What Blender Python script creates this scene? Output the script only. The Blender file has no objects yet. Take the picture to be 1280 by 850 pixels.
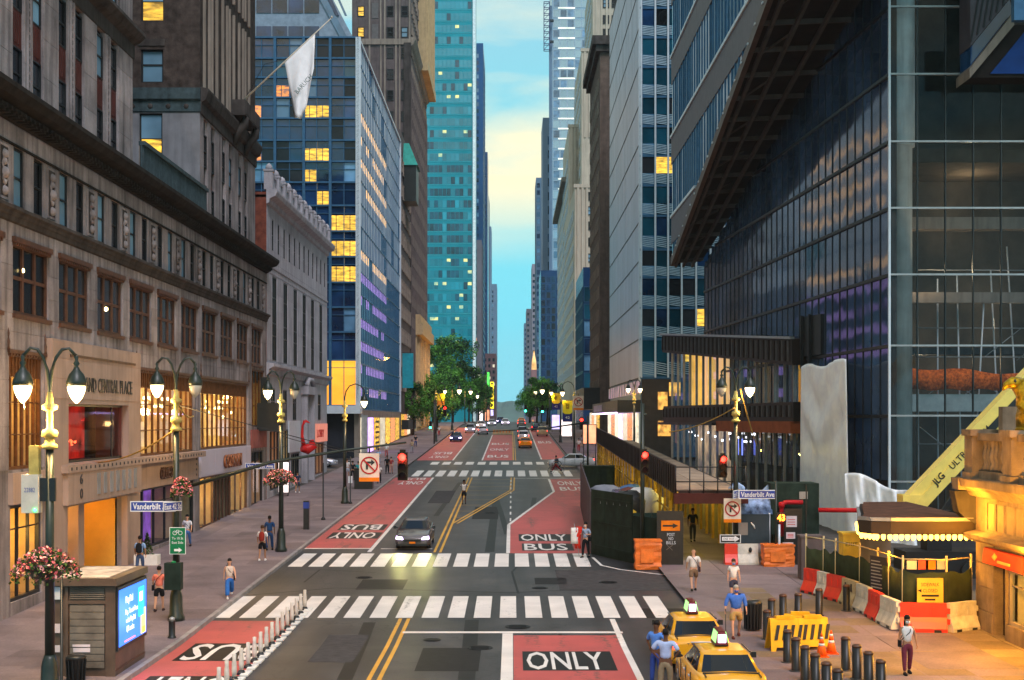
import bpy, bmesh, math, random
from mathutils import Vector, Matrix, Euler
random.seed(7)
S = bpy.context.scene
COL = S.collection
D2R = math.radians
# ------------------------------------------------------------ camera, sky, sun, exposure
F = 1707.0; CX = 640.0; HY = 523.0; CH = 7.5
cam_d = bpy.data.cameras.new('camera'); cam = bpy.data.objects.new('camera', cam_d); COL.objects.link(cam)
cam.location = (0, 0, CH); cam.rotation_euler = (math.pi/2, 0, 0)
cam_d.sensor_width = 36; cam_d.lens = 36*F/1280; cam_d.shift_y = (HY-425)/1280
cam_d.clip_start = 0.5; cam_d.clip_end = 12000
S.camera = cam
S.view_settings.view_transform = 'Standard'; S.view_settings.look = 'None'
S.view_settings.gamma = 1; S.view_settings.exposure = 0.68
S.view_settings.use_curve_mapping = False
SUN_EL, SUN_ROT = D2R(50), D2R(158)
w = bpy.data.worlds.new('World'); S.world = w; w.use_nodes = True
nt = w.node_tree; nt.nodes.clear()
def N(nt, t, **k):
    n = nt.nodes.new(t)
    for a, b in k.items():
        if a.startswith('i_'): n.inputs[a[2:].replace('_', ' ')].default_value = b
        else: setattr(n, a, b)
    return n
def ramp(nt, stops, fac=None):
    r = nt.nodes.new('ShaderNodeValToRGB'); e = r.color_ramp.elements
    while len(e) > 1: e.remove(e[-1])
    e[0].position = stops[0][0]; e[0].color = (*stops[0][1], 1)
    for p, c in stops[1:]:
        q = e.new(p); q.color = (*c, 1)
    if fac: nt.links.new(fac, r.inputs[0])
    return r
def mixc(nt, fac, a, b, mode='MIX'):
    m = nt.nodes.new('ShaderNodeMix'); m.data_type = 'RGBA'; m.blend_type = mode
    for s, v in ((m.inputs[0], fac), (m.inputs[6], a), (m.inputs[7], b)):
        if hasattr(v, 'links'): nt.links.new(v, s)
        elif isinstance(v, (int, float)): s.default_value = v
        else: s.default_value = (*v, 1)
    return m.outputs[2]
tc = N(nt, 'ShaderNodeTexCoord'); sep = N(nt, 'ShaderNodeSeparateXYZ')
nt.links.new(tc.outputs['Generated'], sep.inputs[0])
sky = N(nt, 'ShaderNodeTexSky'); sky.sky_type = 'NISHITA'; sky.sun_disc = False
sky.sun_elevation = SUN_EL; sky.sun_rotation = SUN_ROT
skc = mixc(nt, 1.0, sky.outputs[0], (0.06, 0.085, 0.09), 'MULTIPLY')
grad = ramp(nt, [(0.0, (0.22, 0.76, 0.95)), (0.07, (0.15, 0.74, 0.92)), (0.16, (0.20, 0.72, 0.80)), (0.3, (0.3, 0.62, 0.74)), (1.0, (0.28, 0.46, 0.75))], sep.outputs[2])
base = mixc(nt, 0.86, skc, grad.outputs[0])
mp = N(nt, 'ShaderNodeMapping'); mp.inputs['Scale'].default_value = (2.2, 2.2, 9.0); mp.inputs['Location'].default_value = (0.3, 0.4, -0.12)
nt.links.new(tc.outputs['Generated'], mp.inputs[0])
cn = N(nt, 'ShaderNodeTexNoise', i_Scale=1.6, i_Detail=5.0, i_Roughness=0.5, i_Distortion=0.25); nt.links.new(mp.outputs[0], cn.inputs[0])
cr = ramp(nt, [(0.40, (0, 0, 0)), (0.62, (1, 1, 1))], cn.outputs[0])
hz = ramp(nt, [(0.11, (0.0, 0, 0)), (0.17, (1, 1, 1))], sep.outputs[2])
cf = mixc(nt, 1.0, cr.outputs[0], hz.outputs[0], 'MULTIPLY')
skyc = mixc(nt, cf, base, (0.98, 0.88, 0.58))
bg = N(nt, 'ShaderNodeBackground', i_Strength=.78)
nt.links.new(skyc, bg.inputs[0])
wo = N(nt, 'ShaderNodeOutputWorld'); nt.links.new(bg.outputs[0], wo.inputs[0])
sd = bpy.data.lights.new('sun', 'SUN'); sd.energy = 1.4; sd.angle = D2R(22); sd.color = (0.97, 0.92, 1.0)
so = bpy.data.objects.new('sun', sd); COL.objects.link(so)
so.rotation_euler = Euler((math.pi/2 - SUN_EL, 0, D2R(22)))   # from behind the camera, high, very soft

# ------------------------------------------------------------ road profile
def gz0(Y):
    z = 0.0234*max(0, min(Y, 285)-45)
    if Y > 285:
        t = min(Y, 335)-285; z += 0.0234*t - 0.000234*t*t
    if Y > 520: z -= (min(Y, 4000)-520)*0.012
    return z
def gz(Y):
    a = math.floor(Y/5)*5; t = (Y-a)/5
    return gz0(a)*(1-t)+gz0(a+5)*t
def P(x, y, Y): return Vector(((x-CX)*Y/F, Y, CH-(y-HY)*Y/F))
def PX(x, Y): return (x-CX)*Y/F
def PZ(y, Y): return CH-(y-HY)*Y/F
def GP(x, y, add=0.0):
    lo, hi = 20.0, 320.0
    for _ in range(50):
        m = (lo+hi)/2
        if (CH-gz(m)-add)*F/m + HY > y: lo = m
        else: hi = m
    return Vector((PX(x, lo), lo, gz(lo)+add))
KERB = 0.14

# ------------------------------------------------------------ mesh builder
class MB:
    def __init__(s): s.v = []; s.f = []; s.m = []; s.sm = []
    def face(s, pts, m=0, sm=False):
        b = len(s.v); s.v += [tuple(p) for p in pts]; s.f.append(tuple(range(b, b+len(pts)))); s.m.append(m); s.sm.append(sm)
    def grid(s, rows, m=0, closed=False, sm=True, caps=False):
        b = len(s.v); n = len(rows[0])
        for r in rows: s.v += [tuple(p) for p in r]
        for i in range(len(rows)-1):
            for j in range(n if closed else n-1):
                k = (j+1) % n
                s.f.append((b+i*n+j, b+i*n+k, b+(i+1)*n+k, b+(i+1)*n+j)); s.m.append(m); s.sm.append(sm)
        if caps:
            s.f.append(tuple(b+j for j in reversed(range(n)))); s.m.append(m); s.sm.append(False)
            e = b+(len(rows)-1)*n
            s.f.append(tuple(e+j for j in range(n))); s.m.append(m); s.sm.append(False)
        return s
    def box(s, x0, x1, y0, y1, z0, z1, m=0):
        if x0 > x1: x0, x1 = x1, x0
        if y0 > y1: y0, y1 = y1, y0
        if z0 > z1: z0, z1 = z1, z0
        b = len(s.v)
        s.v += [(x0,y0,z0),(x1,y0,z0),(x1,y1,z0),(x0,y1,z0),(x0,y0,z1),(x1,y0,z1),(x1,y1,z1),(x0,y1,z1)]
        for q in ((0,3,2,1),(4,5,6,7),(0,1,5,4),(1,2,6,5),(2,3,7,6),(3,0,4,7)):
            s.f.append(tuple(b+i for i in q)); s.m.append(m); s.sm.append(False)
        return s
    def bar(s, a, b_, wx, wz=None, m=0, up=(0,0,1)):
        a = Vector(a); b_ = Vector(b_); wz = wz or wx; d = (b_-a).normalized(); u = Vector(up)
        if abs(d.dot(u)) > .99: u = Vector((0,1,0))
        r = d.cross(u).normalized()*wx/2; t = r.cross(d).normalized()*wz/2
        s.grid([[a-r-t, a+r-t, a+r+t, a-r+t], [b_-r-t, b_+r-t, b_+r+t, b_-r+t]], m, True, False, True)
        return s
    def tube(s, pts, r, n=8, m=0, caps=True, sm=True):
        pts = [Vector(p) for p in pts]; rr = r if isinstance(r, (list, tuple)) else [r]*len(pts); rows = []
        for i, p in enumerate(pts):
            d = (pts[min(i+1, len(pts)-1)]-pts[max(i-1, 0)]).normalized()
            u = Vector((0,0,1)) if abs(d.z) < .95 else Vector((0,1,0))
            a = d.cross(u).normalized(); b = a.cross(d).normalized()
            rows.append([p+(a*math.cos(2*math.pi*k/n)+b*math.sin(2*math.pi*k/n))*rr[i] for k in range(n)])
        s.grid(rows, m, True, sm, caps); return s
    def lathe(s, prof, c=(0,0,0), n=12, m=0, sm=True, caps=True, ang=0):
        rows = [[(c[0]+r*math.cos(ang+2*math.pi*k/n), c[1]+r*math.sin(ang+2*math.pi*k/n), c[2]+z) for k in range(n)] for r, z in prof]
        s.grid(rows, m, True, sm, caps); return s
    def prism(s, poly, h0, h1, fn, m=0):
        """poly of (a,b); fn(a,b,h)->xyz"""
        A = [fn(a, b, h0) for a, b in poly]; B = [fn(a, b, h1) for a, b in poly]
        s.grid([A, B], m, True, False, True); return s
    def add(s, o, M=None, mo=0):
        b = len(s.v)
        s.v += [tuple(M @ Vector(p)) for p in o.v] if M else o.v
        s.f += [tuple(b+i for i in q) for q in o.f]; s.m += [i+mo for i in o.m]; s.sm += o.sm
        return s
    def mesh(s, name, mats, origin=(0,0,0), fix=True):
        me = bpy.data.meshes.new(name)
        o = origin
        me.from_pydata([(p[0]-o[0], p[1]-o[1], p[2]-o[2]) for p in s.v], [], s.f)
        me.polygons.foreach_set('material_index', s.m); me.polygons.foreach_set('use_smooth', s.sm)
        for mm in (mats if isinstance(mats, (list, tuple)) else [mats]): me.materials.append(mm)
        if fix and len(s.f) < 20000:
            bm = bmesh.new(); bm.from_mesh(me)
            bmesh.ops.recalc_face_normals(bm, faces=bm.faces); bm.to_mesh(me); bm.free()
        me.update(); return me
    def base(s):
        xs = [p[0] for p in s.v]; ys = [p[1] for p in s.v]; zs = [p[2] for p in s.v]
        return Vector(((min(xs)+max(xs))/2, (min(ys)+max(ys))/2, min(zs)))
def wloc(o):
    v = Vector((0,0,0))
    while o: v += o.location; o = o.parent
    return v
def link(name, me, parent=None, loc=(0,0,0), rot=None):
    o = bpy.data.objects.new(name, me); COL.objects.link(o); o.parent = parent; o.location = loc
    if rot is not None: o.rotation_euler = rot if hasattr(rot, '__len__') else (0,0,rot)
    return o
def tag(o, label=None, cat=None, group=None, kind=None):
    if label: o['label'] = label
    if cat: o['category'] = cat
    if group: o['group'] = group
    if kind: o['kind'] = kind
    return o
def wobj(name, mb, mats, parent=None, fix=True):
    """mesh given in world coordinates; origin put at its base"""
    b = mb.base(); me = mb.mesh(name, mats, b, fix)
    return link(name, me, parent, b-(wloc(parent) if parent else Vector((0,0,0))))
def lobj(name, mb, mats, parent=None, loc=(0,0,0), rot=None):
    return link(name, mb.mesh(name, mats), parent, loc, rot)
def thing(name, label, cat, loc, group=None, rot=0):
    o = bpy.data.objects.new(name, None); COL.objects.link(o); o.location = loc; o.rotation_euler = (0,0,rot)
    o.empty_display_size = .3
    return tag(o, label, cat, group)
def struct(name, mb, mats, parent=None, fix=True):
    o = wobj(name, mb, mats, parent, fix)
    if parent is None: o['kind'] = 'structure'
    return o
def kids(o): return [c for c in bpy.data.objects if c.parent == o]
def make_copy(root, loc, rot=None, label=None, group=None, parent=None):
    # children lists cached for speed
    def rec(o, par):
        c = o.copy(); COL.objects.link(c); c.parent = par
        for ch in CH_CACHE.setdefault(o.name, kids(o)): rec(ch, c)
        return c
    c = rec(root, parent); c.location = loc
    if rot is not None: c.rotation_euler = (0,0,rot)
    if label: c['label'] = label
    if group: c['group'] = group
    return c
CH_CACHE = {}

# ------------------------------------------------------------ materials
MT = {}
def newmat(name):
    m = bpy.data.materials.new(name); m.use_nodes = True; MT[name] = m
    return m, m.node_tree, m.node_tree.nodes['Principled BSDF']
def mat(name, col, rough=.75, metal=0., var=.25, scale=1.2, bump=.0, streak=0., jit=0., spec=.12, bscale=None, fine=0.):
    """noise-varied paint, stone or metal; streak = dark vertical weathering runs; jit = difference from object to object"""
    m, t, b = newmat(name)
    geo = N(t, 'ShaderNodeNewGeometry')
    n1 = N(t, 'ShaderNodeTexNoise', i_Scale=scale, i_Detail=6.0, i_Roughness=.6); t.links.new(geo.outputs['Position'], n1.inputs[0])
    dark = tuple(c*(1-var) for c in col); lite = tuple(min(1, c*(1+var*.7)) for c in col)
    r = ramp(t, [(.3, dark), (.7, lite)], n1.outputs[0]); c = r.outputs[0]
    if streak:
        mp = N(t, 'ShaderNodeMapping'); mp.inputs['Scale'].default_value = (1.4, 1.4, .12); t.links.new(geo.outputs['Position'], mp.inputs[0])
        n2 = N(t, 'ShaderNodeTexNoise', i_Scale=1.8, i_Detail=4.0); t.links.new(mp.outputs[0], n2.inputs[0])
        r2 = ramp(t, [(.45, (1,1,1)), (.72, (1-streak,)*3)], n2.outputs[0])
        c = mixc(t, 1.0, c, r2.outputs[0], 'MULTIPLY')
    if fine:
        n3 = N(t, 'ShaderNodeTexNoise', i_Scale=scale*25, i_Detail=2.0); t.links.new(geo.outputs['Position'], n3.inputs[0])
        r3 = ramp(t, [(.3, (1-fine,)*3), (.7, (1+fine,)*3)], n3.outputs[0])
        c = mixc(t, 1.0, c, r3.outputs[0], 'MULTIPLY')
    if jit:
        oi = N(t, 'ShaderNodeObjectInfo')
        r4 = ramp(t, [(0, (1-jit,)*3), (1, (1+jit*.6,)*3)], oi.outputs['Random'])
        c = mixc(t, 1.0, c, r4.outputs[0], 'MULTIPLY')
    t.links.new(c, b.inputs['Base Color'])
    b.inputs['Roughness'].default_value = rough; b.inputs['Metallic'].default_value = metal
    b.inputs['Specular IOR Level'].default_value = spec
    if bump:
        nb = N(t, 'ShaderNodeTexNoise', i_Scale=bscale or scale*12, i_Detail=4.0); t.links.new(geo.outputs['Position'], nb.inputs[0])
        bp = N(t, 'ShaderNodeBump', i_Strength=bump, i_Distance=.03); t.links.new(nb.outputs[0], bp.inputs['Height']); t.links.new(bp.outputs[0], b.inputs['Normal'])
    return m
def glassy(name, col, rough=.06, var=.35, jit=.5, spec=.7, coat=.0, scale=.35, metal=0.):
    """opaque reflective window glass, each pane a little different"""
    m, t, b = newmat(name)
    geo = N(t, 'ShaderNodeNewGeometry'); oi = N(t, 'ShaderNodeObjectInfo')
    n1 = N(t, 'ShaderNodeTexNoise', i_Scale=scale, i_Detail=3.0); t.links.new(geo.outputs['Position'], n1.inputs[0])
    r = ramp(t, [(.3, tuple(c*(1-var) for c in col)), (.7, tuple(min(1, c*(1+var)) for c in col))], n1.outputs[0])
    r4 = ramp(t, [(0, (1-jit,)*3), (1, (1+jit*.6,)*3)], oi.outputs['Random'])
    c = mixc(t, 1.0, r.outputs[0], r4.outputs[0], 'MULTIPLY')
    t.links.new(c, b.inputs['Base Color']); b.inputs['Roughness'].default_value = rough
    b.inputs['Specular IOR Level'].default_value = spec; b.inputs['Metallic'].default_value = metal
    nb = N(t, 'ShaderNodeTexNoise', i_Scale=.5, i_Detail=1.0); t.links.new(geo.outputs['Position'], nb.inputs[0])
    bp = N(t, 'ShaderNodeBump', i_Strength=.12, i_Distance=.12); t.links.new(nb.outputs[0], bp.inputs['Height']); t.links.new(bp.outputs[0], b.inputs['Normal'])
    return m
def clear(name, tint=(.75,.85,.9), refl=.2):
    m, t, b = newmat(name); t.nodes.remove(b)
    tr = N(t, 'ShaderNodeBsdfTransparent'); tr.inputs[0].default_value = (*tint, 1)
    gl = N(t, 'ShaderNodeBsdfGlossy', i_Roughness=.03); gl.inputs[0].default_value = (.8,.88,1,1)
    fr = N(t, 'ShaderNodeFresnel', i_IOR=1.5)
    ma = N(t, 'ShaderNodeMath', operation='MULTIPLY_ADD'); ma.inputs[1].default_value = refl*2.0; ma.inputs[2].default_value = .0
    t.links.new(fr.outputs[0], ma.inputs[0]); mx = N(t, 'ShaderNodeMixShader')
    t.links.new(ma.outputs[0], mx.inputs[0]); t.links.new(tr.outputs[0], mx.inputs[1]); t.links.new(gl.outputs[0], mx.inputs[2])
    t.links.new(mx.outputs[0], t.nodes['Material Output'].inputs[0]); return m
def emit(name, col, st, noise=0., scale=2.0, jit=0., streaky=None, col2=None):
    m, t, b = newmat(name)
    b.inputs['Base Color'].default_value = (*[c*.3 for c in col], 1); b.inputs['Roughness'].default_value = .4
    b.inputs['Emission Strength'].default_value = st
    if noise:
        geo = N(t, 'ShaderNodeNewGeometry'); v = geo.outputs['Position']
        if streaky:
            mp = N(t, 'ShaderNodeMapping'); mp.inputs['Scale'].default_value = streaky; t.links.new(v, mp.inputs[0]); v = mp.outputs[0]
        n1 = N(t, 'ShaderNodeTexNoise', i_Scale=scale, i_Detail=4.0, i_Roughness=.65); t.links.new(v, n1.inputs[0])
        c2 = col2 or tuple(c*(1-noise) for c in col)
        r = ramp(t, [(.36, c2), (.62, col)], n1.outputs[0]); c = r.outputs[0]
    else:
        c = None; b.inputs['Emission Color'].default_value = (*col, 1)
    if jit:
        oi = N(t, 'ShaderNodeObjectInfo'); r4 = ramp(t, [(0, (1-jit,)*3), (1, (1,)*3)], oi.outputs['Random'])
        c = mixc(t, 1.0, c if c else col, r4.outputs[0], 'MULTIPLY')
    if c: t.links.new(c, b.inputs['Emission Color'])
    m.cycles.emission_sampling = 'AUTO'
    return m
stone = mat('limestone', (.29,.25,.255), .85, var=.42, scale=.5, streak=.6, bump=.25, jit=.16, fine=.08)
stone_d = mat('dark_stone', (.065,.055,.052), .85, var=.4, scale=.8, streak=.45, bump=.3)
stone_l = mat('pale_stone', (.40,.38,.42), .85, var=.18, scale=.5, streak=.3, bump=.2, jit=.08, fine=.08)
pinkst = mat('pink_stone', (.40,.28,.22), .8, var=.12, scale=.8, streak=.2, bump=.15, jit=.1)
cornice_m = mat('near_black_cornice', (.025,.021,.019), .9, var=.5, scale=1.5, streak=.3, bump=.4)  # one near-black tone for cornice, frieze moulding and dentils
brick_d = mat('dark_brick', (.06,.045,.04), .9, var=.5, scale=2.2, streak=.3, bump=.6, bscale=14)
brick_r = mat('red_brick', (.20,.06,.04), .9, var=.4, scale=2.5, bump=.5)
brick_b = mat('brown_brick', (.125,.10,.10), .9, var=.25, scale=.7, streak=.25, bump=.3)
brick_pale = mat('buff_brick', (.50,.43,.35), .9, var=.14, scale=.25, streak=.2)
tan_m = mat('tan_stone', (.26,.215,.18), .85, var=.2, scale=.6, streak=.3)
verdi = mat('verdigris_metal', (.05,.075,.085), .6, var=.35, scale=3, streak=.4)
brownm = mat('bronze_brown_frame', (.085,.030,.012), .5, var=.5, scale=3, spec=.5)
darkm = mat('dark_metal', (.012,.013,.015), .5, var=.3, scale=3, spec=.35)
blackm = mat('black_paint', (.012,.013,.013), .4, var=.4, scale=4, spec=.5)
greenm = mat('dark_green_paint', (.018,.032,.024), .6, var=.4, scale=2.2, streak=.3, jit=.25)
steel = mat('blue_grey_metal', (.045,.12,.22), .35, .2, var=.2, scale=2)
steel_w = mat('pale_metal', (.55,.60,.66), .35, .2, var=.1, scale=2)
alu = mat('grey_aluminium', (.35,.36,.37), .4, .5, var=.2, scale=2)
whitep = mat('white_paint', (.72,.70,.66), .6, var=.1, scale=3)
asphalt = None
g_dark = glassy('dark_window_glass', (.018,.020,.026), .12, jit=.6, spec=.3)
g_black = glassy('black_window_glass', (.006,.006,.009), .2, jit=.6, spec=.15)
g_blue = glassy('blue_glass', (.008,.035,.10), jit=.6, spec=.8, var=.6)
g_blue2 = glassy('pale_blue_glass', (.10,.22,.36), jit=.5, spec=.9)
g_teal = glassy('teal_glass', (.008,.25,.33), jit=.35, spec=.8, scale=.04)
g_teal_d = glassy('dark_teal_glass', (.006,.06,.10), jit=.5, spec=.8)
g_blind = glassy('window_with_blue_blind', (.16,.30,.42), jit=.3, rough=.25)
g_store = clear('shop_window_glass', refl=.16)
lit_y = emit('yellow_lit_interior', (1.0,.56,.06), 1.3, .8, 1.3, jit=.4, streaky=(.6,.6,3.2), col2=(.10,.06,.02))
lit_o = emit('orange_lit_interior', (1.0,.33,.05), 1.2, .5, 1.3, jit=.3, streaky=(.8,.8,3.5), col2=(.05,.06,.10))
lit_w = emit('white_lit_interior', (1.0,.86,.62), 1.0, .6, 1.4, jit=.5)
lit_g = emit('soft_gold_interior', (1,.48,.09), 1.25, .8, 1.3, jit=.3, streaky=(1,1.6,.8), col2=(.16,.07,.02))
# ============================================================ GROUND
def asphalt_mat():
    m, t, b = newmat('asphalt')
    geo = N(t, 'ShaderNodeNewGeometry'); pos = geo.outputs['Position']
    n1 = N(t, 'ShaderNodeTexNoise', i_Scale=.35, i_Detail=6.0, i_Roughness=.6); t.links.new(pos, n1.inputs[0])
    r1 = ramp(t, [(.3, (.020,.020,.024)), (.5, (.036,.035,.040)), (.72, (.068,.063,.064))], n1.outputs[0])
    n2 = N(t, 'ShaderNodeTexNoise', i_Scale=60.0, i_Detail=2.0); t.links.new(pos, n2.inputs[0])
    r2 = ramp(t, [(.3, (.7,)*3), (.7, (1.3,)*3)], n2.outputs[0])
    c = mixc(t, 1.0, r1.outputs[0], r2.outputs[0], 'MULTIPLY')
    mp = N(t, 'ShaderNodeMapping'); mp.inputs['Scale'].default_value = (1.0, .035, 1); t.links.new(pos, mp.inputs[0])
    n3 = N(t, 'ShaderNodeTexNoise', i_Scale=.9, i_Detail=3.0); t.links.new(mp.outputs[0], n3.inputs[0])   # tyre tracks
    r3 = ramp(t, [(.35, (.65,)*3), (.5, (1,)*3), (.68, (1.25,)*3)], n3.outputs[0])
    c = mixc(t, 1.0, c, r3.outputs[0], 'MULTIPLY')
    v = N(t, 'ShaderNodeTexVoronoi', feature='DISTANCE_TO_EDGE', i_Scale=.16)
    nd = N(t, 'ShaderNodeTexNoise', i_Scale=.8, i_Detail=4.0); t.links.new(pos, nd.inputs[0])
    va = N(t, 'ShaderNodeVectorMath', operation='MULTIPLY_ADD'); va.inputs[1].default_value = (3,3,3)
    t.links.new(nd.outputs[1], va.inputs[0]); t.links.new(pos, va.inputs[2]); t.links.new(va.outputs[0], v.inputs[0])
    r4 = ramp(t, [(0, (.45,)*3), (.004, (.55,)*3), (.008, (1,)*3)], v.outputs[0])
    c = mixc(t, 1.0, c, r4.outputs[0], 'MULTIPLY')
    t.links.new(c, b.inputs['Base Color']); b.inputs['Roughness'].default_value = .5; b.inputs['Specular IOR Level'].default_value = .3
    bp = N(t, 'ShaderNodeBump', i_Strength=.35, i_Distance=.01); t.links.new(n2.outputs[0], bp.inputs['Height']); t.links.new(bp.outputs[0], b.inputs['Normal'])
    return m
def paint_mat(name, col, wear=.35, rough=.6, wcol=(.07,.065,.065)):
    m, t, b = newmat(name)
    geo = N(t, 'ShaderNodeNewGeometry'); pos = geo.outputs['Position']
    n1 = N(t, 'ShaderNodeTexNoise', i_Scale=5.0, i_Detail=8.0, i_Roughness=.75); t.links.new(pos, n1.inputs[0])
    mp = N(t, 'ShaderNodeMapping'); mp.inputs['Scale'].default_value = (1.3, .12, 1); t.links.new(pos, mp.inputs[0])
    n2 = N(t, 'ShaderNodeTexNoise', i_Scale=1.0, i_Detail=5.0); t.links.new(mp.outputs[0], n2.inputs[0])
    ad = N(t, 'ShaderNodeMath', operation='ADD'); t.links.new(n1.outputs[0], ad.inputs[0]); t.links.new(n2.outputs[0], ad.inputs[1])
    lo = .47+.32*wear
    r = ramp(t, [(max(0, (lo-.04)/1.0), (0,0,0)), (min(1, lo+.10), (1,1,1))], None)
    inv = N(t, 'ShaderNodeMath', operation='SUBTRACT'); inv.inputs[0].default_value = 1.75; t.links.new(ad.outputs[0], inv.inputs[1])
    t.links.new(inv.outputs[0], r.inputs[0])
    n3 = N(t, 'ShaderNodeTexNoise', i_Scale=.7, i_Detail=3.0); t.links.new(pos, n3.inputs[0])
    rr = ramp(t, [(.3, tuple(c*.78 for c in col)), (.7, col)], n3.outputs[0])
    c = mixc(t, r.outputs[0], wcol, rr.outputs[0])
    t.links.new(c, b.inputs['Base Color']); b.inputs['Roughness'].default_value = rough
    return m
asphalt = asphalt_mat()
tar = mat('tar_patch', (.010,.010,.012), .5, var=.4, scale=3)
p_white = paint_mat('white_road_paint', (.80,.74,.70), .0)
p_yel = paint_mat('yellow_road_paint', (.70,.36,.03), .12)
p_red = paint_mat('red_bus_lane_paint', (.50,.080,.074), .25, wcol=(.14,.06,.05))
conc = mat('pavement_concrete', (.20,.155,.16), .8, var=.22, scale=.6, bump=.15, jit=.2, fine=.12)
conc_l = mat('kerb_granite', (.30,.27,.26), .8, var=.25, scale=2, bump=.2, jit=.15, fine=.1)
conc_w = mat('plaza_concrete', (.21,.155,.10), .8, var=.25, scale=.5, bump=.2, jit=.18, fine=.12)
grout = mat('pavement_bed', (.09,.08,.075), .9, var=.3, scale=2)

ys = [-60, 0, 20]+list(range(25, 700, 5))+list(range(700, 4001, 100))+[5000, 7000]
mb = MB(); xs_ = [-600, -60, -12, 0, 12, 60, 600]
mb.grid([[(x*(1 if y < 2000 else 8), y, gz(y)) for x in xs_] for y in ys], 0, sm=False)
road = struct('road', mb, asphalt, fix=False)
def sheet(x0, x1, y0, y1, lift, mb=None, xf=None):
    """strip between two X values (or X functions of Y), split where the road bends"""
    mb = mb or MB(); Y = [y0]+[k*5 for k in range(int(y0//5)+1, int(math.ceil(y1/5)))]+[y1]
    f0 = x0 if callable(x0) else (lambda y: x0); f1 = x1 if callable(x1) else (lambda y: x1)
    mb.grid([[(f0(y), y, gz(y)+lift), (f1(y), y, gz(y)+lift)] for y in Y], 0, sm=False); return mb
def stripe(X0, Y0, X1, Y1, wd, lift, mb=None):
    if Y0 > Y1: X0, Y0, X1, Y1 = X1, Y1, X0, Y0
    if abs(Y1-Y0) < .01: return sheet(X0, X1, Y0-wd/2, Y0+wd/2, lift, mb)
    L = math.hypot(X1-X0, Y1-Y0); h = wd/2*L/abs(Y1-Y0) if abs(Y1-Y0) > .4*abs(X1-X0) else None
    if h is None:
        mb = mb or MB(); n = Vector((-(Y1-Y0), X1-X0, 0)).normalized()*wd/2
        m_ = max(1, int(L/1.5))
        rows = []
        for i in range(m_+1):
            t = i/m_; a = Vector((X0+(X1-X0)*t, Y0+(Y1-Y0)*t, 0))
            rows.append([(*(a+n).xy, gz((a+n).y)+lift), (*(a-n).xy, gz((a-n).y)+lift)])
        return mb.grid(rows, 0, sm=False)
    g = lambda y: X0+(X1-X0)*(y-Y0)/(Y1-Y0)
    return sheet(lambda y: g(y)-h, lambda y: g(y)+h, Y0, Y1, lift, mb)
def paint(name, mb, m): o = wobj(name, mb, m, road, fix=False); return o
L1, L2, L3 = .005, .010, .015
# red bus lanes
for a in ((-11.05, -7.5, 72, 128), (-11.05, -6.9, 158, 283), (-11.05, -7.9, 26, 49.8), (-3.4, .05, 158, 240), (3.5, 6.5, 160, 283), (0.05, 3.65, 26, 46.9)):
    paint('bus_lane_surface', sheet(*a, L1), p_red)
paint('bus_lane_surface', sheet(lambda y: -.15 if y < 84.4 else min(3.45, -.15+(y-84.4)*3.6/26.6), lambda y: 6.9, 70, 126, L1), p_red)
# tar repairs
mb = MB()
for (x0,y0,x1,y1,wd) in ((430.5,850,462,778,.45),(583,850,590,775,.5),(561,850,586,775,.0),(690,850,684,790,.0),(612,690,620,625,.5),(545,645,575,603,.35),(663,650,668,622,.35)):
    if wd: a = GP(x0,y0); b = GP(x1,y1); stripe(a.x,a.y,b.x,b.y,wd,.0025,mb)
paint('tar_repair', mb, tar)
for pts_, wd in (([(866,712),(872,722),(882,733),(905,744),(930,746)],.5),([(930,716),(950,728),(985,741)],.5),([(648,742),(640,715),(655,700)],.10),([(300,745),(420,735),(640,741),(760,735)],.12),([(380,728),(400,712),(470,716)],.10),([(700,790),(702,820),(690,850)],.12),([(620,622),(626,640),(634,668)],.35)):
    mb = MB()
    for a_, b_ in zip(pts_, pts_[1:]): a = GP(*a_); b = GP(*b_); stripe(a.x,a.y,b.x,b.y,wd,.004,mb)
    paint('tar_seam', mb, tar)
patchm = mat('newer_asphalt_patch', (.058,.055,.058), .8, var=.35, scale=3, fine=.2); patchd = mat('dark_asphalt_patch', (.015,.015,.017), .6, var=.35, scale=3, fine=.2)
for x0_, x1_, y0_, y1_, m_ in ((2.0,7.2,57.2,63.6,patchm),(-6.6,-4.6,57.5,60.5,patchd),(-2.9,-1.0,40.5,44.6,patchd),(-6.3,-4.9,42,47,patchm),(1.0,2.4,59,61,patchd),(-2.6,-.9,88,97,patchd),(-6.2,-4.6,100,112,patchm),(4.6,7.0,50.4,52.6,patchd)): paint('asphalt_patch', sheet(x0_, x1_, y0_, y1_, .0035), m_)
# lines
W = MB()
stripe(-7.38, 70.5, -7.38, 128, .2, L2, W); stripe(-11.0, 72, -7.3, 72, .3, L2+.003, W)
stripe(-6.85, 158, -6.85, 283, .18, L2, W); stripe(-3.45, 158, -3.45, 240, .18, L2, W); stripe(3.45, 160, 3.45, 283, .18, L2, W)
stripe(-.2, 70, -.2, 84.4, .2, L2, W); stripe(-.2, 84.4, 3.4, 111, .2, L2+.002, W); stripe(3.4, 111, 3.4, 126, .2, L2, W)
stripe(-3.8, 47.45, 3.85, 47.45, .34, L2+.002, W); stripe(-.15, 26, -.15, 47.25, .36, L2, W); stripe(3.7, 26, 3.68, 50.2, .2, L2-.002, W)
stripe(0.2, 127, 6.6, 127, .3, L2, W); stripe(-6.9, 71.9, -4.2, 71.9, .25, L2, W)
stripe(-7.85, 26, -7.85, 39, .12, L2-.001, W)
for k in range(9): stripe(-.1, 86.5+k*4.5, -.1, 88.6+k*4.5, .1, L2, W)
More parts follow.
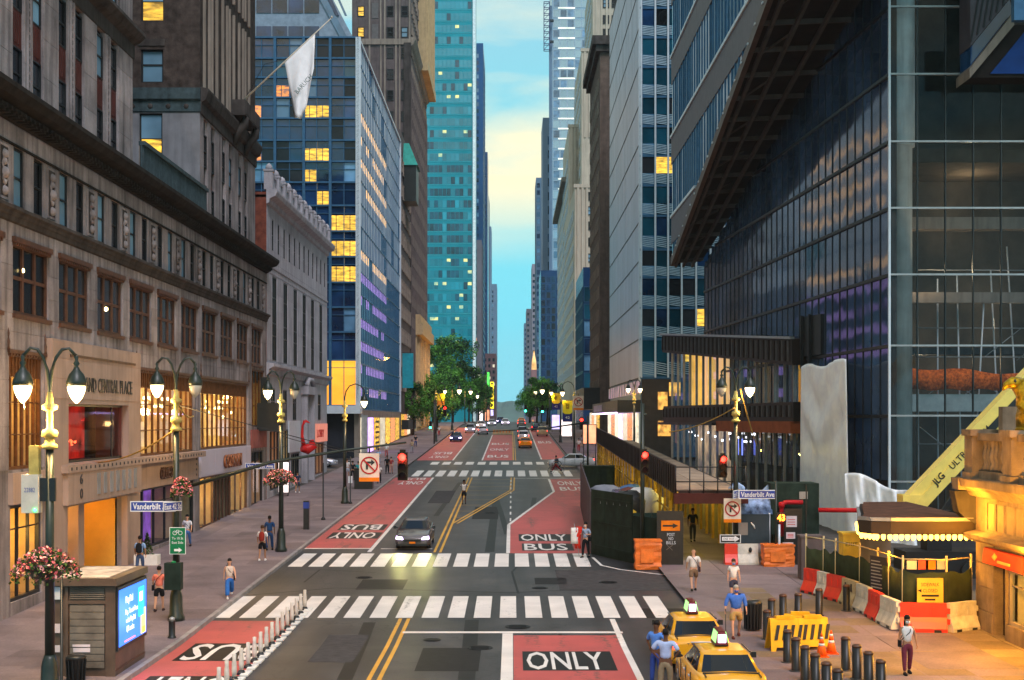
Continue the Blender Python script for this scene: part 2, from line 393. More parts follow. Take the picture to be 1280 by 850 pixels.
# curved kerb line round the barricaded corner
pts = [GP(741,697), GP(752,707), GP(775,712), GP(815,717), GP(845,720)]
for a, b in zip(pts, pts[1:]): stripe(a.x,a.y,b.x,b.y,.14,L2,W)
paint('white_line', W, p_white)
Y_ = MB()
for dx in (-.15, .15):
    stripe(-3.98+dx, 26, -3.95+dx, 50.3, .13, L2, Y_); stripe(-3.85+dx, 70.3, -3.9+dx, 128, .13, L2, Y_)
A = GP(568.6,654.6); B = GP(640,613); C_ = GP(641,594)
for d in (-.14, .14):
    stripe(A.x+d, A.y, B.x+d, B.y, .13, L2+.002, Y_); stripe(B.x+d, B.y, C_.x+d, min(C_.y,128), .13, L2, Y_)
for y in (599.5,604,608.5,613.5,619,625,631.5,639,647):
    g = GP(600, y); xr = .08 if g.y > B.y else A.x+(B.x-A.x)*(g.y-A.y)/(B.y-A.y)
    if xr > -3.6: stripe(-3.75, g.y, xr-.15, g.y, .1, L2, Y_)
stripe(.15, 158, .15, 262, .14, L2, Y_); stripe(.42, 158, .42, 240, .1, L2, Y_)
paint('yellow_line', Y_, p_yel)
# crossings: every bar its own piece
def bars(X0, dx, wd, n, y0, y1):
    me = sheet(-wd/2, wd/2, 0, 1, 0)
    for k in range(n):
        x = X0+k*dx; o = paint('crosswalk_bar', sheet(x, x+wd, y0, y1, L3), p_white)
bars(-11.04, .962, .62, 18, 50.4, 55.6)
bars(-10.64, .98, .68, 15, 64.7, 69.8)
bars(-9.6, 1.13, .72, 14, 129.7, 138.6)
bars(-9.0, 1.3, .85, 12, 149.2, 154.5)
# crossings seen edge-on at the far avenue are part of the far lines
# ------------------------------------------------------------ lettering
TMPS = bpy.data.scenes.new('workbench')
def text_mesh(s, size=1.0, ext=.0, mname='lettering', bold=0.0):
    k = (s, round(size, 4), ext, bold)
    cu = bpy.data.curves.new('lettering', 'FONT'); cu.body = s; cu.size = size; cu.extrude = ext; cu.offset = bold
    cu.resolution_u = 2; cu.align_x = 'CENTER'; cu.align_y = 'CENTER'
    o = bpy.data.objects.new('lettering', cu); TMPS.collection.objects.link(o)
    TMPS.view_layers[0].update(); dg = TMPS.view_layers[0].depsgraph
    me = bpy.data.meshes.new_from_object(o.evaluated_get(dg)); me.name = mname
    bpy.data.objects.remove(o); bpy.data.curves.remove(cu); return me
def fit_text(s, w, h, ext=.0, bold=0.0):
    """lettering mesh scaled to w x h metres, centred, lying in local XY"""
    me = text_mesh(s, 1.0, 0, bold=bold)
    xs = [v.co.x for v in me.vertices]; ys = [v.co.y for v in me.vertices]
    cx, cy = (min(xs)+max(xs))/2, (min(ys)+max(ys))/2; sx = w/(max(xs)-min(xs)); sy = h/(max(ys)-min(ys))
    for v in me.vertices: v.co.x = (v.co.x-cx)*sx; v.co.y = (v.co.y-cy)*sy; v.co.z *= 1
    return me
def wall_text(s, w, h, m, parent, loc, rotz=0, name='lettering', ext=.012, bold=.0, tilt=math.pi/2):
    """upright lettering; rotz 0 faces the camera; thin solid letters"""
    me = fit_text(s, w, h, bold=bold); me.materials.clear(); me.materials.append(m)
    o = bpy.data.objects.new(name, me); COL.objects.link(o); o.parent = parent
    o.rotation_euler = Euler((tilt, 0, rotz)); o.location = Vector(loc)-(wloc(parent) if parent else Vector((0,0,0)))
    md = o.modifiers.new('depth', 'SOLIDIFY'); md.thickness = ext; md.offset = 1
    return o
def road_text(s, xa, xb, ya, yb, flip=False, m=None, back=True):
    """xa..xb metres, ya (near)..yb (far)"""
    me = fit_text(s, xb-xa, yb-ya, bold=.012); me.materials.clear(); me.materials.append(m or p_white)
    for v in me.vertices:
        if flip: v.co.x, v.co.y = -v.co.x, -v.co.y
        Y = (ya+yb)/2+v.co.y; v.co.z = gz(Y)+L3
        v.co.x += (xa+xb)/2; v.co.y = Y
    o = bpy.data.objects.new('road_lettering', me); COL.objects.link(o); o.parent = road
    o.location = -wloc(road)
    if back: paint('lettering_backing', sheet(xa-.12, xb+.3, ya-.12, yb+.12, L2-.002), tar)
road_text('ONLY', -10.35, -7.85, 76.8, 79.9, True); road_text('BUS', -10.3, -7.95, 81.4, 84.5, True)
road_text('ONLY', .5, 3.1, 75.6, 78.9, back=True); road_text('BUS', .65, 2.95, 71.2, 74.2)
road_text('ONLY', .45, 2.85, 40.7, 43.8); road_text('BUS', -10.4, -8.0, 42.3, 45.3, True); road_text('ONLY', -10.4, -8.1, 36.6, 39.6, True)
road_text('ONLY', -10.0, -7.9, 119, 123, True, back=False); road_text('BUS', -9.9, -8.0, 125, 127.6, True, back=False)
road_text('ONLY', 4.0, 6.2, 118, 123, back=False); road_text('BUS', 4.0, 6.0, 112, 116, back=False)
for y in (164, 182, 200): road_text('BUS' if y != 182 else 'ONLY', -3.0, -.4, y, y+6, back=False)
road_text('ONLY', -10.0, -7.7, 163, 168, True, back=False); road_text('BUS', -10.0, -7.7, 172, 178, True, back=False)
road_text('BUS', 4.0, 6.0, 205, 213, back=False)
def ellipse_cover(x, y, r):
    g = GP(x, y); mb = MB(); mb.lathe([(r, 0), (r, .012), (r*.93, .012), (r*.93, .006), (0.01, .006)], (g.x, g.y, g.z+.003), 20, 0, False)
    for k in range(-3, 4): mb.box(g.x-r*.7, g.x+r*.7, g.y+k*r*.2-.02, g.y+k*r*.2+.02, g.z+.008, g.z+.016)
    o = wobj('manhole_cover', mb, tar, road)
ellipse_cover(647, 783.5, .45); ellipse_cover(600, 810, .42); ellipse_cover(613, 641, .4); ellipse_cover(760, 728, .4); ellipse_cover(455, 722, .38); ellipse_cover(540, 800, .3); ellipse_cover(675, 735, .35)

# ------------------------------------------------------------ pavements
def pavement(name, x0, x1, y0, y1, m_bed, m_slab, sl=1.5, kerb_side=None, slab_y1=None, slab_y0=None, maxn=300, slab_x=None):
    top = KERB
    mb = MB(); Y = [y0]+[k*5 for k in range(int(y0//5)+1, int(math.ceil(y1/5)))]+[y1]
    mb.grid([[(x0, y, gz(y)-.3), (x0, y, gz(y)+top), (x1, y, gz(y)+top), (x1, y, gz(y)-.3)] for y in Y], 0, sm=False, caps=True)
    o = struct(name, mb, m_bed)
    xa, xb = slab_x or (x0, x1)
    if kerb_side:
        kx0, kx1 = (x1-.02, x1+.16) if kerb_side > 0 else (x0-.16, x0+.02)
        y = y0
        while y < min(y1, 140):
            ye = min(y+2.4, y1)
            k = MB(); k.grid([[(kx0, q, gz(q)-.2), (kx0, q, gz(q)+top+.012), (kx1, q, gz(q)+top+.012), (kx1, q, gz(q)-.2)] for q in (y+.01, ye-.01)], 0, sm=False, caps=True)
            wobj('kerbstone', k, conc_l, o); y += 2.4
    n = 0; a = slab_y0 or y0; e = slab_y1 or y1; nx = max(1, round((xb-xa)/sl)); w_ = (xb-xa)/nx
    cache = {}
    y = a
    while y < e and n < maxn:
        for i in range(nx):
            s_ = round((gz(min(y+sl, e))-gz(y))/sl, 4)
            if s_ not in cache:
                q = MB(); g = .014
                q.grid([[(g, g, .0), (g, g, .012), (w_-g, g, .012), (w_-g, g, .0)], [(g, sl-g, s_*sl), (g, sl-g, s_*sl+.012), (w_-g, sl-g, s_*sl+.012), (w_-g, sl-g, s_*sl)]], 0, sm=False, caps=True)
                cache[s_] = q.mesh('paving_slab', m_slab)
            x = xa+i*w_; link('paving_slab', cache[s_], o, Vector((x, y, gz(y)+top+random.uniform(.0, .004)))-o.location); n += 1
        y += sl
    return o
pavement('pavement', -18.6, -11.1, 24, 137, grout, conc, 1.5, 1, slab_y0=30, slab_y1=108)
pavement('pavement', -18.6, -11.1, 154, 283, grout, conc, 3.0, 1, slab_y0=154, slab_y1=200)
pavement('plaza_pavement', 7.6, 19.0, 24, 57, grout, conc_w, 1.5, -1, slab_y0=33, slab_y1=57)
pavement('pavement', 6.9, 22.0, 66, 137, grout, conc_w, 3.0, None, slab_y0=66, slab_y1=69, slab_x=(7.0, 20))
pavement('pavement', 6.8, 14.9, 156, 300, grout, conc, 3.0, -1, slab_y0=156, slab_y1=170)
pavement('pavement', -17.8, -11.1, 312, 540, grout, conc, 3.0, None, slab_y0=1, slab_y1=0)
pavement('pavement', 6.8, 14.9, 316, 560, grout, conc, 3.0, None, slab_y0=1, slab_y1=0)
# the wooded bluffs across the river
mb = MB(); rows = []
random.seed(3)
prof = [random.uniform(0, 1) for _ in range(60)]
for j in range(61):
    x = -500+j*1000/60
    h = 62+10*math.sin(j*.35)+7*prof[min(j, 59)]+5*math.sin(j*1.3)
    rows.append([(x, 4150, -40), (x, 4180, -30), (x, 4260, h*.55), (x, 4330+30*math.sin(j), h), (x, 4600, h*.9), (x, 4700, -40)])
mb.grid(rows, 0, sm=False)
hill_m = mat('wooded_bluff', (.05,.09,.07), .9, var=.6, scale=.02, bump=.5, bscale=.1)
struct('hill', mb, hill_m)
# ============================================================ FACADE TOOLS
class Fac:
    """plane of a facade. side F faces the camera, L is a left-hand street wall (faces +X), R a right-hand one (faces -X)"""
    def __init__(s, side, X, Y, off=0.0):
        s.side = side; s.O = Vector((X, Y, 0))
        s.U = {'F': Vector((1,0,0)), 'L': Vector((0,1,0)), 'R': Vector((0,-1,0))}[side] if not isinstance(side, Vector) else side.normalized()
        s.N = Vector((s.U.y, -s.U.x, 0)); s.rot = math.atan2(s.U.y, s.U.x)
    def p(s, u, z, d=0): return s.O + s.U*u + s.N*d + Vector((0,0,z))
    def put(s, name, me, par, u, z, d=0, nested=None):
        w = s.p(u, z, d); o = link(name, me, par, w-wloc(par), s.rot); return o
    def M(s): return Matrix.Translation(s.O) @ Matrix.Rotation(s.rot, 4, 'Z')
def fobj(name, mb, mats, par, fac, kind=None):
    """mb in facade coordinates (x=u, -y=outward, z)"""
    b = mb.base(); me = mb.mesh(name, mats, b)
    w = fac.M() @ b; o = link(name, me, par, w-wloc(par), fac.rot)
    if kind: o['kind'] = kind
    return o
def wall_holes(W, z0, z1, holes, reveal=.3, u0=0., mb=None, m=0, mr=None):
    mb = mb or MB(); mr = m if mr is None else mr
    us = sorted({u0, W}|{h[0] for h in holes}|{h[1] for h in holes}); zs = sorted({z0, z1}|{h[2] for h in holes}|{h[3] for h in holes})
    us = [u for u in us if u0 <= u <= W]; zs = [z for z in zs if z0 <= z <= z1]
    for a, b in zip(us, us[1:]):
        run = None
        for c, d in list(zip(zs, zs[1:]))+[(None, None)]:
            inside = c is None or any(h[0]-1e-6 <= (a+b)/2 <= h[1]+1e-6 and h[2] <= (c+d)/2 <= h[3] for h in holes)
            if not inside: run = (run[0], d) if run else (c, d)
            elif run:
                mb.face([(a,0,run[0]),(b,0,run[0]),(b,0,run[1]),(a,0,run[1])], m); run = None
    for h in holes:
        a, b, c, d = h[:4]; r = reveal
        mb.face([(a,0,c),(a,0,d),(a,r,d),(a,r,c)], mr); mb.face([(b,0,c),(b,r,c),(b,r,d),(b,0,d)], mr)
        mb.face([(a,0,d),(b,0,d),(b,r,d),(a,r,d)], mr); mb.face([(a,0,c),(a,r,c),(b,r,c),(b,0,c)], mr)
    return mb
def veneer(par, fac, u0, u1, zs, ln, holes, m, name='stone', proud=.025):
    cache = {}; k = 0
    for z0, z1 in zip(zs, zs[1:]):
        segs = [(u0, u1)]
        for h in holes:
            if h[2] < z1-.02 and h[3] > z0+.02:
                n = []
                for a, b in segs:
                    if h[1] <= a or h[0] >= b: n.append((a, b)); continue
                    if h[0] > a: n.append((a, h[0]))
                    if h[1] < b: n.append((h[1], b))
                segs = n
        k += 1
        for a, b in segs:
            if b-a < .15: continue
            c = max(1, round((b-a)/ln)); w = (b-a)/c
            for i in range(c):
                key = (round(w, 2), round(z1-z0, 2))
                if key not in cache:
                    q = MB(); g = .008; q.box(g, key[0]-g, -proud, .02, g, key[1]-g); cache[key] = q.mesh(name, m)
                fac.put(name, cache[key], par, a+i*w, z0, random.uniform(0, .006))
def sash(w, h, nx=1, split=.5, fr=.07, mf=None, mg=None, y=.16, nz=None):
    """returns (frame mesh, pane mesh) for a sash window, origin bottom left"""
    f = MB(); g = MB()
    f.box(0, w, y-.06, y+.06, 0, fr); f.box(0, w, y-.06, y+.06, h-fr, h); f.box(0, fr, y-.06, y+.06, fr, h-fr); f.box(w-fr, w, y-.06, y+.06, fr, h-fr)
    for i in range(1, nx): x = w*i/nx; f.box(x-fr*.7, x+fr*.7, y-.05, y+.05, fr, h-fr)
    for s_ in (split if isinstance(split, (list, tuple)) else [split]):
        if s_: f.box(fr, w-fr, y-.035, y+.045, h*s_-fr*.5, h*s_+fr*.5)
    g.face([(0,y+.02,0),(w,y+.02,0),(w,y+.02,h),(0,y+.02,h)])
    return f.mesh('window', mf or darkm), [g.mesh('pane', q) for q in (mg if isinstance(mg, (list, tuple)) else [mg or g_dark])]
def put_window(fac, par, fr, panes, u, z, d=0, weights=None):
    o = fac.put('window', fr, par, u, z, d)
    link('pane', random.choices(panes, weights)[0] if len(panes) > 1 else panes[0], o)
    return o
def shop_window(par, fac, u0, u1, z0, z1, n, rows, back, header=0., fm=None, depth=1.5, bar=.07, name='shop_window', floor=None):
    fm = fm or bronzem; f = MB(); y = .18; w = u1-u0
    f.box(u0, u1, y-.08, y+.08, z0, z0+.12); f.box(u0, u1, y-.1, y+.1, z1-.12, z1); f.box(u0, u0+.12, y-.08, y+.08, z0+.12, z1-.12); f.box(u1-.12, u1, y-.08, y+.08, z0+.12, z1-.12)
    for i in range(1, n): x = u0+w*i/n; f.box(x-bar/2, x+bar/2, y-.06, y+.06, z0+.12, z1-.12-header)
    for r in rows: f.box(u0+.12, u1-.12, y-.03, y+.03, r-bar*.35, r+bar*.35)
    if header:
        f.box(u0+.12, u1-.12, y-.1, y+.1, z1-.12-header, z1-.12)
        k = int(w/.35)
        for i in range(k): x = u0+.2+i*(w-.4)/k; f.box(x, x+.07, y-.14, y-.1, z1-.1-header, z1-.14)
    o = fobj(name, f, fm, par, fac)
    g = MB(); g.face([(u0,y+.01,z0),(u1,y+.01,z0),(u1,y+.01,z1),(u0,y+.01,z1)]); c = fobj('pane', g, g_store, par, fac)
    c.parent = o; c.location = c.rotation_euler = (0,0,0); c.location = Vector(((u0+u1)/2, y+.01, z0)) - f.base()
    r = MB(); D = y+depth
    r.face([(u0,D,z0),(u1,D,z0),(u1,D,z1),(u0,D,z1)], 0)
    r.face([(u0,y+.1,z0),(u0,D,z0),(u0,D,z1),(u0,y+.1,z1)], 1); r.face([(u1,y+.1,z0),(u1,D,z0),(u1,D,z1),(u1,y+.1,z1)], 1)
    r.face([(u0,y+.1,z1),(u1,y+.1,z1),(u1,D,z1),(u0,D,z1)], 1); r.face([(u0,y+.1,z0),(u1,y+.1,z0),(u1,D,z0),(u0,D,z0)], 2)
    q = MB(); b0 = r.base(); me = r.mesh('interior', [back, in_wall, in_floor], b0)
    link('interior', me, o, b0-f.base())
    return o
bronzem = mat('bronze_mullion', (.12,.045,.014), .45, var=.4, scale=3)
in_wall = mat('interior_wall', (.55,.38,.2), .8, var=.3, scale=1)
in_floor = mat('interior_floor', (.25,.16,.09), .5, var=.3, scale=1)
def vis(x, y, z, pad=60):
    if y < 5: return False
    px = CX+x*F/y; py = HY-(z-CH)*F/y
    return -pad < px < 1280+pad and -pad < py < 850+pad
def mass(name, x0, x1, y0, y1, z0, z1, m, par):
    b = MB(); b.box(x0, x1, y0, y1, z0, z1); return wobj(name, b, m, par)
def window_grid(par, fac, frm, panes, us, zs, weights=None, d=.0, limit=300, pick=None, count=None, name='window'):
    """many windows; the nearest ones single, the rest joined"""
    P_ = [(fac.p(u, z), u, z) for z in zs for u in us]
    P_ = [q for q in P_ if vis(*q[0], 30)]
    P_.sort(key=lambda q: q[0].length)
    used = count[0] if count else 0
    n = max(0, limit-used); first, rest = P_[:n], P_[n:]
    for _, u, z in first:
        pn = pick(u, z) if pick else random.choices(panes, weights)[0]
        o = fac.put(name, frm, par, u, z, d); link('pane', pn, o)
    if count: count[0] += len(first)
    if rest:
        mb = MB(); mats = []; R = fac.M()
        def addm(me, M):
            for m_ in me.materials:
                if m_ not in mats: mats.append(m_)
            b = len(mb.v); mb.v += [tuple(M @ v.co) for v in me.vertices]
            for p in me.polygons:
                mb.f.append(tuple(b+i for i in p.vertices)); mb.m.append(mats.index(me.materials[p.material_index])); mb.sm.append(False)
        for _, u, z in rest:
            M = R @ Matrix.Translation((u, -d, z)); addm(frm, M)
            addm(pick(u, z) if pick else random.choices(panes, weights)[0], M)
        o = wobj('window_rows', mb, mats, par, fix=False); o['kind'] = 'stuff'
def lamp_light(parent, loc, power, col=(1,.55,.2), r=.15, name='lamp_light'):
    l = bpy.data.lights.new(name, 'POINT'); l.energy = power; l.color = col; l.shadow_soft_size = r
    o = bpy.data.objects.new(name, l); COL.objects.link(o); o.parent = parent; o.location = Vector(loc)-(wloc(parent) if parent else Vector((0,0,0))); return o

# ============================================================ LEFT: the big stone office block
XL = -18.3
def YL(x): return XL*F/(x-CX)
bA = thing('office_building', 'long limestone office block with bronze windows and dark brick tower, nearest on the left', 'building', (-24, 70, 0))
fa = Fac('L', XL, 40)          # u = Y-40
U = lambda y: y-40
holes = []; big = []; small = []
for k in range(-1, 10):
    y0 = 50.0+5.09*k; big.append((U(y0), U(y0)+3.9, 11.35, 13.97)); holes.append(big[-1])
    for o_ in (.15, 2.25):
        small.append((U(y0)+o_, U(y0)+o_+1.1, 15.33, 17.5)); holes.append(small[-1])
shops = dict(W0=(U(44.5),U(48.3),5.6,9.9), W1=(U(49.6),U(53.3),5.6,9.9), WP=(U(55.5),U(64.2),5.66,8.1), W2=(U(66.5),U(78.6),5.6,9.9), W3=(U(80.2),U(94.6),5.65,9.85), W4=(U(95.9),U(100.9),6.9,11.0),
             S0=(U(49.8),U(53.2),.75,4.3), S00=(U(44.5),U(48.3),.4,4.3), SE=(U(55.4),U(64.0),.4,3.9), S1=(U(65.9),U(74.8),.95,4.0), S1b=(U(75.6),U(78.8),.75,4.0), S2=(U(80.0),U(94.8),1.0,4.05), S3=(U(95.9),U(100.6),1.3,5.2))
W4 = shops['W4']
big = [b for b in big]; holes += list(shops.values())
holes = [h for h in holes if not (h[2] == 11.35 and h[0] > 60.5)] 
mb = wall_holes(61.6, -1, 18.9, holes, .22); mb.box(0, 61.6, .4, .5, 10.2, 11.0)
fobj('wall', mb, stone, bA, fa)
veneer(bA, fa, 4, 61.5, [10.0, 10.68, 11.35, 12.2, 13.1, 13.97, 14.66], 1.75, holes, stone)
veneer(bA, fa, 4, 61.5, [17.55, 18.25], 1.75, [], stone)
veneer(bA, fa, 4, 61.5, [5.6, 6.4, 7.2, 8.05, 8.9, 10.0], 1.6, [(U(53.45), U(66.3), 0, 10.7), *holes], stone)
mass('building_core', -60, XL-2.2, 40, 101.6, -1, 19.2, stone_d, bA)
mass('floor_slab', XL-2.2, XL-.36, 40, 101.6, 4.4, 5.4, stone_d, bA); mass('floor_slab', XL-2.2, XL-.36, 40, 101.6, 10.1, 11.1, stone_d, bA); mass('floor_slab', XL-2.2, XL-.36, 40, 101.6, 14.1, 15.1, stone_d, bA); mass('roof_slab', XL-2.2, XL, 40, 101.6, 18.0, 19.25, stone_d, bA)
fr, pn = sash(3.9, 2.62, 3, .52, .13, brownm, [g_dark, g_black, g_blind, lit_y], y=.12)
hood = MB(); hood.box(-.12, 4.02, -.16, .1, 2.62, 2.82); hood.box(-.05, 3.95, -.10, .1, 2.5, 2.62); sill = MB(); sill.box(-.06, 3.96, -.14, .1, -.16, .0); sill_me = sill.mesh('window_sill', brownm)
for i in range(18): hood.box(i*.22+.0, i*.22+.1, -.13, -.10, 2.52, 2.6)
hood_me = hood.mesh('window_hood', brownm)
lampb = MB(); lampb.lathe([(.01,.1),(.09,.05),(.09,-.05),(.01,-.1)], (0,0,0), 8); lamp_me = lampb.mesh('ceiling_lamp', emit('small_warm_bulb', (1,.75,.3), 8))
for i, h in enumerate(h for h in holes if h[2] == 11.35):
    o = put_window(fa, bA, fr, pn, h[0], h[2], 0, [6, 5, 1, 0]); link('window_hood', hood_me, o); link('window_sill', sill_me, o)
    if i in (1, 3): link('ceiling_lamp', lamp_me, o, (1.3+.4*(i == 3), .1, 1.7 if i == 1 else 1.1))
fr2, pn2 = sash(1.1, 2.17, 1, .5, .07, darkm, [g_dark, g_blind, g_black, lit_y], y=.12)
for i, h in enumerate(small): put_window(fa, bA, fr2, pn2, h[0], h[2], 0, [6, 4, 5, .35])
# carved relief panels between the small windows
def relief():
    q = MB(); q.box(0, .95, -.05, .03, 0, 2.0, 0); q.box(.1, .85, -.055, -.05, .1, 1.9, 1)
    for dz, r in ((.3,.2),(.62,.13),(.95,.24),(1.35,.15),(1.62,.2)):
        q.lathe([(.02,-r),(r*.8,-r*.6),(r,0),(r*.8,r*.6),(.02,r)], (.475,-.03,dz), 7, 0)
    for s_ in (-1,1):
        q.tube([(.475,-.06,.5),(.475+s_*.24,-.09,.75),(.475+s_*.1,-.09,1.0),(.475+s_*.26,-.09,1.25),(.475+s_*.05,-.06,1.6)], .04, 5, 0)
    return q.mesh('relief_panel', [stone, stone_d])
rel = relief()
for k in range(-1, 10): fa.put('relief_panel', rel, bA, U(50+5.09*k)+3.7, 15.4, .0)
def course(name, fac, par, u0, u1, prof, m):
    """moulding: prof list of (out, z)"""
    q = MB(); q.grid([[(u, -d, z) for d, z in prof] for u in (u0, u1)], 0, closed=True, sm=False, caps=True); return fobj(name, q, m, par, fac)
course('string_course', fa, bA, 0, 61.6, [(0,14.66),(.12,14.7),(.14,14.85),(.2,14.9),(.22,15.0),(.34,15.08),(.34,15.2),(.05,15.32),(0,15.32)], stone_d)
course('cornice', fa, bA, 0, 61.9, [(0,18.3),(.25,18.45),(.3,18.7),(.75,18.85),(.95,19.1),(.95,19.28),(0,19.36)], cornice_m)
course('frieze_moulding', fa, bA, 0, 61.6, [(0,17.5),(.08,17.5),(.08,17.58),(0,17.6)], cornice_m)
dn = MB(); dn.box(0, .2, -.5, 0, 0, .28); dn.box(.03, .17, -.6, -.5, .08, .24); dn_me = dn.mesh('dentil', cornice_m)
for i in range(120): fa.put('dentil', dn_me, bA, 6.0+i*.46, 18.35, 0)
# shop windows of the first floor
for key, n, rows in (('W0', 5, [7.0, 8.3]), ('W1', 6, [6.9, 8.1]), ('W2', 10, [6.9, 8.2]), ('W3', 11, [6.9, 8.2]), ('W4', 4, [8.4])):
    a, b, c, d = shops[key]
    shop_window(bA, fa, a, b, c, d, n, rows, {'W0': lit_g, 'W1': lit_g, 'W2': lit_g, 'W3': lit_g, 'W4': lit_y}[key], header=.75 if key != 'W4' else 0, depth=1.8)
for key_, fs2 in (('W1',(.5,)),('W2',(.2,.5,.8)),('W3',(.2,.5,.8)),('S0',(.5,)),('S2',(.15,.8))):
    a, b, c, d = shops[key_]
    for f_ in fs2: lamp_light(bA, fa.p(a+(b-a)*f_, d-1.1, -.75), 130, (1,.5,.12), .15, 'shop_lamp')
for key in ('W0', 'W1', 'W2', 'W3'):
    a, b, c, d = shops[key]
    q = MB(); q.box(a-.15, b+.15, -.12, .08, 9.9, 10.02); q.box(a-.1, b+.1, -.06, .08, 9.78, 9.9)
    for i in range(int((b-a)/.3)): q.box(a+i*.3, a+i*.3+.12, -.1, -.06, 9.8, 9.88)
    for e in (a-.1, b+.1): q.lathe([(.08,0),(.05,.15),(.07,.3),(.03,.45),(.05,.6),(.005,.8)], (e,-.05,10.0), 6)
    fobj('bronze_lintel', q, brownm, bA, fa)
    s_ = random.Random(5)
    for i in range(int((b-a)*1.3)):
        link('ceiling_lamp', lamp_me, bA, fa.p(s_.uniform(a+.3, b-.3), s_.choice([8.6, 8.2, 7.9, 7.6]), -s_.uniform(.8, 1.7))-wloc(bA))
# marble portal with the building's name
por = thing('portal_front', None, None, (0,0,0)); bpy.data.objects.remove(por)
ph = [shops['WP'], shops['SE']]
u0, u1 = U(53.5), U(66.2)
q = wall_holes(u1, 3.9, 10.65, [shops['WP']], .5, u0); 
for v_ in range(len(q.v)): q.v[v_] = (q.v[v_][0], q.v[v_][1]-.28, q.v[v_][2])
q.face([(u0,-.28,10.65),(u1,-.28,10.65),(u1,0,10.65),(u0,0,10.65)]); q.face([(u0,-.28,3.9),(u0,-.28,10.65),(u0,0,10.65),(u0,0,3.9)]); q.face([(u1,-.28,3.9),(u1,0,3.9),(u1,0,10.65),(u1,-.28,10.65)]); q.face([(u0,-.28,3.9),(u0,0,3.9),(u1,0,3.9),(u1,-.28,3.9)])
q.box(u0, U(55.4), -.28, 0, -.5, 3.9); q.box(U(64.0), u1, -.28, 0, -.5, 3.9)
fobj('portal', q, pinkst, bA, fa)
veneer(bA, Fac('L', XL+.28, 40), u0, u1, [8.3, 9.1, 9.9, 10.62], 2.5, [], pinkst, name='stone', proud=.02)
q = MB(); q.box(U(55.6), U(65.2), -.34, -.28, 10.02, 10.12); fobj('bronze_strip', q, brownm, bA, fa)
wall_text('GRAND CENTRAL PLACE', 8.0, .62, darkm, bA, fa.p(U(60.6), 8.93, .31), math.pi/2, ext=.04)
glred = clear('portal_glass', (.6,.5,.5), .12); lamp_light(bA, fa.p(shops['WP'][0]+1.7, 7.3, -.9), 60, (1,.02,.01), .1, 'neon_glow')
q = MB(); a, b, c, d = shops['WP']; q.box(a, b, .05, .12, c, c+.1); q.box(a, b, .05, .12, d-.1, d); q.box(a, a+.1, .05, .12, c+.1, d-.1); q.box(b-1.6, b-1.5, .05, .12, c+.1, d-.1); wn = fobj('portal_window', q, darkm, bA, fa)
g = MB(); g.face([(a,.06,c),(b,.06,c),(b,.06,d),(a,.06,d)]); fobj('pane', g, glred, bA, fa)
redi = emit('red_neon_interior', (1.0,.04,.02), .5, .96, .9, col2=(.03,.006,.004))
g = MB(); g.face([(a,1.8,c),(b,1.8,c),(b,1.8,d),(a,1.8,d)]); fobj('interior', g, redi, bA, fa)
g = MB(); g.box(a, b, .34, 1.8, d, d+.05); g.box(a, b, .34, 1.8, c-.05, c); fobj('interior_floor', g, stone_d, bA, fa)
neon = emit('red_neon', (1,.08,.03), 26)
g = MB(); 
for i, (dx, dz) in enumerate(((1.3,1.75),(1.65,1.72),(1.9,1.76))): g.lathe([(.02,-.1),(.14,0),(.02,.1)], (a+dx,1.2,c+dz), 8)
fobj('neon_sign', g, neon, bA, fa)
g = MB(); rr = random.Random(4)
for i in range(40): x = a+rr.uniform(.2, 6.5); z = c+.75+rr.gauss(0, .07); g.box(x, x+rr.uniform(.05,.2), 1.5, 1.55, z, z+.06)
fobj('string_of_red_lights', g, emit('red_glints', (1,.12,.04), 4), bA, fa)
# projecting band with slots and the street number
ub0, ub1 = U(54.9), U(80.0)
q = MB(); q.box(U(54.6), U(79.2), -.55, -.0, 5.3, 5.62); q.box(U(54.8), U(65.6), -.5, -.28, 4.0, 5.3); q.box(U(65.6), U(79.2), -.1, 0, 4.0, 5.3)
fobj('ledge', q, pinkst, bA, fa)
dot = MB(); dot.box(0, .12, -.57, -.55, 0, .12); dm = dot.mesh('ledge_stud', stone_d)
for i in range(38): fa.put('ledge_stud', dm, bA, U(55)+i*.62, 5.4)
for i in range(7): q = MB(); u = U(58.6)+i*.95; q.box(u, u+.42, -.53, -.5, 4.25, 5.15); fobj('slot_panel', q, alu, bA, fa)
wall_text('6', .34, .42, stone_d, bA, fa.p(U(56.4), 5.0, .51), math.pi/2, ext=.03); wall_text('0', .34, .42, stone_d, bA, fa.p(U(56.4), 4.4, .51), math.pi/2, ext=.03)
wall_text('OLISEO', 2.6, .62, brownm, bA, fa.p(U(71.8), 4.65, .11), math.pi/2, ext=.08, bold=.01)
for i in range(4): link('wall_stud', dm, bA, fa.p(U(78.7), 4.2+i*.3, -.45)-wloc(bA), fa.rot)
q = MB(); q.box(U(49.6), U(53.4), -.18, 0, 4.35, 5.5); fobj('fascia', q, pinkst, bA, fa)
q = MB(); q.box(U(50.5), U(52.0), -.2, -.18, 4.75, 5.05); fobj('sign_plate', q, brownm, bA, fa)
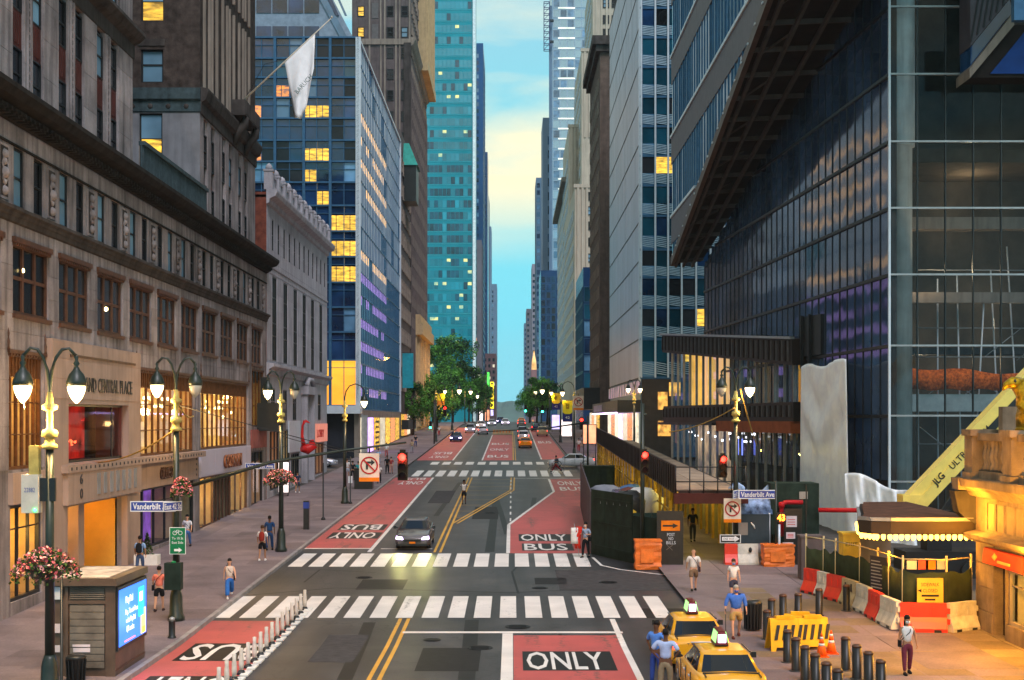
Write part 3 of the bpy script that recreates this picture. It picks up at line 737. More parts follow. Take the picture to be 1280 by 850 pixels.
# entrance hall, lit amber
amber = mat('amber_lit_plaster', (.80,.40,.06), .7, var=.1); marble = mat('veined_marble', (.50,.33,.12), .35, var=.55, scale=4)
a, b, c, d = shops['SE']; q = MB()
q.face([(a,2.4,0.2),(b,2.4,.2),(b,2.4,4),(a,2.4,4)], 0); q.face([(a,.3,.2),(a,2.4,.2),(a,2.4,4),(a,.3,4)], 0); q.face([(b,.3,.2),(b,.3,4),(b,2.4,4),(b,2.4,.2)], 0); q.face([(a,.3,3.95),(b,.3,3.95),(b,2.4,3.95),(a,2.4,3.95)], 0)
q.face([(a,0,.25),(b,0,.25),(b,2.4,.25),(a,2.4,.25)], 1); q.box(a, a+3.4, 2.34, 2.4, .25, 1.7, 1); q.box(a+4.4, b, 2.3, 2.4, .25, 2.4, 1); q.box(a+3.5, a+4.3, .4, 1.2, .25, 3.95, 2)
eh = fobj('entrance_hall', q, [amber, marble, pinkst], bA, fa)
for uu in (a+2, a+6.5): lamp_light(bA, fa.p(uu, 3.6, -1.2), 75, (1,.55,.12), .2, 'entrance_lamp')
shop_window(bA, fa, *shops['S0'], 3, [3.4], emit('bright_yellow_showroom', (1,.55,.06), 1.1, .4, .6), fm=darkm, depth=1.2)
shop_window(bA, fa, *shops['S00'], 3, [], lit_y, fm=darkm, depth=1.2)
purp = emit('purple_shop_interior', (.42,.12,.75), .5, .8, .9, col2=(.03,.03,.09))
shop_window(bA, fa, *shops['S1'], 4, [3.2], purp, fm=darkm, depth=1.3)
shop_window(bA, fa, *shops['S1b'], 1, [], mat('dark_doorway', (.02,.02,.02)), fm=darkm, depth=1.0)
lav = mat('lavender_panel', (.52,.47,.55), .45, var=.06, scale=.6, jit=.08)
fl = Fac('L', XL+.12, 40)
q = MB(); q.box(U(79.8), U(95.1), -.12, -.0, 4.05, 5.62); fobj('sign_fascia', q, lav, bA, fa)
veneer(bA, fl, U(79.9), U(95.0), [4.1, 5.58], 1.9, [], lav, name='fascia_panel', proud=.015)
wall_text('COSKRIM', 5.4, .85, mat('copper_letters', (.35,.12,.05), .4, .5), bA, fa.p(U(88.6), 4.78, .15), math.pi/2, ext=.12, bold=.012)
greenlit = emit('pale_green_showroom', (.62,.72,.55), .55, .5, .7)
a, b, c, d = shops['S2']
shop_window(bA, fa, a, a+4.2, c, d, 2, [], greenlit, fm=brownm, depth=1.4); shop_window(bA, fa, a+4.2, a+9.2, c, d, 5, [], mat('dark_doorway_brown', (.035,.02,.015)), fm=brownm, depth=1.0); shop_window(bA, fa, a+9.2, b, c, d, 3, [], greenlit, fm=brownm, depth=1.4)
wl = emit('white_display_screen', (.9,.95,1), 2.2)
for uu in (a+.35, a+9.6):
    for z in (2.2, 3.15): q = MB(); q.box(uu, uu+.9, .35, .4, z, z+.75); fobj('display_screen', q, wl, bA, fa)
shop_window(bA, fa, *shops['S3'], 2, [], lit_o, fm=darkm, depth=1.2)
q = MB(); q.box(U(95.4), U(101.2), -.14, 0, 5.4, 6.7); fobj('red_fascia', q, mat('dull_red_panel', (.30,.09,.075), .6), bA, fa)
q = MB()
for i in range(16): u = U(96.0)+i*.29; q.lathe([(.01,0),(.1,.1),(.06,.7),(.11,.8),(.01,1.4+.5*math.sin(i))], (u,.9,7.3), 6)
fobj('gold_chandelier', q, emit('gold_crystal', (1,.62,.12), 2.2, .8, 6), bA, fa)
# upper block and tower
f1 = Fac('L', XL-.1, 40); uh = []
for k in range(-1, 3):
    for o_ in (.3, 2.4): u = U(50+5.09*k)+o_; uh.append((u, u+1.15, 19.5, 24.9)); uh.append((u, u+1.15, 26.4, 33))
q = wall_holes(U(66.2), 19.2, 36, uh, .2); q.box(0, U(66.2)-.0, 3.0, 3.2, 19.2, 19.3); fobj('upper_wall', q, stone, bA, f1)
mass('upper_core', -60, XL-.35, 40, 66.2, 19.2, 36, stone_d, bA)
veneer(bA, f1, 4, U(66.15), [19.4, 20.9, 22.4, 23.9, 24.9], 9, [(h[0]-.02, h[1]+.02, 19, 25) for h in uh if h[2] < 20], stone)
fr3, pn3 = sash(1.15, 1.95, 1, .5, .07, darkm, [g_dark, g_blind, g_black], y=.12)
sp = MB(); sp.box(0, 1.15, .08, .18, 0, 1.4, 0)
for i in range(5): sp.box(.1+i*.2, .2+i*.2, .05, .08, .15, 1.25, 0)
sp_me = sp.mesh('red_spandrel', mat('oxide_red_spandrel', (.075,.022,.018), .6, var=.3))
rib = MB(); rib.box(0, .12, -.08, 0, 0, 5.5); rib.box(.3, .42, -.08, 0, 0, 5.5)
for i in range(18): rib.box(.15, .27, -.06, 0, .1+i*.3, .28+i*.3, 1)
rib_me = rib.mesh('carved_rib', [stone, stone_d])
for h in uh:
    if h[2] < 20:
        for z in (19.4, 22.75): put_window(f1, bA, fr3, pn3, h[0], z, 0, [5, 4, 5])
        f1.put('red_spandrel', sp_me, bA, h[0], 21.35); 
    else: put_window(f1, bA, fr3, pn3, h[0], 26.6, 0, [5, 4, 5])
for k in range(-1, 3): f1.put('carved_rib', rib_me, bA, U(50+5.09*k)+1.72, 19.4, 0)
course('upper_cornice', f1, bA, 0, U(66.4), [(0,24.9),(.06,24.95),(.06,25.6),(.35,25.75),(.6,26.0),(.6,26.15),(0,26.3)], stone_d)
# roof court railing
q = MB(); q.box(U(66.2), U(80.1), -.5, -.2, 19.3, 19.55); q.box(U(66.2), U(80.1), -.52, -.2, 20.75, 20.95); q.box(U(66.2), U(80.1), -.36, -.3, 19.55, 20.75)
for i in range(64): u = U(66.3)+i*.215; q.box(u, u+.08, -.42, -.36, 19.55, 20.75)
fobj('parapet_railing', q, verdi, bA, fa)
mass('court_wall', -60, -30, 66.2, 80.1, 19.2, 40, brick_d, bA)
ff = Fac('F', -32, 80.1); V = lambda x: PX(x, 80.1)+32
fh = [(V(174), V(203), 22.2, 25.4), (V(176), V(204), 27.2, 29.15), (V(176), V(205), 30.8, 33), (V(150), V(165), 27.2, 29.15)]
q = wall_holes(13.7, 19.2, 26.0, [fh[0]], .3); fobj('tower_base_wall', q, mat('grey_stone', (.20,.20,.22), .85, var=.25, scale=.7, streak=.3), bA, ff)
q = wall_holes(13.7, 26.0, 48, fh[1:], .3); fobj('tower_wall', q, brick_d, bA, ff)
course('tower_frieze', ff, bA, 0, 13.75, [(0,25.45),(.08,25.5),(.08,26.1),(.25,26.2),(.25,26.85),(0,26.9)], verdi)
for i in range(9):
    q = MB(); q.lathe([(.16,0),(.12,.04),(.02,.05)], (0,0,0), 8); 
    me_r = q.mesh('rosette', stone_d); o = link('rosette', me_r, bA, ff.p(4.5+i*1.05, 25.8, .08)-wloc(bA), (math.pi/2,0,0))
for h, pm in zip(fh, (lit_y, g_blind, lit_y, g_blind)):
    a_, b_ = sash(h[1]-h[0], h[3]-h[2], 1, .55, .09, darkm, [pm], y=.2); o = put_window(ff, bA, a_, b_, h[0], h[2])
    if pm is lit_y:
        bl = MB(); bl.box(.09, h[1]-h[0]-.09, .16, .19, (h[3]-h[2])*.55, h[3]-h[2]-.09); link('window_blind', bl.mesh('window_blind', g_blind), o)
q = MB(); q.box(V(172), V(206), -.06, 0, 29.35, 29.75); fobj('window_lintel', q, stone_d, bA, ff)
ft = Fac('L', XL, 80.1); th = []; th2 = []
for k in range(4):
    for o_ in (.95, 3.0): u = k*5.15+o_; th.append((u, u+1.1, 19.5, 25.3)); th2.append((u, u+1.1, 27.0, 33.9)); th2.append((u, u+1.1, 34.6, 48))
th = [h for h in th if h[1] < 16.9]; th2 = [h for h in th2 if h[1] < 16.9]
q = wall_holes(17.2, 19.2, 26, th, .2); fobj('tower_side_wall', q, stone, bA, ft)
q = wall_holes(17.2, 26, 48, th2, .2); fobj('tower_side_wall', q, brick_d, bA, ft)
mass('tower_core', -60, XL-.3, 80.5, 97.3, 19.2, 48, stone_d, bA)
for h in th+th2:
    z = h[2]
    while z < min(h[3]-1, 34): put_window(ft, bA, fr3, pn3, h[0], z, 0, [5, 2, 6]); z += 3.0
    if h[2] > 26:
        for e in (h[0]-.22, h[1]+.04):
            q = MB(); q.box(0, .18, -.16, 0, 0, h[3]-h[2]); ft.put('stone_rib', q.mesh('stone_rib', tan_m), bA, e, h[2])
course('tower_cornice', ft, bA, -.05, 17.3, [(0,25.35),(.1,25.4),(.1,26.05),(.35,26.2),(.5,26.7),(.5,26.85),(0,26.95)], stone_d)
# bracketed balcony under the flag
q = MB(); q.box(8.5, 13.6, -1.0, 0, 27.2, 28.2, 0)
for i in range(14): q.box(8.7+i*.35, 8.85+i*.35, -1.03, -1.0, 27.3, 28.1, 0)
for u in (9.2, 12.9): q.tube([(u,-.9,27.2),(u,-.8,26.7),(u,-.4,26.3),(u,-.1,25.4)], [.22,.3,.3,.2], 8, 0)
fobj('balcony', q, stone_d, bA, ft)
# flagpole with a white flag
fp = thing('flagpole', 'long pale angled flagpole on the bracketed balcony carrying a white flag', 'flagpole', (XL+.4, 89.8, 28.2))
q = MB(); q.tube([(0,0,0),(6.0,0,5.6)], [.07,.035], 8); q.lathe([(.01,-.1),(.09,0),(.01,.1)], (6.05,0,5.68), 8); lobj('pole', q, mat('pale_pole', (.6,.52,.42), .4), fp)
q = MB(); q.tube([(.1,.2,.0),(1.6,.1,2.6),(3.2,.0,3.0)], .02, 5); lobj('stay_cable', q, darkm, fp)
fl_ = thing('flag', 'white flag with faint green lettering hanging limp from the angled pole', 'flag', (XL+.4, 89.8, 28.2))
q = MB(); rows = []
for i in range(13):
    t = i/12; a = Vector((2.95+2.0*t, 0, 2.75+1.87*t)); rows.append([])
    L = 4.4-1.7*abs(t-.35)**1.2
    bot = Vector((3.9+1.0*t-.3*(1-t), 0, -1.3+3.6*t*t if t > .4 else -1.3+.9*(.4-t)+.58*t))
    for j in range(13):
        s_ = j/12; p_ = a.lerp(bot, s_); p_.y += .28*math.sin(t*9+s_*3)*s_; rows[-1].append(p_)
q.grid(rows, 0); fo = lobj('cloth', q, mat('white_flag_cloth', (.92,.90,.92), .8, var=.08, scale=2), fl_)
md = fo.modifiers.new('thickness', 'SOLIDIFY'); md.thickness = .012
me = fit_text('BARUCH', 1.5, .3); me.materials.append(mat('grey_green_print', (.10,.16,.14)))
o = link('lettering', me, fl_, (4.25,-.34,1.2), (math.pi/2,D2R(-48),0))

# ============================================================ LEFT: pale stone building with roof balustrade
bB = thing('stone_building', 'pale carved stone commercial building with balustraded roof on the near corner of the avenue', 'building', (-24, 118, 1.5))
fb = Fac('L', XL, 101.8); LB = 33.2
def ub(x): return YL(x)-101.8
hb = []
sm_u = [ub(339.5)+i*2.62 for i in range(12)]
for u in sm_u: hb.append((u, u+.85, 20.3, 22.7))
tall = [ub(x) for x in (340, 354, 366.5, 378, 388.5, 399)]
for u in tall: hb.append((u, u+2.1, 11.9, 18.4))
low = [ub(338.6), ub(354), ub(366), ub(388), ub(397.5)]
for u in low: hb.append((u, u+1.9, 7.3, 9.8))
gsh = [(ub(337), ub(350), 2.0, 6.6), (ub(352), ub(363), 2.0, 6.6), (ub(364), ub(375), 2.2, 4.6), (ub(388), ub(405), 2.2, 5.2)]
hb += gsh
q = wall_holes(LB, -1, 24.0, hb, .16); fobj('wall', q, stone_l, bB, fb)
q = MB(); q.box(0, LB, 0, 8, 24, 24.4); q.face([(LB,0,-1),(LB,0,24.2),(LB,40,24.2),(LB,40,-1)]); q.face([(0,0,-1),(0,0,24.2),(0,40,24.2),(0,40,-1)]); fobj('side_wall', q, brick_r, bB, fb)
mass('building_core', -60, XL-1.9, 101.8, 134.8, -1, 24.0, stone_d, bB)
veneer(bB, fb, .1, LB, [18.5, 19.4, 20.3, 21.1, 21.9, 22.7, 23.5], 2.1, hb, stone_l)
veneer(bB, fb, .1, LB, [11.9, 13.2, 14.5, 15.8, 17.1, 18.4], 3, hb, stone_l)
course('cornice', fb, bB, -.1, LB+.2, [(0,23.5),(.2,23.6),(.25,23.9),(.7,24.1),(.8,24.4),(.8,24.55),(0,24.6)], stone_l)
course('string_course', fb, bB, -.05, LB+.1, [(0,10.7),(.15,10.8),(.2,11.2),(.55,11.4),(.55,11.6),(0,11.7)], stone_l)
course('string_course', fb, bB, -.05, LB+.1, [(0,18.9),(.1,18.95),(.1,19.1),(0,19.15)], stone_l)
pst = MB(); pst.box(0, .7, -.45, .2, 0, 1.35); pst.box(-.06, .76, -.5, .25, 1.35, 1.5); pst.lathe([(.2,0),(.28,.15),(.2,.35),(.02,.5)], (.35,-.12,1.5), 8); pst_me = pst.mesh('parapet_post', stone_l)
pnl = MB(); pnl.box(0, 1.95, -.3, 0, 0, .2); pnl.box(0, 1.95, -.32, .0, 1.05, 1.25)
for i in range(7): pnl.lathe([(.07,.2),(.11,.4),(.05,.65),(.1,.9),(.07,1.05)], (.2+i*.26,-.15,0), 6)
pnl_me = pnl.mesh('balustrade', stone_l)
for i in range(12): fb.put('parapet_post', pst_me, bB, i*2.9, 24.6); 
for i in range(11): fb.put('balustrade', pnl_me, bB, i*2.9+.8, 24.6)
frs, pns = sash(.85, 2.4, 1, .5, .06, blackm, [g_black], y=.08)
frt, pnt = sash(2.1, 6.5, 3, [.3, .45, .75], .1, blackm, [g_black], y=.08)
frl, pnl_ = sash(1.9, 2.5, 2, .6, .09, blackm, [g_black], y=.08)
for h in hb[:12]: put_window(fb, bB, frs, pns, h[0], h[2])
for h in hb[12:18]: put_window(fb, bB, frt, pnt, h[0], h[2])
for h in hb[18:23]: put_window(fb, bB, frl, pnl_, h[0], h[2])
shop_window(bB, fb, *gsh[0], 3, [5.2], lit_o, fm=darkm); shop_window(bB, fb, *gsh[1], 3, [5.2], lit_w, fm=darkm)
shop_window(bB, fb, *gsh[2], 4, [], g_dark, fm=darkm); shop_window(bB, fb, *gsh[3], 4, [4.2], emit('pink_lit_shop', (1,.5,.32), 1.1, .6, 1.0), fm=brownm)
q = MB(); uu = ub(377); q.box(uu, uu+.5, -.5, 0, 1, 9.6); q.box(uu+4.2, uu+4.7, -.5, 0, 1, 9.6); q.box(uu-.2, uu+4.9, -.65, 0, 9.6, 10.3); q.tube([(uu+.2,-.4,10.3),(uu+1.2,-.4,10.9),(uu+3.5,-.4,10.9),(uu+4.5,-.4,10.3)], .22, 6); q.box(uu+.5, uu+4.2, .2, .5, 1, 9.6); fobj('doorway_surround', q, stone_l, bB, fb)
q = MB(); q.box(ub(388)-.3, ub(405)+.3, -.3, 0, 5.3, 7.0); fobj('pink_sign_board', q, emit('coral_lit_sign', (.85,.25,.17), .5, .2, 1.0), bB, fb)
wall_text('LOBBY', 4.6, .75, mat('red_letters', (.5,.03,.03)), bB, fb.p(ub(396.5), 6.1, .31), math.pi/2, ext=.03)
q = MB(); q.box(ub(360), ub(374), -.12, 0, 4.7, 7.3); fobj('grey_panel', q, steel_w, bB, fb)
rs = thing('red_sculpture', 'bright red metal bird shaped sign fixed over the grey shop panel', 'sign', fb.p(ub(368), 4.8, .6))
q = MB(); q.tube([(0,0,.2),(.5,.1,.1),(1.0,.2,.4),(.9,.2,.9)], [.3,.45,.42,.2], 8); q.tube([(.2,0,.4),(.05,0,1.2),(.1,0,2.1),(.3,0,2.5)], [.2,.13,.1,.16], 8); q.tube([(.3,0,2.5),(.75,0,2.3)], [.14,.02], 6); lobj('body', q, mat('red_enamel', (.55,.02,.02), .3), rs); rs.rotation_euler = (0,0,D2R(20))
aw = thing('shop_awning', 'black projecting shop canopy sign beside the gold chandelier window', 'awning', (XL+.02, 100.5, 6.6))
q = MB(); q.box(0, 1.5, -2.6, .8, 0, 2.0); q.box(0, .5, -1.2, -.2, 2.0, 3.9); lobj('canopy_box', q, blackm, aw)
q = MB(); q.box(1.5, 1.53, -2.4, .6, .4, 1.6); lobj('sign_face', q, darkm, aw)

# ============================================================ LEFT: glass corner block across the avenue
bC = thing('glass_building', 'blue gridded glass office block with amber lit floors across the avenue on the left', 'building', (-26, 190, 3))
YC = 162.7; fcF = Fac('F', PX(300, YC), YC); sc = F/YC
cz = [PZ(y, YC) for y in (507, 450, 415, 384, 353, 321, 289, 257, 228, 202, 175.5, 148, 122, 97, 73, 47)]
cu = [PX(x, YC)-PX(300, YC) for x in (310, 327, 344, 362, 380, 396, 413, 430, 447.5)]
lit_cells = {(4,11):lit_y,(5,11):lit_y,(0,11):lit_o,(2,12):lit_o,(4,9):lit_y,(5,9):lit_y,(6,6):lit_y,(7,6):lit_y,(6,5):lit_y,(7,5):lit_y,(5,7):lit_y,(4,8):lit_y,(6,4):lit_y,(7,4):lit_y,(0,9):lit_o}
lob = emit('orange_lobby', (1,.30,.02), .85, .35, .25, streaky=(.3,.3,1), col2=(1,.48,.04))
seg = {}
for i in range(8):
    for j in range(15):
        w_ = cu[i+1]-cu[i]; h_ = cz[j+1]-cz[j]; key = (round(w_, 1), round(h_, 1))
        m_ = lob if (j == 0 and i > 3) else lit_cells.get((i, j), random.choices([g_blue, g_dark, g_blue2, g_teal_d], [6, 2, 1.2, 1.5])[0])
        f_ = MB(); fh_ = .3 if m_ in (lit_y, lit_o) else 0
        f_.face([(.0,.0,0),(w_,0,0),(w_,0,h_),(0,0,h_)])
        o = fcF.put('pane', f_.mesh('pane', m_), bC, cu[i], cz[j], -.05)
        if m_ in (lit_y, lit_o):
            b_ = MB(); b_.box(.05, w_-.05, -.03, 0, h_*.62, h_*.98); b_.box(w_*.4, w_*.45, -.03, 0, 0, h_*.62); link('spandrel_shade', b_.mesh('spandrel_shade', g_blue), o)
for i, u in enumerate(cu):
    q = MB(); r_ = .32 if i % 2 == 0 else .09; q.box(u-r_/2, u+r_/2, -.3 if i % 2 == 0 else -.1, 0, cz[0], cz[-1]); fobj('mullion', q, steel, bC, fcF)
for j, z in enumerate(cz):
    q = MB(); q.box(cu[0], cu[-1]+.15, -.22, 0, z-.1, z+.1); fobj('transom', q, steel, bC, fcF)
    if j: q = MB(); q.box(cu[0], cu[-1], -.08, 0, z-.95, z-.88); fobj('transom', q, steel, bC, fcF)
q = MB()
for i in range(6): a = cu[0]+i*2.3; q.bar((a, .4, cz[-1]-.3), (a+1.6, 3.5, cz[-1]-2.6), .22, .22)
fobj('roof_truss', q, steel, bC, fcF)
mass('building_core', PX(300, YC), XL-.3, YC+.3, 223, 0, cz[-1]-.3, g_dark, bC)
fcL = Fac('L', XL, YC); zt = cz[-1]
ncx = 15; nzz = 16; hh = (zt-8.5)/nzz; ww = (223-YC)/ncx
frc = MB(); frc.box(0, .08, -.05, .05, 0, hh); frc.box(.08, ww, -.03, .05, 0, .14); frc.box(ww*.5, ww*.5+.06, -.05, .05, .22, hh); frc_me = frc.mesh('window', steel)
pm = {}
for k, m_ in (('b', g_blue), ('p', mat('painted_sky_glass', (.68,.76,.92), .25, .1, var=.3, scale=.35)), ('a', emit('gold_office_strip', (1,.52,.12), 1.0, .8, 2.0, streaky=(.5,.9,2), col2=(.25,.30,.40))), ('v', emit('violet_lit_interior', (.60,.36,1.0), .6, .8, 3.0, streaky=(.5,.5,4), col2=(.02,.04,.13))), ('y', lit_y)):  # pale panes carry the bright sky reflection in their base colour
    g = MB(); g.face([(0,.03,0),(ww,.03,0),(ww,.03,hh*(.62 if k in 'av' else 1)),(0,.03,hh*(.62 if k in 'av' else 1))], 1 if k in 'av' else 0)
    if k in 'av': g.face([(0,.03,hh*.62),(ww,.03,hh*.62),(ww,.03,hh),(0,.03,hh)], 0)
    pm[k] = g.mesh('pane', [m_, MT['painted_sky_glass'] if k == 'a' else g_blue])
def pickC(u, z):
    r = int(round((z-8.5)/hh)); c = u/ww
    if r in (6, 9, 10, 11, 12) and c < 8.5 and random.random() < .85: return pm['a']
    if r < 6 and c < 8.5 and random.random() < .8: return pm['v']
    if r > 6: return pm['p'] if random.random() < .9 else pm['b']
    return pm['b']
window_grid(bC, fcL, frc_me, None, [i*ww for i in range(ncx)], [8.5+j*hh for j in range(nzz)], pick=pickC)
q = MB(); q.box(-.3, 0, -.3, .3, 8.5, zt); q.box(60.3-.3, 60.3, -.2, .3, 8.5, zt); q.box(0, 60.3, -.2, .3, zt-.3, zt); fobj('corner_trim', q, steel_w, bC, fcL)
q = MB(); q.box(PX(400,YC)-PX(300,YC), cu[-1]+.4, -1.2, 1, PZ(517,YC), PZ(507,YC)); fobj('canopy_slab', q, steel_w, bC, fcF)
q = MB(); q.box(0, cu[-1]+.3, 2.5, 3, 0, 8); fobj('garage_wall', q, alu, bC, fcF)
for i in range(5):
    q = MB(); q.box(PX(415+i*8.5,YC)-PX(300,YC), PX(423+i*8.5,YC)-PX(300,YC), 2.42, 2.5, 2.5, 7.9); fobj('wall_panel', q, alu, bC, fcF)
q = MB(); q.box(0, 60.3, -.05, .5, 1, 8.5); fobj('shopfront_band', q, tan_m, bC, fcL)
ycub = mat('window_display', (.03,.02,.02))
for i, m_ in enumerate((lit_w, emit('violet_sign', (.7,.4,1), 1.6, .6, 1.5), lit_y, lit_w, lit_y, lit_o, lit_y)):
    q = MB(); q.box(1.5+i*8.2, 8.6+i*8.2, -.09, -.05, 3.2, 7.6); o = fobj('shopfront_window', q, m_, bC, fcL)
q = MB()
for r_ in range(6):
    for c_ in range(2): q.box(19.6+c_*2.4, 21.2+c_*2.4+.5*(r_ % 2), -.14, -.09, 3.4+r_*.7, 3.7+r_*.7)
fobj('display_shelves', q, blackm, bC, fcL)

# sloping tower behind it
bS = thing('sloped_tower', 'office tower with a slanting striped glass flank rising behind the blue glass block', 'tower', (-28, 232, 4))
YS = 228; q = MB(); x0 = PX(300, YS); Zs = lambda y: PZ(y, YS)
q.prism([(x0, 20), (PX(470, YS), 20), (PX(443, YS), Zs(50)), (PX(401, YS), Zs(-30)), (x0, Zs(-30))], YS, YS+24, lambda a, b, h: (a, h, b)); wobj('wall', q, mat('blue_grey_cladding', (.22,.27,.34), .5), bS)
for j, y in enumerate((-12, 8, 41)):
    for i in range(5):
        xa = 300+i*20; g = MB(); g.box(PX(xa, YS)+.1, PX(xa+19, YS)-.0, YS-.12, YS-.0, Zs(y+8.5), Zs(y-8)); wobj('window', g, g_blue, bS)
for i, (a, b) in enumerate(((384, 393), (397, 404), (409, 414))):
    g = MB(); sl = .55; g.prism([(PX(a, YS), Zs(-30+0)), (PX(b, YS), Zs(-30)), (PX(b+43, YS), Zs(50)), (PX(a+43, YS), Zs(50))], YS-.25, YS-.02, lambda u, v, h: (u, h, v)) if b+43 < 447 else g.prism([(PX(a, YS), Zs(-30)), (PX(b-2, YS), Zs(-30)), (PX(b+20, YS), Zs(20)), (PX(a+22, YS), Zs(20))], YS-.25, YS-.02, lambda u, v, h: (u, h, v))
    wobj('slanting_glass_strip', g, [g_blue2, g_blue, g_blue2][i], bS)
# ============================================================ LEFT: brown brick tower and what lies beyond
def pane_me(w, h, m, y=.03, name='pane'):
    g = MB(); g.face([(0,y,0),(w,y,0),(w,y,h),(0,y,h)]); return g.mesh(name, m)
def frame_me(w, h, fr=.1, m=None, out=.06, split=None, vert=None):
    f = MB(); f.box(0, fr, -out, .05, 0, h); f.box(w-fr, w, -out, .05, 0, h); f.box(fr, w-fr, -out, .05, 0, fr); f.box(fr, w-fr, -out, .05, h-fr, h)
    if split: f.box(fr, w-fr, -out*.7, .04, h*split-fr*.4, h*split+fr*.4)
    if vert: f.box(w*vert-fr*.4, w*vert+fr*.4, -out*.7, .045, fr, h-fr)
    return f.mesh('window', m or darkm)
bD = thing('brick_tower', 'brown brick tower with paired windows and orange lit cornice left of the teal tower', 'tower', (-25, 268, 5))
YD = 246; fd = Fac('F', PX(440, YD), YD); ud = lambda x: PX(x, YD)-PX(440, YD); zd = lambda y: PZ(y, YD)
mass('wall', PX(440, YD), XL, YD, 292, 4, 118, brick_b, bD)
rows = [zd(y) for y in (21, 47, 73, 103, 128, 152, 178)]; rows = [rows[1]+3.79*k for k in (-5,-4,-3,-2,-1,0,1,2)]
fdw = frame_me(ud(491.5)-ud(483), 1.9, .14, split=.5); wd_ = ud(491.5)-ud(483)
pD = [pane_me(wd_, 1.9, m_) for m_ in (g_dark, g_blind, g_black)]; pDy = pane_me(wd_, 1.9, lit_y)
cnt = [0]
window_grid(bD, fd, fdw, pD, [ud(483.5), ud(501.5)], rows, [4, 2, 3], d=.06, count=cnt)
window_grid(bD, fd, fdw, pD, [ud(447)], rows[5:], None, d=.06, count=cnt, pick=lambda u, z: pDy)
for u0_, u1_ in ((461, 463), (475, 477), (480, 482), (494, 496), (499, 500.5), (511, 513)):
    q = MB(); q.box(ud(u0_), ud(u1_), -.2, 0, 44, 118); fobj('brick_pier', q, tan_m, bD, fd)
for z in rows[5:]:
    q = MB(); q.box(ud(465), ud(473), -.1, 0, z-.3, z+2.4); fobj('stone_panel', q, mat('grey_infill', (.13,.12,.12)) if 'grey_infill' not in MT else MT['grey_infill'], bD, fd)
q = MB(); q.box(0, ud(513.5), -.35, 0, zd(56), zd(49)); fobj('band_course', q, tan_m, bD, fd)
q = MB(); q.box(ud(505), ud(514), -.5, 0, 4, zd(54)); fobj('corner_pier', q, stone_d, bD, fd)
fdl = Fac('L', XL, YD)
fs = frame_me(1.2, 2.0, .12, tan_m, .12); pS = [pane_me(1.2, 2.0, m_) for m_ in (g_dark, g_black)]
window_grid(bD, fdl, fs, pS, [1.6+i*2.75 for i in range(16)], [24+3.79*k for k in range(20)], d=.1, limit=290, count=cnt)
for i in range(17): q = MB(); q.box(i*2.75+.2, i*2.75+.7, -.3, 0, 8, 70); fobj('brick_pier', q, brick_b, bD, fdl)
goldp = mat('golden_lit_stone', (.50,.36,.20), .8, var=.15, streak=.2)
course('upper_cornice', fdl, bD, 0, 46.3, [(0,zd(58)),(.5,zd(55)),(1.0,zd(49)),(1.0,zd(47)),(0,zd(46))], tan_m)
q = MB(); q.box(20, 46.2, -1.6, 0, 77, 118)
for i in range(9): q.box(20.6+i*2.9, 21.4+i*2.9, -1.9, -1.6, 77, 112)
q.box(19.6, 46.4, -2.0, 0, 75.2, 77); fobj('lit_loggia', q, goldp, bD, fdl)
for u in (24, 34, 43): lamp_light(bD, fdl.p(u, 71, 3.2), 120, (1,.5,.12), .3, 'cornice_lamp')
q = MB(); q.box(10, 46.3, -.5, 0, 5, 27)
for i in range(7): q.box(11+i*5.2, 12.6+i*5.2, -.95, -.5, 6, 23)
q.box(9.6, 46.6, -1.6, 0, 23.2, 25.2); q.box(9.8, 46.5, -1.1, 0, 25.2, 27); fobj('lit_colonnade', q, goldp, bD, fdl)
for u in (16, 27, 38): lamp_light(bD, fdl.p(u, 10, 5), 420, (1,.5,.1), .3, 'facade_floodlight')
for u in (16, 27, 38): lamp_light(bD, fdl.p(u, 19, 6), 420, (1,.5,.1), .3, 'facade_floodlight')
# narrow older building in front of it
bN = thing('narrow_building', 'narrow dark stone building with a green copper oriel roof beside the glass block', 'building', (-24, 234, 4))
mass('wall', -34, XL, 223.3, 245.8, 3, PZ(178, 234), brick_b, bN)
fn_ = Fac('L', XL, 223.3)
window_grid(bN, fn_, frame_me(2.0, 2.4, .15, tan_m, .15, .5), [pane_me(2.0, 2.4, g_black), pane_me(2.0, 2.4, g_dark)], [1.2+i*3.6 for i in range(6)], [12+4*k for k in range(10)], d=.1)
q = MB(); q.box(6, 12, -2.2, 0, 44, 50); fobj('oriel', q, blackm, bN, fn_)
q = MB(); q.grid([[(5.6,-2.5,50),(12.4,-2.5,50),(12.4,0,50),(5.6,0,50)],[(7.5,-.9,54),(10.5,-.9,54),(10.5,0,54),(7.5,0,54)]], 0, True, False, True); fobj('copper_roof', q, mat('green_copper', (.03,.30,.25), .5), bN, fn_)
q = MB(); q.box(2, 20, -1.2, 0, PZ(540, 234)+.5, PZ(535, 234)+1.4); fobj('shop_canopy', q, darkm, bN, fn_)
for i, m_ in enumerate((lit_y, lit_o, lit_w)): q = MB(); q.box(2+i*6.5, 7.8+i*6.5, -.08, 0, 4.6, 8.2); fobj('shopfront_window', q, m_, bN, fn_)
bnr = thing('street_banner', 'turquoise banner hanging from the narrow dark building on the left', 'banner', fn_.p(1, 17, 1.2))
q = MB(); q.box(-.9, .9, -.04, .04, -4.5, 1.2); lobj('cloth', q, mat('turquoise_cloth', (.02,.28,.36), .6), bnr); q = MB(); q.tube([(-1.2,0,1.3),(.9,0,1.3)], .05, 6); lobj('bracket', q, darkm, bnr)

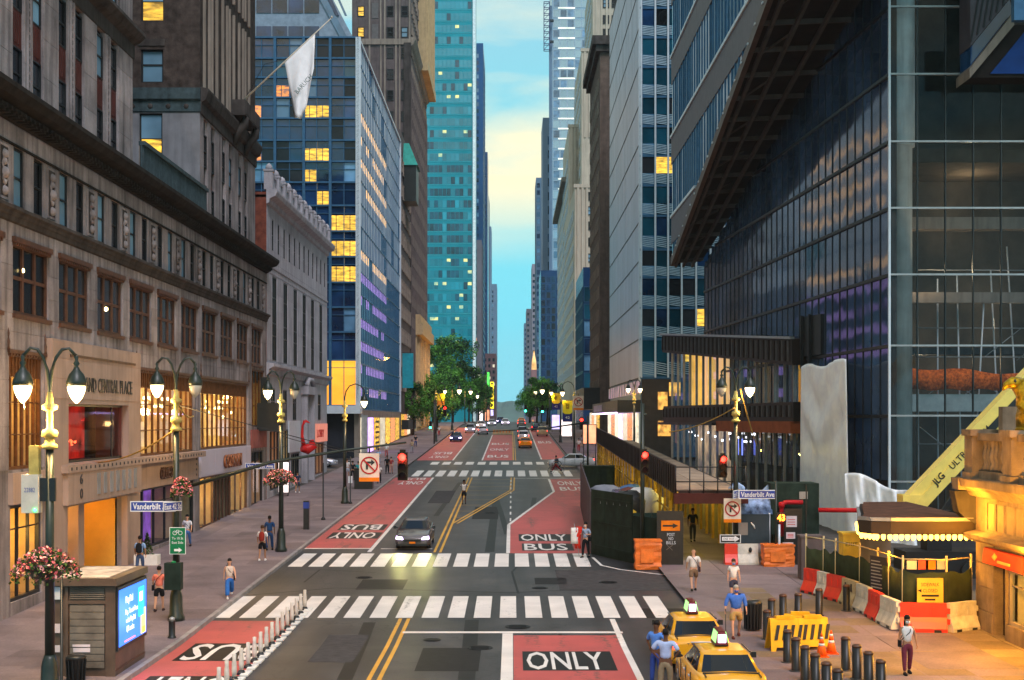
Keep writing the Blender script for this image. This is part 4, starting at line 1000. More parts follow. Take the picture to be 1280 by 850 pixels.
def tower(name, label, x0, x1, ytop, Y, depth, wallm, side, fspec=None, sspec=None, z0=0, cat='tower', ybase=None, lim=290, Ytop=None):
    """x0,x1 pixel extent of the face that looks at the camera, at distance Y"""
    X0, X1 = PX(x0, Y), PX(x1, Y); zt = PZ(ytop, Y)
    b = thing(name, label, cat, ((X0+X1)/2, Y+depth/2, z0)); mass('wall', X0, X1, Y, Y+depth, z0, zt, wallm, b)
    ff = Fac('F', X0, Y); fs_ = Fac('R', X0, Y+depth) if side == 'R' else Fac('L', X1, Y)
    b['_f'] = 0; del b['_f']
    cnt = [0]
    def fill(fac, W, sp):
        if not sp: return
        w, h, px, pz, ms, wt, fm, u0, za, zb = sp
        n = max(1, int((W-u0*2+ (px-w))/px)); pan = [pane_me(w, h, m_) for m_ in ms]
        nz = int((min(zb or zt-1, zt-.6)-za)/pz)
        window_grid(b, fac, frame_me(w, h, min(.12, w*.12), fm, .08), pan, [u0+i*px for i in range(n)], [za+k*pz for k in range(nz)], wt, d=.06, limit=lim, count=cnt)
    fill(ff, X1-X0, fspec); fill(fs_, depth, sspec)
    return b, ff, fs_, X0, X1, zt
# teal glass tower
bE = thing('teal_tower', 'tall turquoise glass tower with yellow lit offices beyond the park', 'tower', (-30, 675, 0))
YE = 650; XE0, XE1 = PX(515, YE), PX(592, YE); tealw = mat('teal_spandrel', (.012,.27,.34), .3, .2, var=.2, scale=.05)
mass('wall', XE0, XE1, YE, YE+50, 0, 225, tealw, bE)
fe = Fac('F', XE0, YE); ue = lambda x: PX(x, YE)-XE0; e_ = .381
q = MB(); q.box(ue(591), ue(594.5), -1, 4, 0, 225); fobj('white_edge', q, mat('white_fin', (.75,.85,.9), .4), bE, fe)
flo = 14.6*e_
dk = emit('office_glints', (1,.85,.45), .9, .9, .4)
lit_t = emit('yellow_office', (1.0,.85,.25), .8, .7, .25, col2=(.05,.30,.30))
pan = {}
wE = ue(541)-ue(533)
for k, m_ in (('t', g_teal), ('d', g_teal_d), ('y', lit_t)):
    q = MB(); q.face([(0,.03,flo*.36 if k == 'y' else 0),(1.9,.03,flo*.36 if k == 'y' else 0),(1.9,.03,flo*.62),(0,.03,flo*.62)], 0)
    if k == 'y': q.face([(0,.03,0),(1.9,.03,0),(1.9,.03,flo*.36),(0,.03,flo*.36)], 1)
    pan[k] = q.mesh('pane', [m_, g_teal])
def pickE(u, z):
    y = HY-(z-CH)*F/YE; c = (u-ue(532))/2.0
    if 205 < y < 330 and int(c) % 5 != 4: return pan['d'] if random.random() < .9 else pan['t']
    if random.random() < (.2 if (90 < y < 190 and 9 < c < 16 and random.random() < .8) or y > 305 else .05): return pan['y']
    return pan['d'] if random.random() < .16 else pan['t']
frE = MB(); frE.box(0, .1, -.1, .05, 0, flo*.62); frE_me = frE.mesh('window', tealw)
window_grid(bE, fe, frE_me, None, [ue(532)+i*2.0 for i in range(-2, 11)], [30+k*flo for k in range(33)], pick=pickE, limit=299, d=.06)
for k in range(33): q = MB(); q.box(ue(520), ue(591), -.14, 0, 30+k*flo-.5, 30+k*flo-.3); fobj('floor_line', q, mat('pale_teal_line', (.06,.42,.48), .4) if 'pale_teal_line' not in MT else MT['pale_teal_line'], bE, fe)
# receding row beyond the teal tower
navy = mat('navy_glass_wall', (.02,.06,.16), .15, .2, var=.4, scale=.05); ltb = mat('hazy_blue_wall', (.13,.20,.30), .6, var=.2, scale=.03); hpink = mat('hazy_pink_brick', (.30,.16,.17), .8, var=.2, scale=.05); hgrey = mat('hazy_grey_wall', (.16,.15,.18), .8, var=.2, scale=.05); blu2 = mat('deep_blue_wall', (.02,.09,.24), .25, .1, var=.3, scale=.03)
sp = lambda w, h, px, pz, ms, wt=None, fm=None, u0=.5, za=25, zb=None: (w, h, px, pz, ms, wt, fm or alu, u0, za, zb)
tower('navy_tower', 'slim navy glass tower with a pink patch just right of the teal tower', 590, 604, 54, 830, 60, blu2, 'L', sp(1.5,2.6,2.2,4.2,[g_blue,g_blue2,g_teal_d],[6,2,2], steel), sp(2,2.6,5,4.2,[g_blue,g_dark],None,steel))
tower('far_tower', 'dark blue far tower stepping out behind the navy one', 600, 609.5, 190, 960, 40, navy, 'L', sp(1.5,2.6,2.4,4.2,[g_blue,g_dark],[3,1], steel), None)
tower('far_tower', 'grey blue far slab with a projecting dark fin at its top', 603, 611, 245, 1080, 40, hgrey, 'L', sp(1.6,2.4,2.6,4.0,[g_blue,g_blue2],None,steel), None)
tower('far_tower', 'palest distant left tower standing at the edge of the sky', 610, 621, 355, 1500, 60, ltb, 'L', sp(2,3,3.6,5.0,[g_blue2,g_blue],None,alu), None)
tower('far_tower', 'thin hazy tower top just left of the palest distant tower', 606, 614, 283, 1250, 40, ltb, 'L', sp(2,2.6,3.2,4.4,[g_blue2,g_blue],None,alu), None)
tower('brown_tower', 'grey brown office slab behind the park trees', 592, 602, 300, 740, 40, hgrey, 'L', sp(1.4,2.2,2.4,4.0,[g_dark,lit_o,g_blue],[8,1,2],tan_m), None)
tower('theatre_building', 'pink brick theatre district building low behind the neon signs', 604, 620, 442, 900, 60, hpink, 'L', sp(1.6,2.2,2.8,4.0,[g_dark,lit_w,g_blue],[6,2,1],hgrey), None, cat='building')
neon_c = {'white': emit('white_billboard', (1,.85,.8), 1.7, .6, .6), 'orange': emit('orange_billboard', (1,.35,.18), 1.3, .6, .4), 'yellow': emit('yellow_sign', (1,.70,.02), 1.6), 'green': emit('green_sign', (.10,.9,.10), 1.1), 'violet': emit('violet_billboard', (.6,.5,1), 1.4, .4, .5)}
for i, (xa, xb, ya, yb, Y, c, lab) in enumerate(((596,601,468,500,640,'white','white lit billboard at the edge of the park trees'),(601,609,488,512,650,'orange','orange lit billboard low beyond the park trees'),(612.5,617.5,477,511,800,'yellow','tall yellow vertical sign far down the left side'),(608.5,612,465,484,760,'green','green vertical sign beside the tall yellow one'),(599,604,512,526,630,'white','white lit shopfront sign under the orange billboard'),(613,617,512,520,820,'violet','violet lit screen under the yellow vertical sign'),(606,612,512,526,700,'orange','orange shop glow at pavement level far down the left side'))):
    t = thing('lit_sign', lab, 'sign', ((PX(xa,Y)+PX(xb,Y))/2, Y, PZ(yb, Y))); w_ = PX(xb,Y)-PX(xa,Y); h_ = PZ(ya,Y)-PZ(yb,Y)
    q = MB(); q.box(-w_/2, w_/2, 0, .6, 0, h_); lobj('sign_case', q, darkm, t); q = MB(); q.box(-w_/2+.15, w_/2-.15, -.08, 0, .15, h_-.15); lobj('sign_face', q, neon_c[c], t)
    if c == 'yellow':
        for k in range(6): q = MB(); q.box(-w_/4, w_/4, -.14, -.08, 1.5+k*h_/6.3, 1.5+k*h_/6.3+1.2); lobj('sign_letter', q, blackm, t)

# ============================================================ RIGHT: panelled block across the avenue
XR = 14.8
bF = thing('panelled_building', 'office block with lilac grey metal side panels and teal glass front across the avenue', 'building', (22, 182, 3))
YF = 158; zF = 66.5
panelm = mat('lilac_grey_panel', (.42,.42,.50), .4, .25, var=.08, scale=.3, jit=.10, fine=.03)
mass('wall', XR+.1, 33, YF+.1, 207, 3, zF, steel, bF)
fr_ = Fac('R', XR, 207); LF = 49.0
zb_ = PZ(472, YF); nz = 12; ph_ = (zF-zb_)/nz; nx_ = 22; pw = LF/nx_
q = MB(); q.box(.02, pw-.02, -.0, .1, .06, ph_-.1); pme = q.mesh('metal_panel', panelm)
for i in range(nx_):
    for j in range(nz): fr_.put('metal_panel', pme, bF, i*pw, zb_+j*ph_, random.uniform(.0, .02))
for j in range(nz+1): q = MB(); q.box(0, LF, -.06, .02, zb_+j*ph_-.1, zb_+j*ph_+.05); fobj('panel_joint', q, darkm, bF, fr_)
q = MB(); q.box(LF-.25, LF+.05, -.14, .1, zb_-.5, zF+.2); fobj('corner_trim', q, steel_w, bF, fr_)
ff_ = Fac('F', XR, YF); uf = lambda x: PX(x, YF)-XR; zf = lambda y: PZ(y, YF)
yr = [472, 424, 385, 347, 312, 270, 232, 195, 158, 121, 84, 47, 10, -27]; xr = [801.5, 819, 835, 852, 870, 888, 905]
for j in range(len(yr)-1):
    for i in range(len(xr)-1):
        w_ = uf(xr[i+1])-uf(xr[i]); h_ = zf(yr[j+1])-zf(yr[j]); z = zf(yr[j])
        lit = {(1, 6): 1, (1, 2): 0, (2, 7): 0, (3, 1): 1, (2, 3): 0}.get((i, j))
        lit = (i, j) in ((1,6),(2,6),(4,1),(3,0))
        # upper glass, louvred lower strip
        q = MB(); q.face([(0,0,h_*.42),(w_,0,h_*.42),(w_,0,h_),(0,0,h_)]); m_ = lit_y if lit else random.choice([g_teal_d, g_teal_d, g_blue, g_dark])
        o = ff_.put('pane', q.mesh('pane', m_), bF, uf(xr[i]), z, .0)
        q = MB(); q.face([(0,0,0),(w_,0,0),(w_,0,h_*.42),(0,0,h_*.42)])
        o = ff_.put('pane', q.mesh('pane', g_teal_d if i else g_blue2), bF, uf(xr[i]), z, .0)
for x in xr: q = MB(); q.box(uf(x)-.1, uf(x)+.1, -.25, 0, zf(472), zF); fobj('mullion', q, steel_w, bF, ff_)
for y in yr[:-1]: q = MB(); q.box(0, uf(905), -.12, 0, zf(y)-.12, zf(y)+.12); fobj('transom', q, steel, bF, ff_)
for j in range(len(yr)-1):
    z = zf(yr[j]); h_ = zf(yr[j+1])-z
    q = MB()
    for i in range(len(xr)-1):
        for k in range(6): a = uf(xr[i])+.15; b = uf(xr[i+1])-.15; q.bar((a, -.08, z+h_*(.12+k*.055)), (b, -.08, z+h_*(.07+k*.055)), .03, .09)
    fobj('louvre_row', q, MT.get('pale_louvre') or mat('pale_louvre', (.35,.48,.58), .4), bF, ff_)
# its street level
q = MB(); q.box(uf(802), uf(840), -.3, .1, 3, zf(474)); fobj('dark_pier', q, mat('dark_brown_stone', (.05,.04,.035), .6), bF, ff_)
for xa, xb, ya, yb, m_ in ((822,834,490,512,lit_g),(822,838,526,545,lit_g),(836,850,478,495,lit_g)): q = MB(); q.box(uf(xa), uf(xb), -.36, -.3, zf(yb), zf(ya)); fobj('lit_window', q, m_, bF, ff_)
q = MB(); q.box(0, LF, -.1, .1, zf(491), zb_-.3); fobj('lit_mezzanine', q, emit('mezzanine_glow', (.75,.45,.6), .35, .8, .5, col2=(.10,.07,.03)), bF, fr_)
for i in range(12): q = MB(); q.box(i*4.1, i*4.1+.15, -.2, -.1, zf(491), zb_-.3); fobj('mullion', q, alu, bF, fr_)
q = MB(); q.box(0, LF, -2.6, .1, zf(515), zf(500)); fobj('shop_canopy', q, darkm, bF, fr_)
for i in range(9): q = MB(); q.box(4+i*2.1, 5.2+i*2.1, -2.66, -2.6, zf(512), zf(503)); fobj('sign_letter', q, MT.get('grey_letter') or mat('grey_letter', (.45,.42,.42)), bF, fr_)
for i, m_ in enumerate((lit_w, lit_o, lit_w, emit('violet_shop', (.8,.6,1), 1.6, .6, 1.2), lit_w, lit_o, lit_w)):
    q = MB(); q.box(i*7+.3, i*7+6.6, -.3, -.1, 3.6, zf(516)); fobj('shopfront_window', q, m_, bF, fr_)
q = MB(); q.box(1, LF-1, -2.7, -2.55, zf(517), zf(515.3)); fobj('neon_strip', q, emit('violet_neon_tube', (.75,.5,1), 5), bF, fr_)
lamp_light(bF, fr_.p(LF-6, zf(530), 3), 160, (1,.5,.15), .3, 'shop_light')
# dark cornice building
bH, f1_, f2_, a_, b_, c_ = tower('brown_building', 'narrow dark brown building with an overhanging cornice squeezed against the panelled block', 750, 775, 48, 222, 28, mat('dark_brown_brick', (.12,.085,.07), .85, var=.3, streak=.3), 'R', None, sp(1.1,2.0,2.6,3.8,[g_dark,g_black,g_blind],[4,3,1],tan_m,.8,12), 4, cat='building')
q = MB(); q.box(a_-1.3, b_, 220.8, 251, c_-1.2, c_+.2); q.box(a_-.7, b_, 221.4, 250.5, c_-2.2, c_-1.2); wobj('cornice', q, stone_d, bH)
for i, m_ in enumerate((lit_w, lit_o, lit_w, lit_y)): q = MB(); q.box(2+i*6.5, 7.8+i*6.5, -.2, -.02, 4.6, 8.5); fobj('shopfront_window', q, m_, bH, f2_)
q = MB(); q.box(0, 28, -2.6, 0, 9, 12.5); fobj('shop_canopy', q, darkm, bH, f2_)
# blue glass infill before the big junction
tower('blue_glass_building', 'low blue glass building reflecting gold light, wedged below the stepped tower', 729, 752, 334, 262, 30, navy, 'R', sp(1.6,3.0,1.75,3.3,[g_blue2,g_blue,g_teal_d,lit_g],[4,4,2,.7],steel,.1,10), sp(2.0,3.0,2.3,3.3,[g_blue2,g_blue],None,steel,.1,10), 4, cat='building')
# stepped cream tower
bI = thing('stepped_tower', 'stepped cream brick skyscraper with small paired windows right of the open sky', 'tower', (20, 360, 4))
cntI = [0]
for (xa, xb, yt, Y, dp, wx, wys) in ((718.5,752,233,313,60,732.5,(246,264,283,303,323,343)),(711,737,158,356,40,721.5,(182,203,220,238)),(727,762,63,345,40,738,(77,94,112,129,147)),(741,780,-40,366,40,753.5,(5,25,42,60))):
    X0, X1, zt = PX(xa, Y), PX(xb, Y), PZ(yt, Y)
    mass('wall', X0, X1, Y, Y+dp, 4, zt, brick_pale, bI); f_ = Fac('F', X0, Y)
    w_ = PX(wx+8, Y)-PX(wx, Y); h_ = abs(PZ(wys[0], Y)-PZ(wys[0]-11, Y)); frm = frame_me(w_, h_, .22, darkm, .1, .5); pn_ = [pane_me(w_, h_, m_) for m_ in (g_dark, g_blind, lit_y)]
    cols = [PX(wx, Y)-X0]+([PX(wx+(11 if yt < 0 else 14), Y)-X0] if xb-wx > 22 else [])
    window_grid(bI, f_, frm, pn_, cols, [PZ(y+5, Y) for y in wys], [5, 2, 1.2], d=.08, count=cntI)
    q = MB(); q.box(-.25, X1-X0, -.3, .3, zt-.3, zt+.5)
    for k in range(3): x = (k+.5)*(X1-X0)/6; q.box(x, x+.5, -.25, 0, zt-22, zt)
    fobj('parapet', q, brick_pale, bI, f_)
    fs_ = Fac('R', X0, Y+dp)
    window_grid(bI, fs_, frame_me(1.5, 2.2, .2, steel_w, .1), [pane_me(1.5, 2.2, g_dark), pane_me(1.5, 2.2, g_blind)], [1.5+i*3.9 for i in range(int(dp/3.9)-1)], [18+4*k for k in range(int((zt-20)/4))], d=.08, count=cntI, limit=280)
bI2, q1, q2, xa_, xb_, zz_ = tower('cream_building', 'long cream stone building with many small windows down the right side past the junction', 709, 724, 222, 373, 80, mat('cream_stone', (.50,.46,.42), .85, var=.15, scale=.2, streak=.2), 'R', None, sp(1.3,2.0,3.0,3.9,[g_dark,g_blue2,g_blind],None,steel_w,1,15), 4, cat='building')
q = MB(); q.box(xa_-1.6, xb_, 372, 454, zz_-1.2, zz_); q.lathe([(1.4,0),(1.0,3),(.4,4),(.5,5.5),(.05,8)], (xa_+2, 376, zz_), 8); wobj('cornice', q, tan_m, bI2)
# distant right-hand towers
tower('dark_glass_tower', 'dark navy glass building with sloping ribs low behind the cream building', 676, 700, 338, 700, 50, navy, 'R', sp(2.2,3.4,2.6,4.0,[g_blue,g_blue,g_dark],None,steel,.2,5), None)
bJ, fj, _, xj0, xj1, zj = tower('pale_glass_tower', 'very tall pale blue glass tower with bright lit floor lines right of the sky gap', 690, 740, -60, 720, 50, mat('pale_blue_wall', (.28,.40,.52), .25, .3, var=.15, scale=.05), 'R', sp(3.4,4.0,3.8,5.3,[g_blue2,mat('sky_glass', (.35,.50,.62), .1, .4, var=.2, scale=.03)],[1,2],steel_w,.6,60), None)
wlj = emit('white_floor_lights', (.95,1,.85), .9, .4, .15)
for k in range(32): q = MB(); q.box(3.2, xj1-xj0-9, -.3, -.1, 59.2+k*5.3, 59.9+k*5.3); fobj('lit_floor_line', q, wlj, bJ, fj)
q = MB(); q.box(-1.5, 0, -.5, 3, 0, 225); fobj('blue_edge', q, ltb, bJ, fj)
bK, fk, _, xk, _, zk = tower('grey_tower', 'grey tower with one dark column of windows standing left of the pale glass tower', 678.5, 697, 147, 745, 40, mat('hazy_lilac_wall', (.26,.27,.34), .7, var=.15, scale=.03), 'R', sp(2.6,4.6,12,7.6,[g_dark,g_blue],None,steel,2.7,20), None)
# the dark lattice mast frame hanging high on the sky's edge
lt = thing('lattice_frame', 'dark steel lattice sign frame high against the sky beside the pale glass tower', 'frame', (PX(683.5, 715), 715, PZ(62, 715)))
q = MB(); w_ = PX(687,715)-PX(680,715); h_ = PZ(2,715)-PZ(62,715)
for sx in (-w_/2, w_/2):
    for sy in (0, 3): q.bar((sx, sy, 0), (sx, sy, h_), .35)
for k in range(9):
    z = k*h_/8
    for sy in (0, 3): q.bar((-w_/2, sy, z), (w_/2, sy, z), .3); 
    for sx in (-w_/2, w_/2): q.bar((sx, 0, z), (sx, 3, z), .3)
    if k < 8: q.bar((-w_/2, 0, z), (w_/2, 0, z+h_/8), .22)
lobj('lattice', q, mat('indigo_steel', (.05,.05,.14), .5), lt)
q = MB(); q.box(w_/2, w_/2+2.2, .5, 2.5, 4, 5); q.box(w_/2, w_/2+2.2, .5, 2.5, 15, 16); lobj('wall_bracket', q, darkm, lt)
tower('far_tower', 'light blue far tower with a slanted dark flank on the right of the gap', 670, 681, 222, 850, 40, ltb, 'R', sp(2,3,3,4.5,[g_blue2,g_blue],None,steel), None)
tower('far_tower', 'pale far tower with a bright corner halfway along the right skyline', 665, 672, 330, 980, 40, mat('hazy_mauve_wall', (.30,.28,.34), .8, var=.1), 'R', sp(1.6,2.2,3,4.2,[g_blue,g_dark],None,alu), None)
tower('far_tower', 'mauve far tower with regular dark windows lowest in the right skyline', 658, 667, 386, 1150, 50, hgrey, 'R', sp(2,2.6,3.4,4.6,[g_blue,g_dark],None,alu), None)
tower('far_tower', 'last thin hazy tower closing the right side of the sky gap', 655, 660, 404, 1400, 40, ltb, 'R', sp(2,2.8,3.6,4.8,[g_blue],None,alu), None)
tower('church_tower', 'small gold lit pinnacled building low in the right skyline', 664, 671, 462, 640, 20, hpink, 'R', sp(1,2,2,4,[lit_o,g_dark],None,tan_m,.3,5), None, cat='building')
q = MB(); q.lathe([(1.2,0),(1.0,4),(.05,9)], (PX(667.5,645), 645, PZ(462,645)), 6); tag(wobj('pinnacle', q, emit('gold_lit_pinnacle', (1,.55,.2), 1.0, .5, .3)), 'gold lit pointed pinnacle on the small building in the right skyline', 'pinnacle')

# ============================================================ RIGHT: the big glass tower with the tilted underside
bG = thing('glass_skyscraper', 'huge dark glass skyscraper base with a tilted steel underside filling the right of the view', 'skyscraper', (26, 95, 1))
A0 = Vector((PX(1112, 75), 75, 0)); dirw = Vector((-.0644, 1, 0)).normalized()
def WT(t): return A0+dirw*t
refl = glassy('sky_tinted_dark_glass', (.035,.065,.125), .06, .75, .35, spec=1.0, scale=.16)  # varied blue puts cloudy sky reflections into the glass colour
fw = Fac(-dirw, *WT(49.5).xy); LW = 49.5
zs_ = [1.0, 4.03, 7.65, 11.5, 15.4, 19.05, 22.7, 26.4, 30.1, 33.8]
def soff(u): return 21.4+(32.9-21.4)*(u/42.3)     # height of the underside along the wall, u from the far end
nw = 33; pw = LW/nw; cc = {}
npan = 0
for i in range(nw):
    u = i*pw
    for j in range(1, 9):
        z0_, z1_ = zs_[j], min(zs_[j+1], soff(u+pw/2)+.2)
        if z1_-z0_ < .4: continue
        if u > LW-1.6 and j == 1: pass
        q = MB(); q.face([(.03,0,.05),(pw-.03,0,.05),(pw-.03,0,z1_-z0_-.05),(.03,0,z1_-z0_-.05)])
        k = round(z1_-z0_, 1)
        if k not in cc: cc[k] = q.mesh('pane', refl)
        fw.put('pane', cc[k], bG, u, z0_, random.uniform(-.004, .004)); npan += 1
    q = MB(); q.box(u-.03, u+.03, -.05, .1, 4, min(soff(u), 34)); fobj('mullion', q, darkm, bG, fw)
for j in range(2, 9):
    ua = max(0, (zs_[j]-21.4)/11.5*42.3); q = MB(); q.box(ua, LW, -.12, .1, zs_[j]-.12, zs_[j]+.06); fobj('transom', q, darkm, bG, fw)
q = MB(); q.prism([(0, 0), (LW, 0), (LW, 36), (42.3, 33), (0, 21.5)], .12, .4, lambda a, b, h: (a, h, b)); fobj('backing_wall', q, stone_d, bG, fw)
# front face: clear glass with a building site behind it
fg = Fac('F', A0.x, 75); WG = 11.5
gl_c = clear('dusky_clear_glass', (.85,.87,.88), .2)
for i in range(8):
    for j in range(0, 9):
        q = MB(); w_ = 1.53; h_ = zs_[j+1]-zs_[j]; q.face([(.04,0,.06),(w_-.04,0,.06),(w_-.04,0,h_-.06),(.04,0,h_-.06)])
        fg.put('pane', q.mesh('pane', gl_c) if ('g', j) not in cc else cc[('g', j)], bG, i*w_, zs_[j]) if ('g', j) in cc else cc.setdefault(('g', j), q.mesh('pane', gl_c)) and fg.put('pane', cc[('g', j)], bG, i*w_, zs_[j])
for i in range(9): q = MB(); q.box(i*1.53-.035, i*1.53+.035, -.05, .12, 1, 34); fobj('mullion', q, blackm, bG, fg)
for j in range(1, 10): q = MB(); q.box(-.04, 12.2, -.12, .05, zs_[j]-.05, zs_[j]+.05); fobj('transom', q, alu, bG, fg)
q = MB(); q.box(-.09, .03, -.14, .02, 1, 34); fobj('corner_trim', q, steel_w, bG, fg)
colm = mat('raw_concrete', (.74,.80,.82), .8, var=.25, scale=.5, streak=.3, bump=.2)
q = MB(); q.lathe([(.72,0),(.72,21.9),(.86,21.9),(.86,36)], (A0.x+.98, 76.6, .8), 14); wobj('concrete_column', q, colm, bG)
dkin = mat('site_back_wall', (.09,.075,.06), .9, var=.6, scale=.3)
q = MB(); q.box(A0.x-.2, 40, 86, 86.3, 0, 40); q.box(A0.x+.3, 40, 78, 86, -.5, 1.0); q.box(A0.x+.1, 40, 79.5, 86, 22.4, 23.2); q.box(33.5, 34, 75.4, 86, 0, 40); wobj('inner_wall', q, dkin, bG)
mass('floor_beam', A0.x+2.2, 34, 79, 79.6, 7.9, 8.9, alu, bG); mass('floor_beam', A0.x+2.2, 34, 79, 79.6, 14.2, 14.8, tan_m, bG)
mass('floor_beam', A0.x+.3, 34, 81, 82, 11.3, 11.7, stone_d, bG); mass('floor_beam', A0.x+.3, 34, 80, 81, 18.6, 19.3, tan_m, bG)
q = MB(); rows = []
for i in range(30): x = A0.x+2.1+i*.33; rows.append([(x, 78.8+.12*math.sin(i*1.3), 9.15+.06*math.sin(i*1.1)), (x, 78.75+.15*math.sin(i*1.7), 9.8), (x, 78.8, 10.45-.018*i-.10*math.sin(i*.5))])
q.grid(rows, 0, sm=True); o = wobj('safety_netting', q, mat('orange_netting', (.85,.14,.02), .8, var=.75, scale=6, bump=.6), bG, fix=False); md = o.modifiers.new('t', 'SOLIDIFY'); md.thickness = .02
scf = thing('scaffolding', 'grey tube scaffolding standing inside the clear glass corner of the skyscraper', 'scaffolding', (27, 80, 9))
rr = random.Random(11)
for i in range(9):
    x = A0.x+3.2+i*1.15; q = MB(); q.tube([(x-27, rr.uniform(-1, 2), -8), (x-27, rr.uniform(-1, 2), rr.uniform(3.5, 9))], .05, 6); lobj('upright', q, steel_w, scf)
for k in range(7): z = -3+k*1.7; q = MB(); q.tube([(A0.x+3-27, 0, z), (A0.x+12.5-27, .4, z)], .035, 5); lobj('ledger', q, alu, scf)
for k in range(9): x = A0.x+3.2-27+(k % 5)*1.9; z = (k*1.3) % 5-2; q = MB(); q.tube([(x, .2, z), (x+2.2, .3, z+(1.7 if k % 2 else -1.7))], .03, 5); lobj('brace', q, alu, scf)
for x, y, z in ((A0.x+4, 83, 11), (A0.x+9, 82, 13.5), (A0.x+7, 83, 21), (A0.x+3, 78.4, 16)): lamp_light(bG, (x, y, z), 110, (1,.75,.45), .2, 'added_site_light')  # unseen lights added to brighten the space behind the clear glass
# tower body with inclined underside
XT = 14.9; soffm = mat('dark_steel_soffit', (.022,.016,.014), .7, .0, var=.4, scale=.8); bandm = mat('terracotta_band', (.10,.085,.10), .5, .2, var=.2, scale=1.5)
zf0, zf1 = 21.9, 31.8   # soffit edge height at Y=127 and Y=79.4
def se(Y): return zf0+(127-Y)*(zf1-zf0)/(127-79.4)
ya, yb = 66.0, 127.0
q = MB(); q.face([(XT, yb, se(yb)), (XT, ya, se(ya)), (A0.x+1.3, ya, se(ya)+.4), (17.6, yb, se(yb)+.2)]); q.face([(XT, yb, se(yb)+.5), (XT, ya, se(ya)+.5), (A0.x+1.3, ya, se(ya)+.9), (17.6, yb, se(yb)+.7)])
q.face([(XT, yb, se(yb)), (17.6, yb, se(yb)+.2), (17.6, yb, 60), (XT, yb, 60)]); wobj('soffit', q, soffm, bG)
for k in range(17):
    Y = 126-k*3.4; x1_ = 17.6+(A0.x+.5-17.6)*(127-Y)/52; q = MB(); q.bar((XT+.1, Y, se(Y)-.12), (x1_, Y, se(Y)+.1), .16, .3); wobj('soffit_rib', q, mat('dull_steel_rib', (.075,.065,.06), .6) if k == 0 else MT['dull_steel_rib'], bG)
for f_ in (.12, .38, .68):
    q = MB(); q.bar((XT+f_*2.7, 127, se(127)-.2), (XT+f_*6.3, 70, se(70)-.2), .2, .35); wobj('soffit_beam', q, MT['dull_steel_rib'], bG)
for k in range(8):
    Y = 122-k*6; q = MB(); q.bar((XT+.6, Y, se(Y)-.1), (XT+2.2, Y-3.2, se(Y-3.2)-.1), .08, .12); wobj('soffit_brace', q, MT['dull_steel_rib'], bG)
q = MB(); q.grid([[(XT-.15, y, se(y)-.25), (XT-.15, y, se(y)+.5), (XT+.2, y, se(y)+.5), (XT+.2, y, se(y)-.25)] for y in (yb, ya)], 0, True, False, True); wobj('edge_beam', q, mat('bronze_edge_beam', (.10,.07,.06), .5, .3), bG)
bulb = MB(); bulb.box(-.08, .0, 0, .3, 0, .12); bme = bulb.mesh('edge_fitting', steel_w)
for k in range(20): Y = 125-k*2.5; link('edge_fitting', bme, bG, Vector((XT-.16, Y, se(Y)+.15))-wloc(bG))
# street face: slanting glass bands; floors z levels
fz = []
z = 20.6
def zat(y, x): Y = XT*F/(x-CX); return PZ(y, Y)
# bands: spandrel rows every storey of 6.4 m : glass 4.3, band 2.1
zb0 = 26.2
for k in range(-1, 7):
    g0 = zb0+k*7.4; g1 = g0+4.9; b1 = g0+7.4
    def clipped(z_lo, z_hi, off, m_, nm):
        # portion of the strip lying above the inclined edge
        pts = []
        Yl = 127-(z_lo-zf0)*(127-79.4)/(zf1-zf0); Yh = 127-(z_hi-zf0)*(127-79.4)/(zf1-zf0)
        near_lo = max(ya, min(yb, Yl)); near_hi = max(ya, min(yb, Yh))
        if near_lo >= yb-.1 and near_hi >= yb-.1: return None
        pass
    lo, hi = g0, b1
# build strips directly as panes by column so that the slanted lower edge cuts them
ncol = 42; cw = (yb-ya)/ncol; made = 0
for i in range(ncol):
    Y1_, Y0_ = yb-i*cw, yb-(i+1)*cw; sA, sB = se(Y1_)+.45, se(Y0_)+.45
    for k in range(-1, 6):
        g0 = zb0+k*7.4; g1 = g0+4.9
        if g1 < min(sA, sB): continue
        if not vis(XT, Y1_, max(g0, sA), 60): continue
        a, b = max(g0, sA), max(g0, sB)
        if min(g1-a, g1-b) < .15: continue
        q = MB(); q.face([(XT, Y1_-.03, a), (XT, Y0_+.03, b), (XT, Y0_+.03, g1), (XT, Y1_-.03, g1)])
        wobj('pane', q, random.choice([g_blue2, MT['sky_glass'], MT['sky_glass'], MT['painted_sky_glass']]), bG, fix=False); made += 1  # pale pane colours stand in for sky reflected in the bands
        q = MB(); q.box(XT-.12, XT+.05, Y0_-.03, Y0_+.03, b, g1); wobj('mullion', q, steel, bG) if i % 1 == 0 and made < 140 else None
for k in range(-1, 6):
    g1 = zb0+k*7.4+4.9; b1 = g1+2.5; Ys = [yb-j*(yb-ya)/40 for j in range(41)]
    rows = [[(XT-.1, Y, max(g1, se(Y)+.4)), (XT-.1, Y, max(b1, se(Y)+.4)), (XT+.3, Y, max(b1, se(Y)+.4)), (XT+.3, Y, max(g1, se(Y)+.4))] for Y in Ys if b1 > se(Y)+.5]
    if len(rows) > 1 and vis(XT, rows[0][0][1], rows[0][0][2], 200): q = MB(); q.grid(rows, 0, True, False, True); wobj('terracotta_band', q, bandm, bG)
    rows = [[(XT-.22, Y, b1-.12), (XT-.22, Y, b1+.12), (XT, Y, b1+.12), (XT, Y, b1-.12)] for Y in Ys if b1 > se(Y)+.5]
    if len(rows) > 1: q = MB(); q.grid(rows, 0, True, False, True); wobj('band_trim', q, steel_w, bG)
q = MB(); q.box(XT+.25, 40, 66, 127, 34.2, 75); wobj('tower_core', q, g_dark, bG)
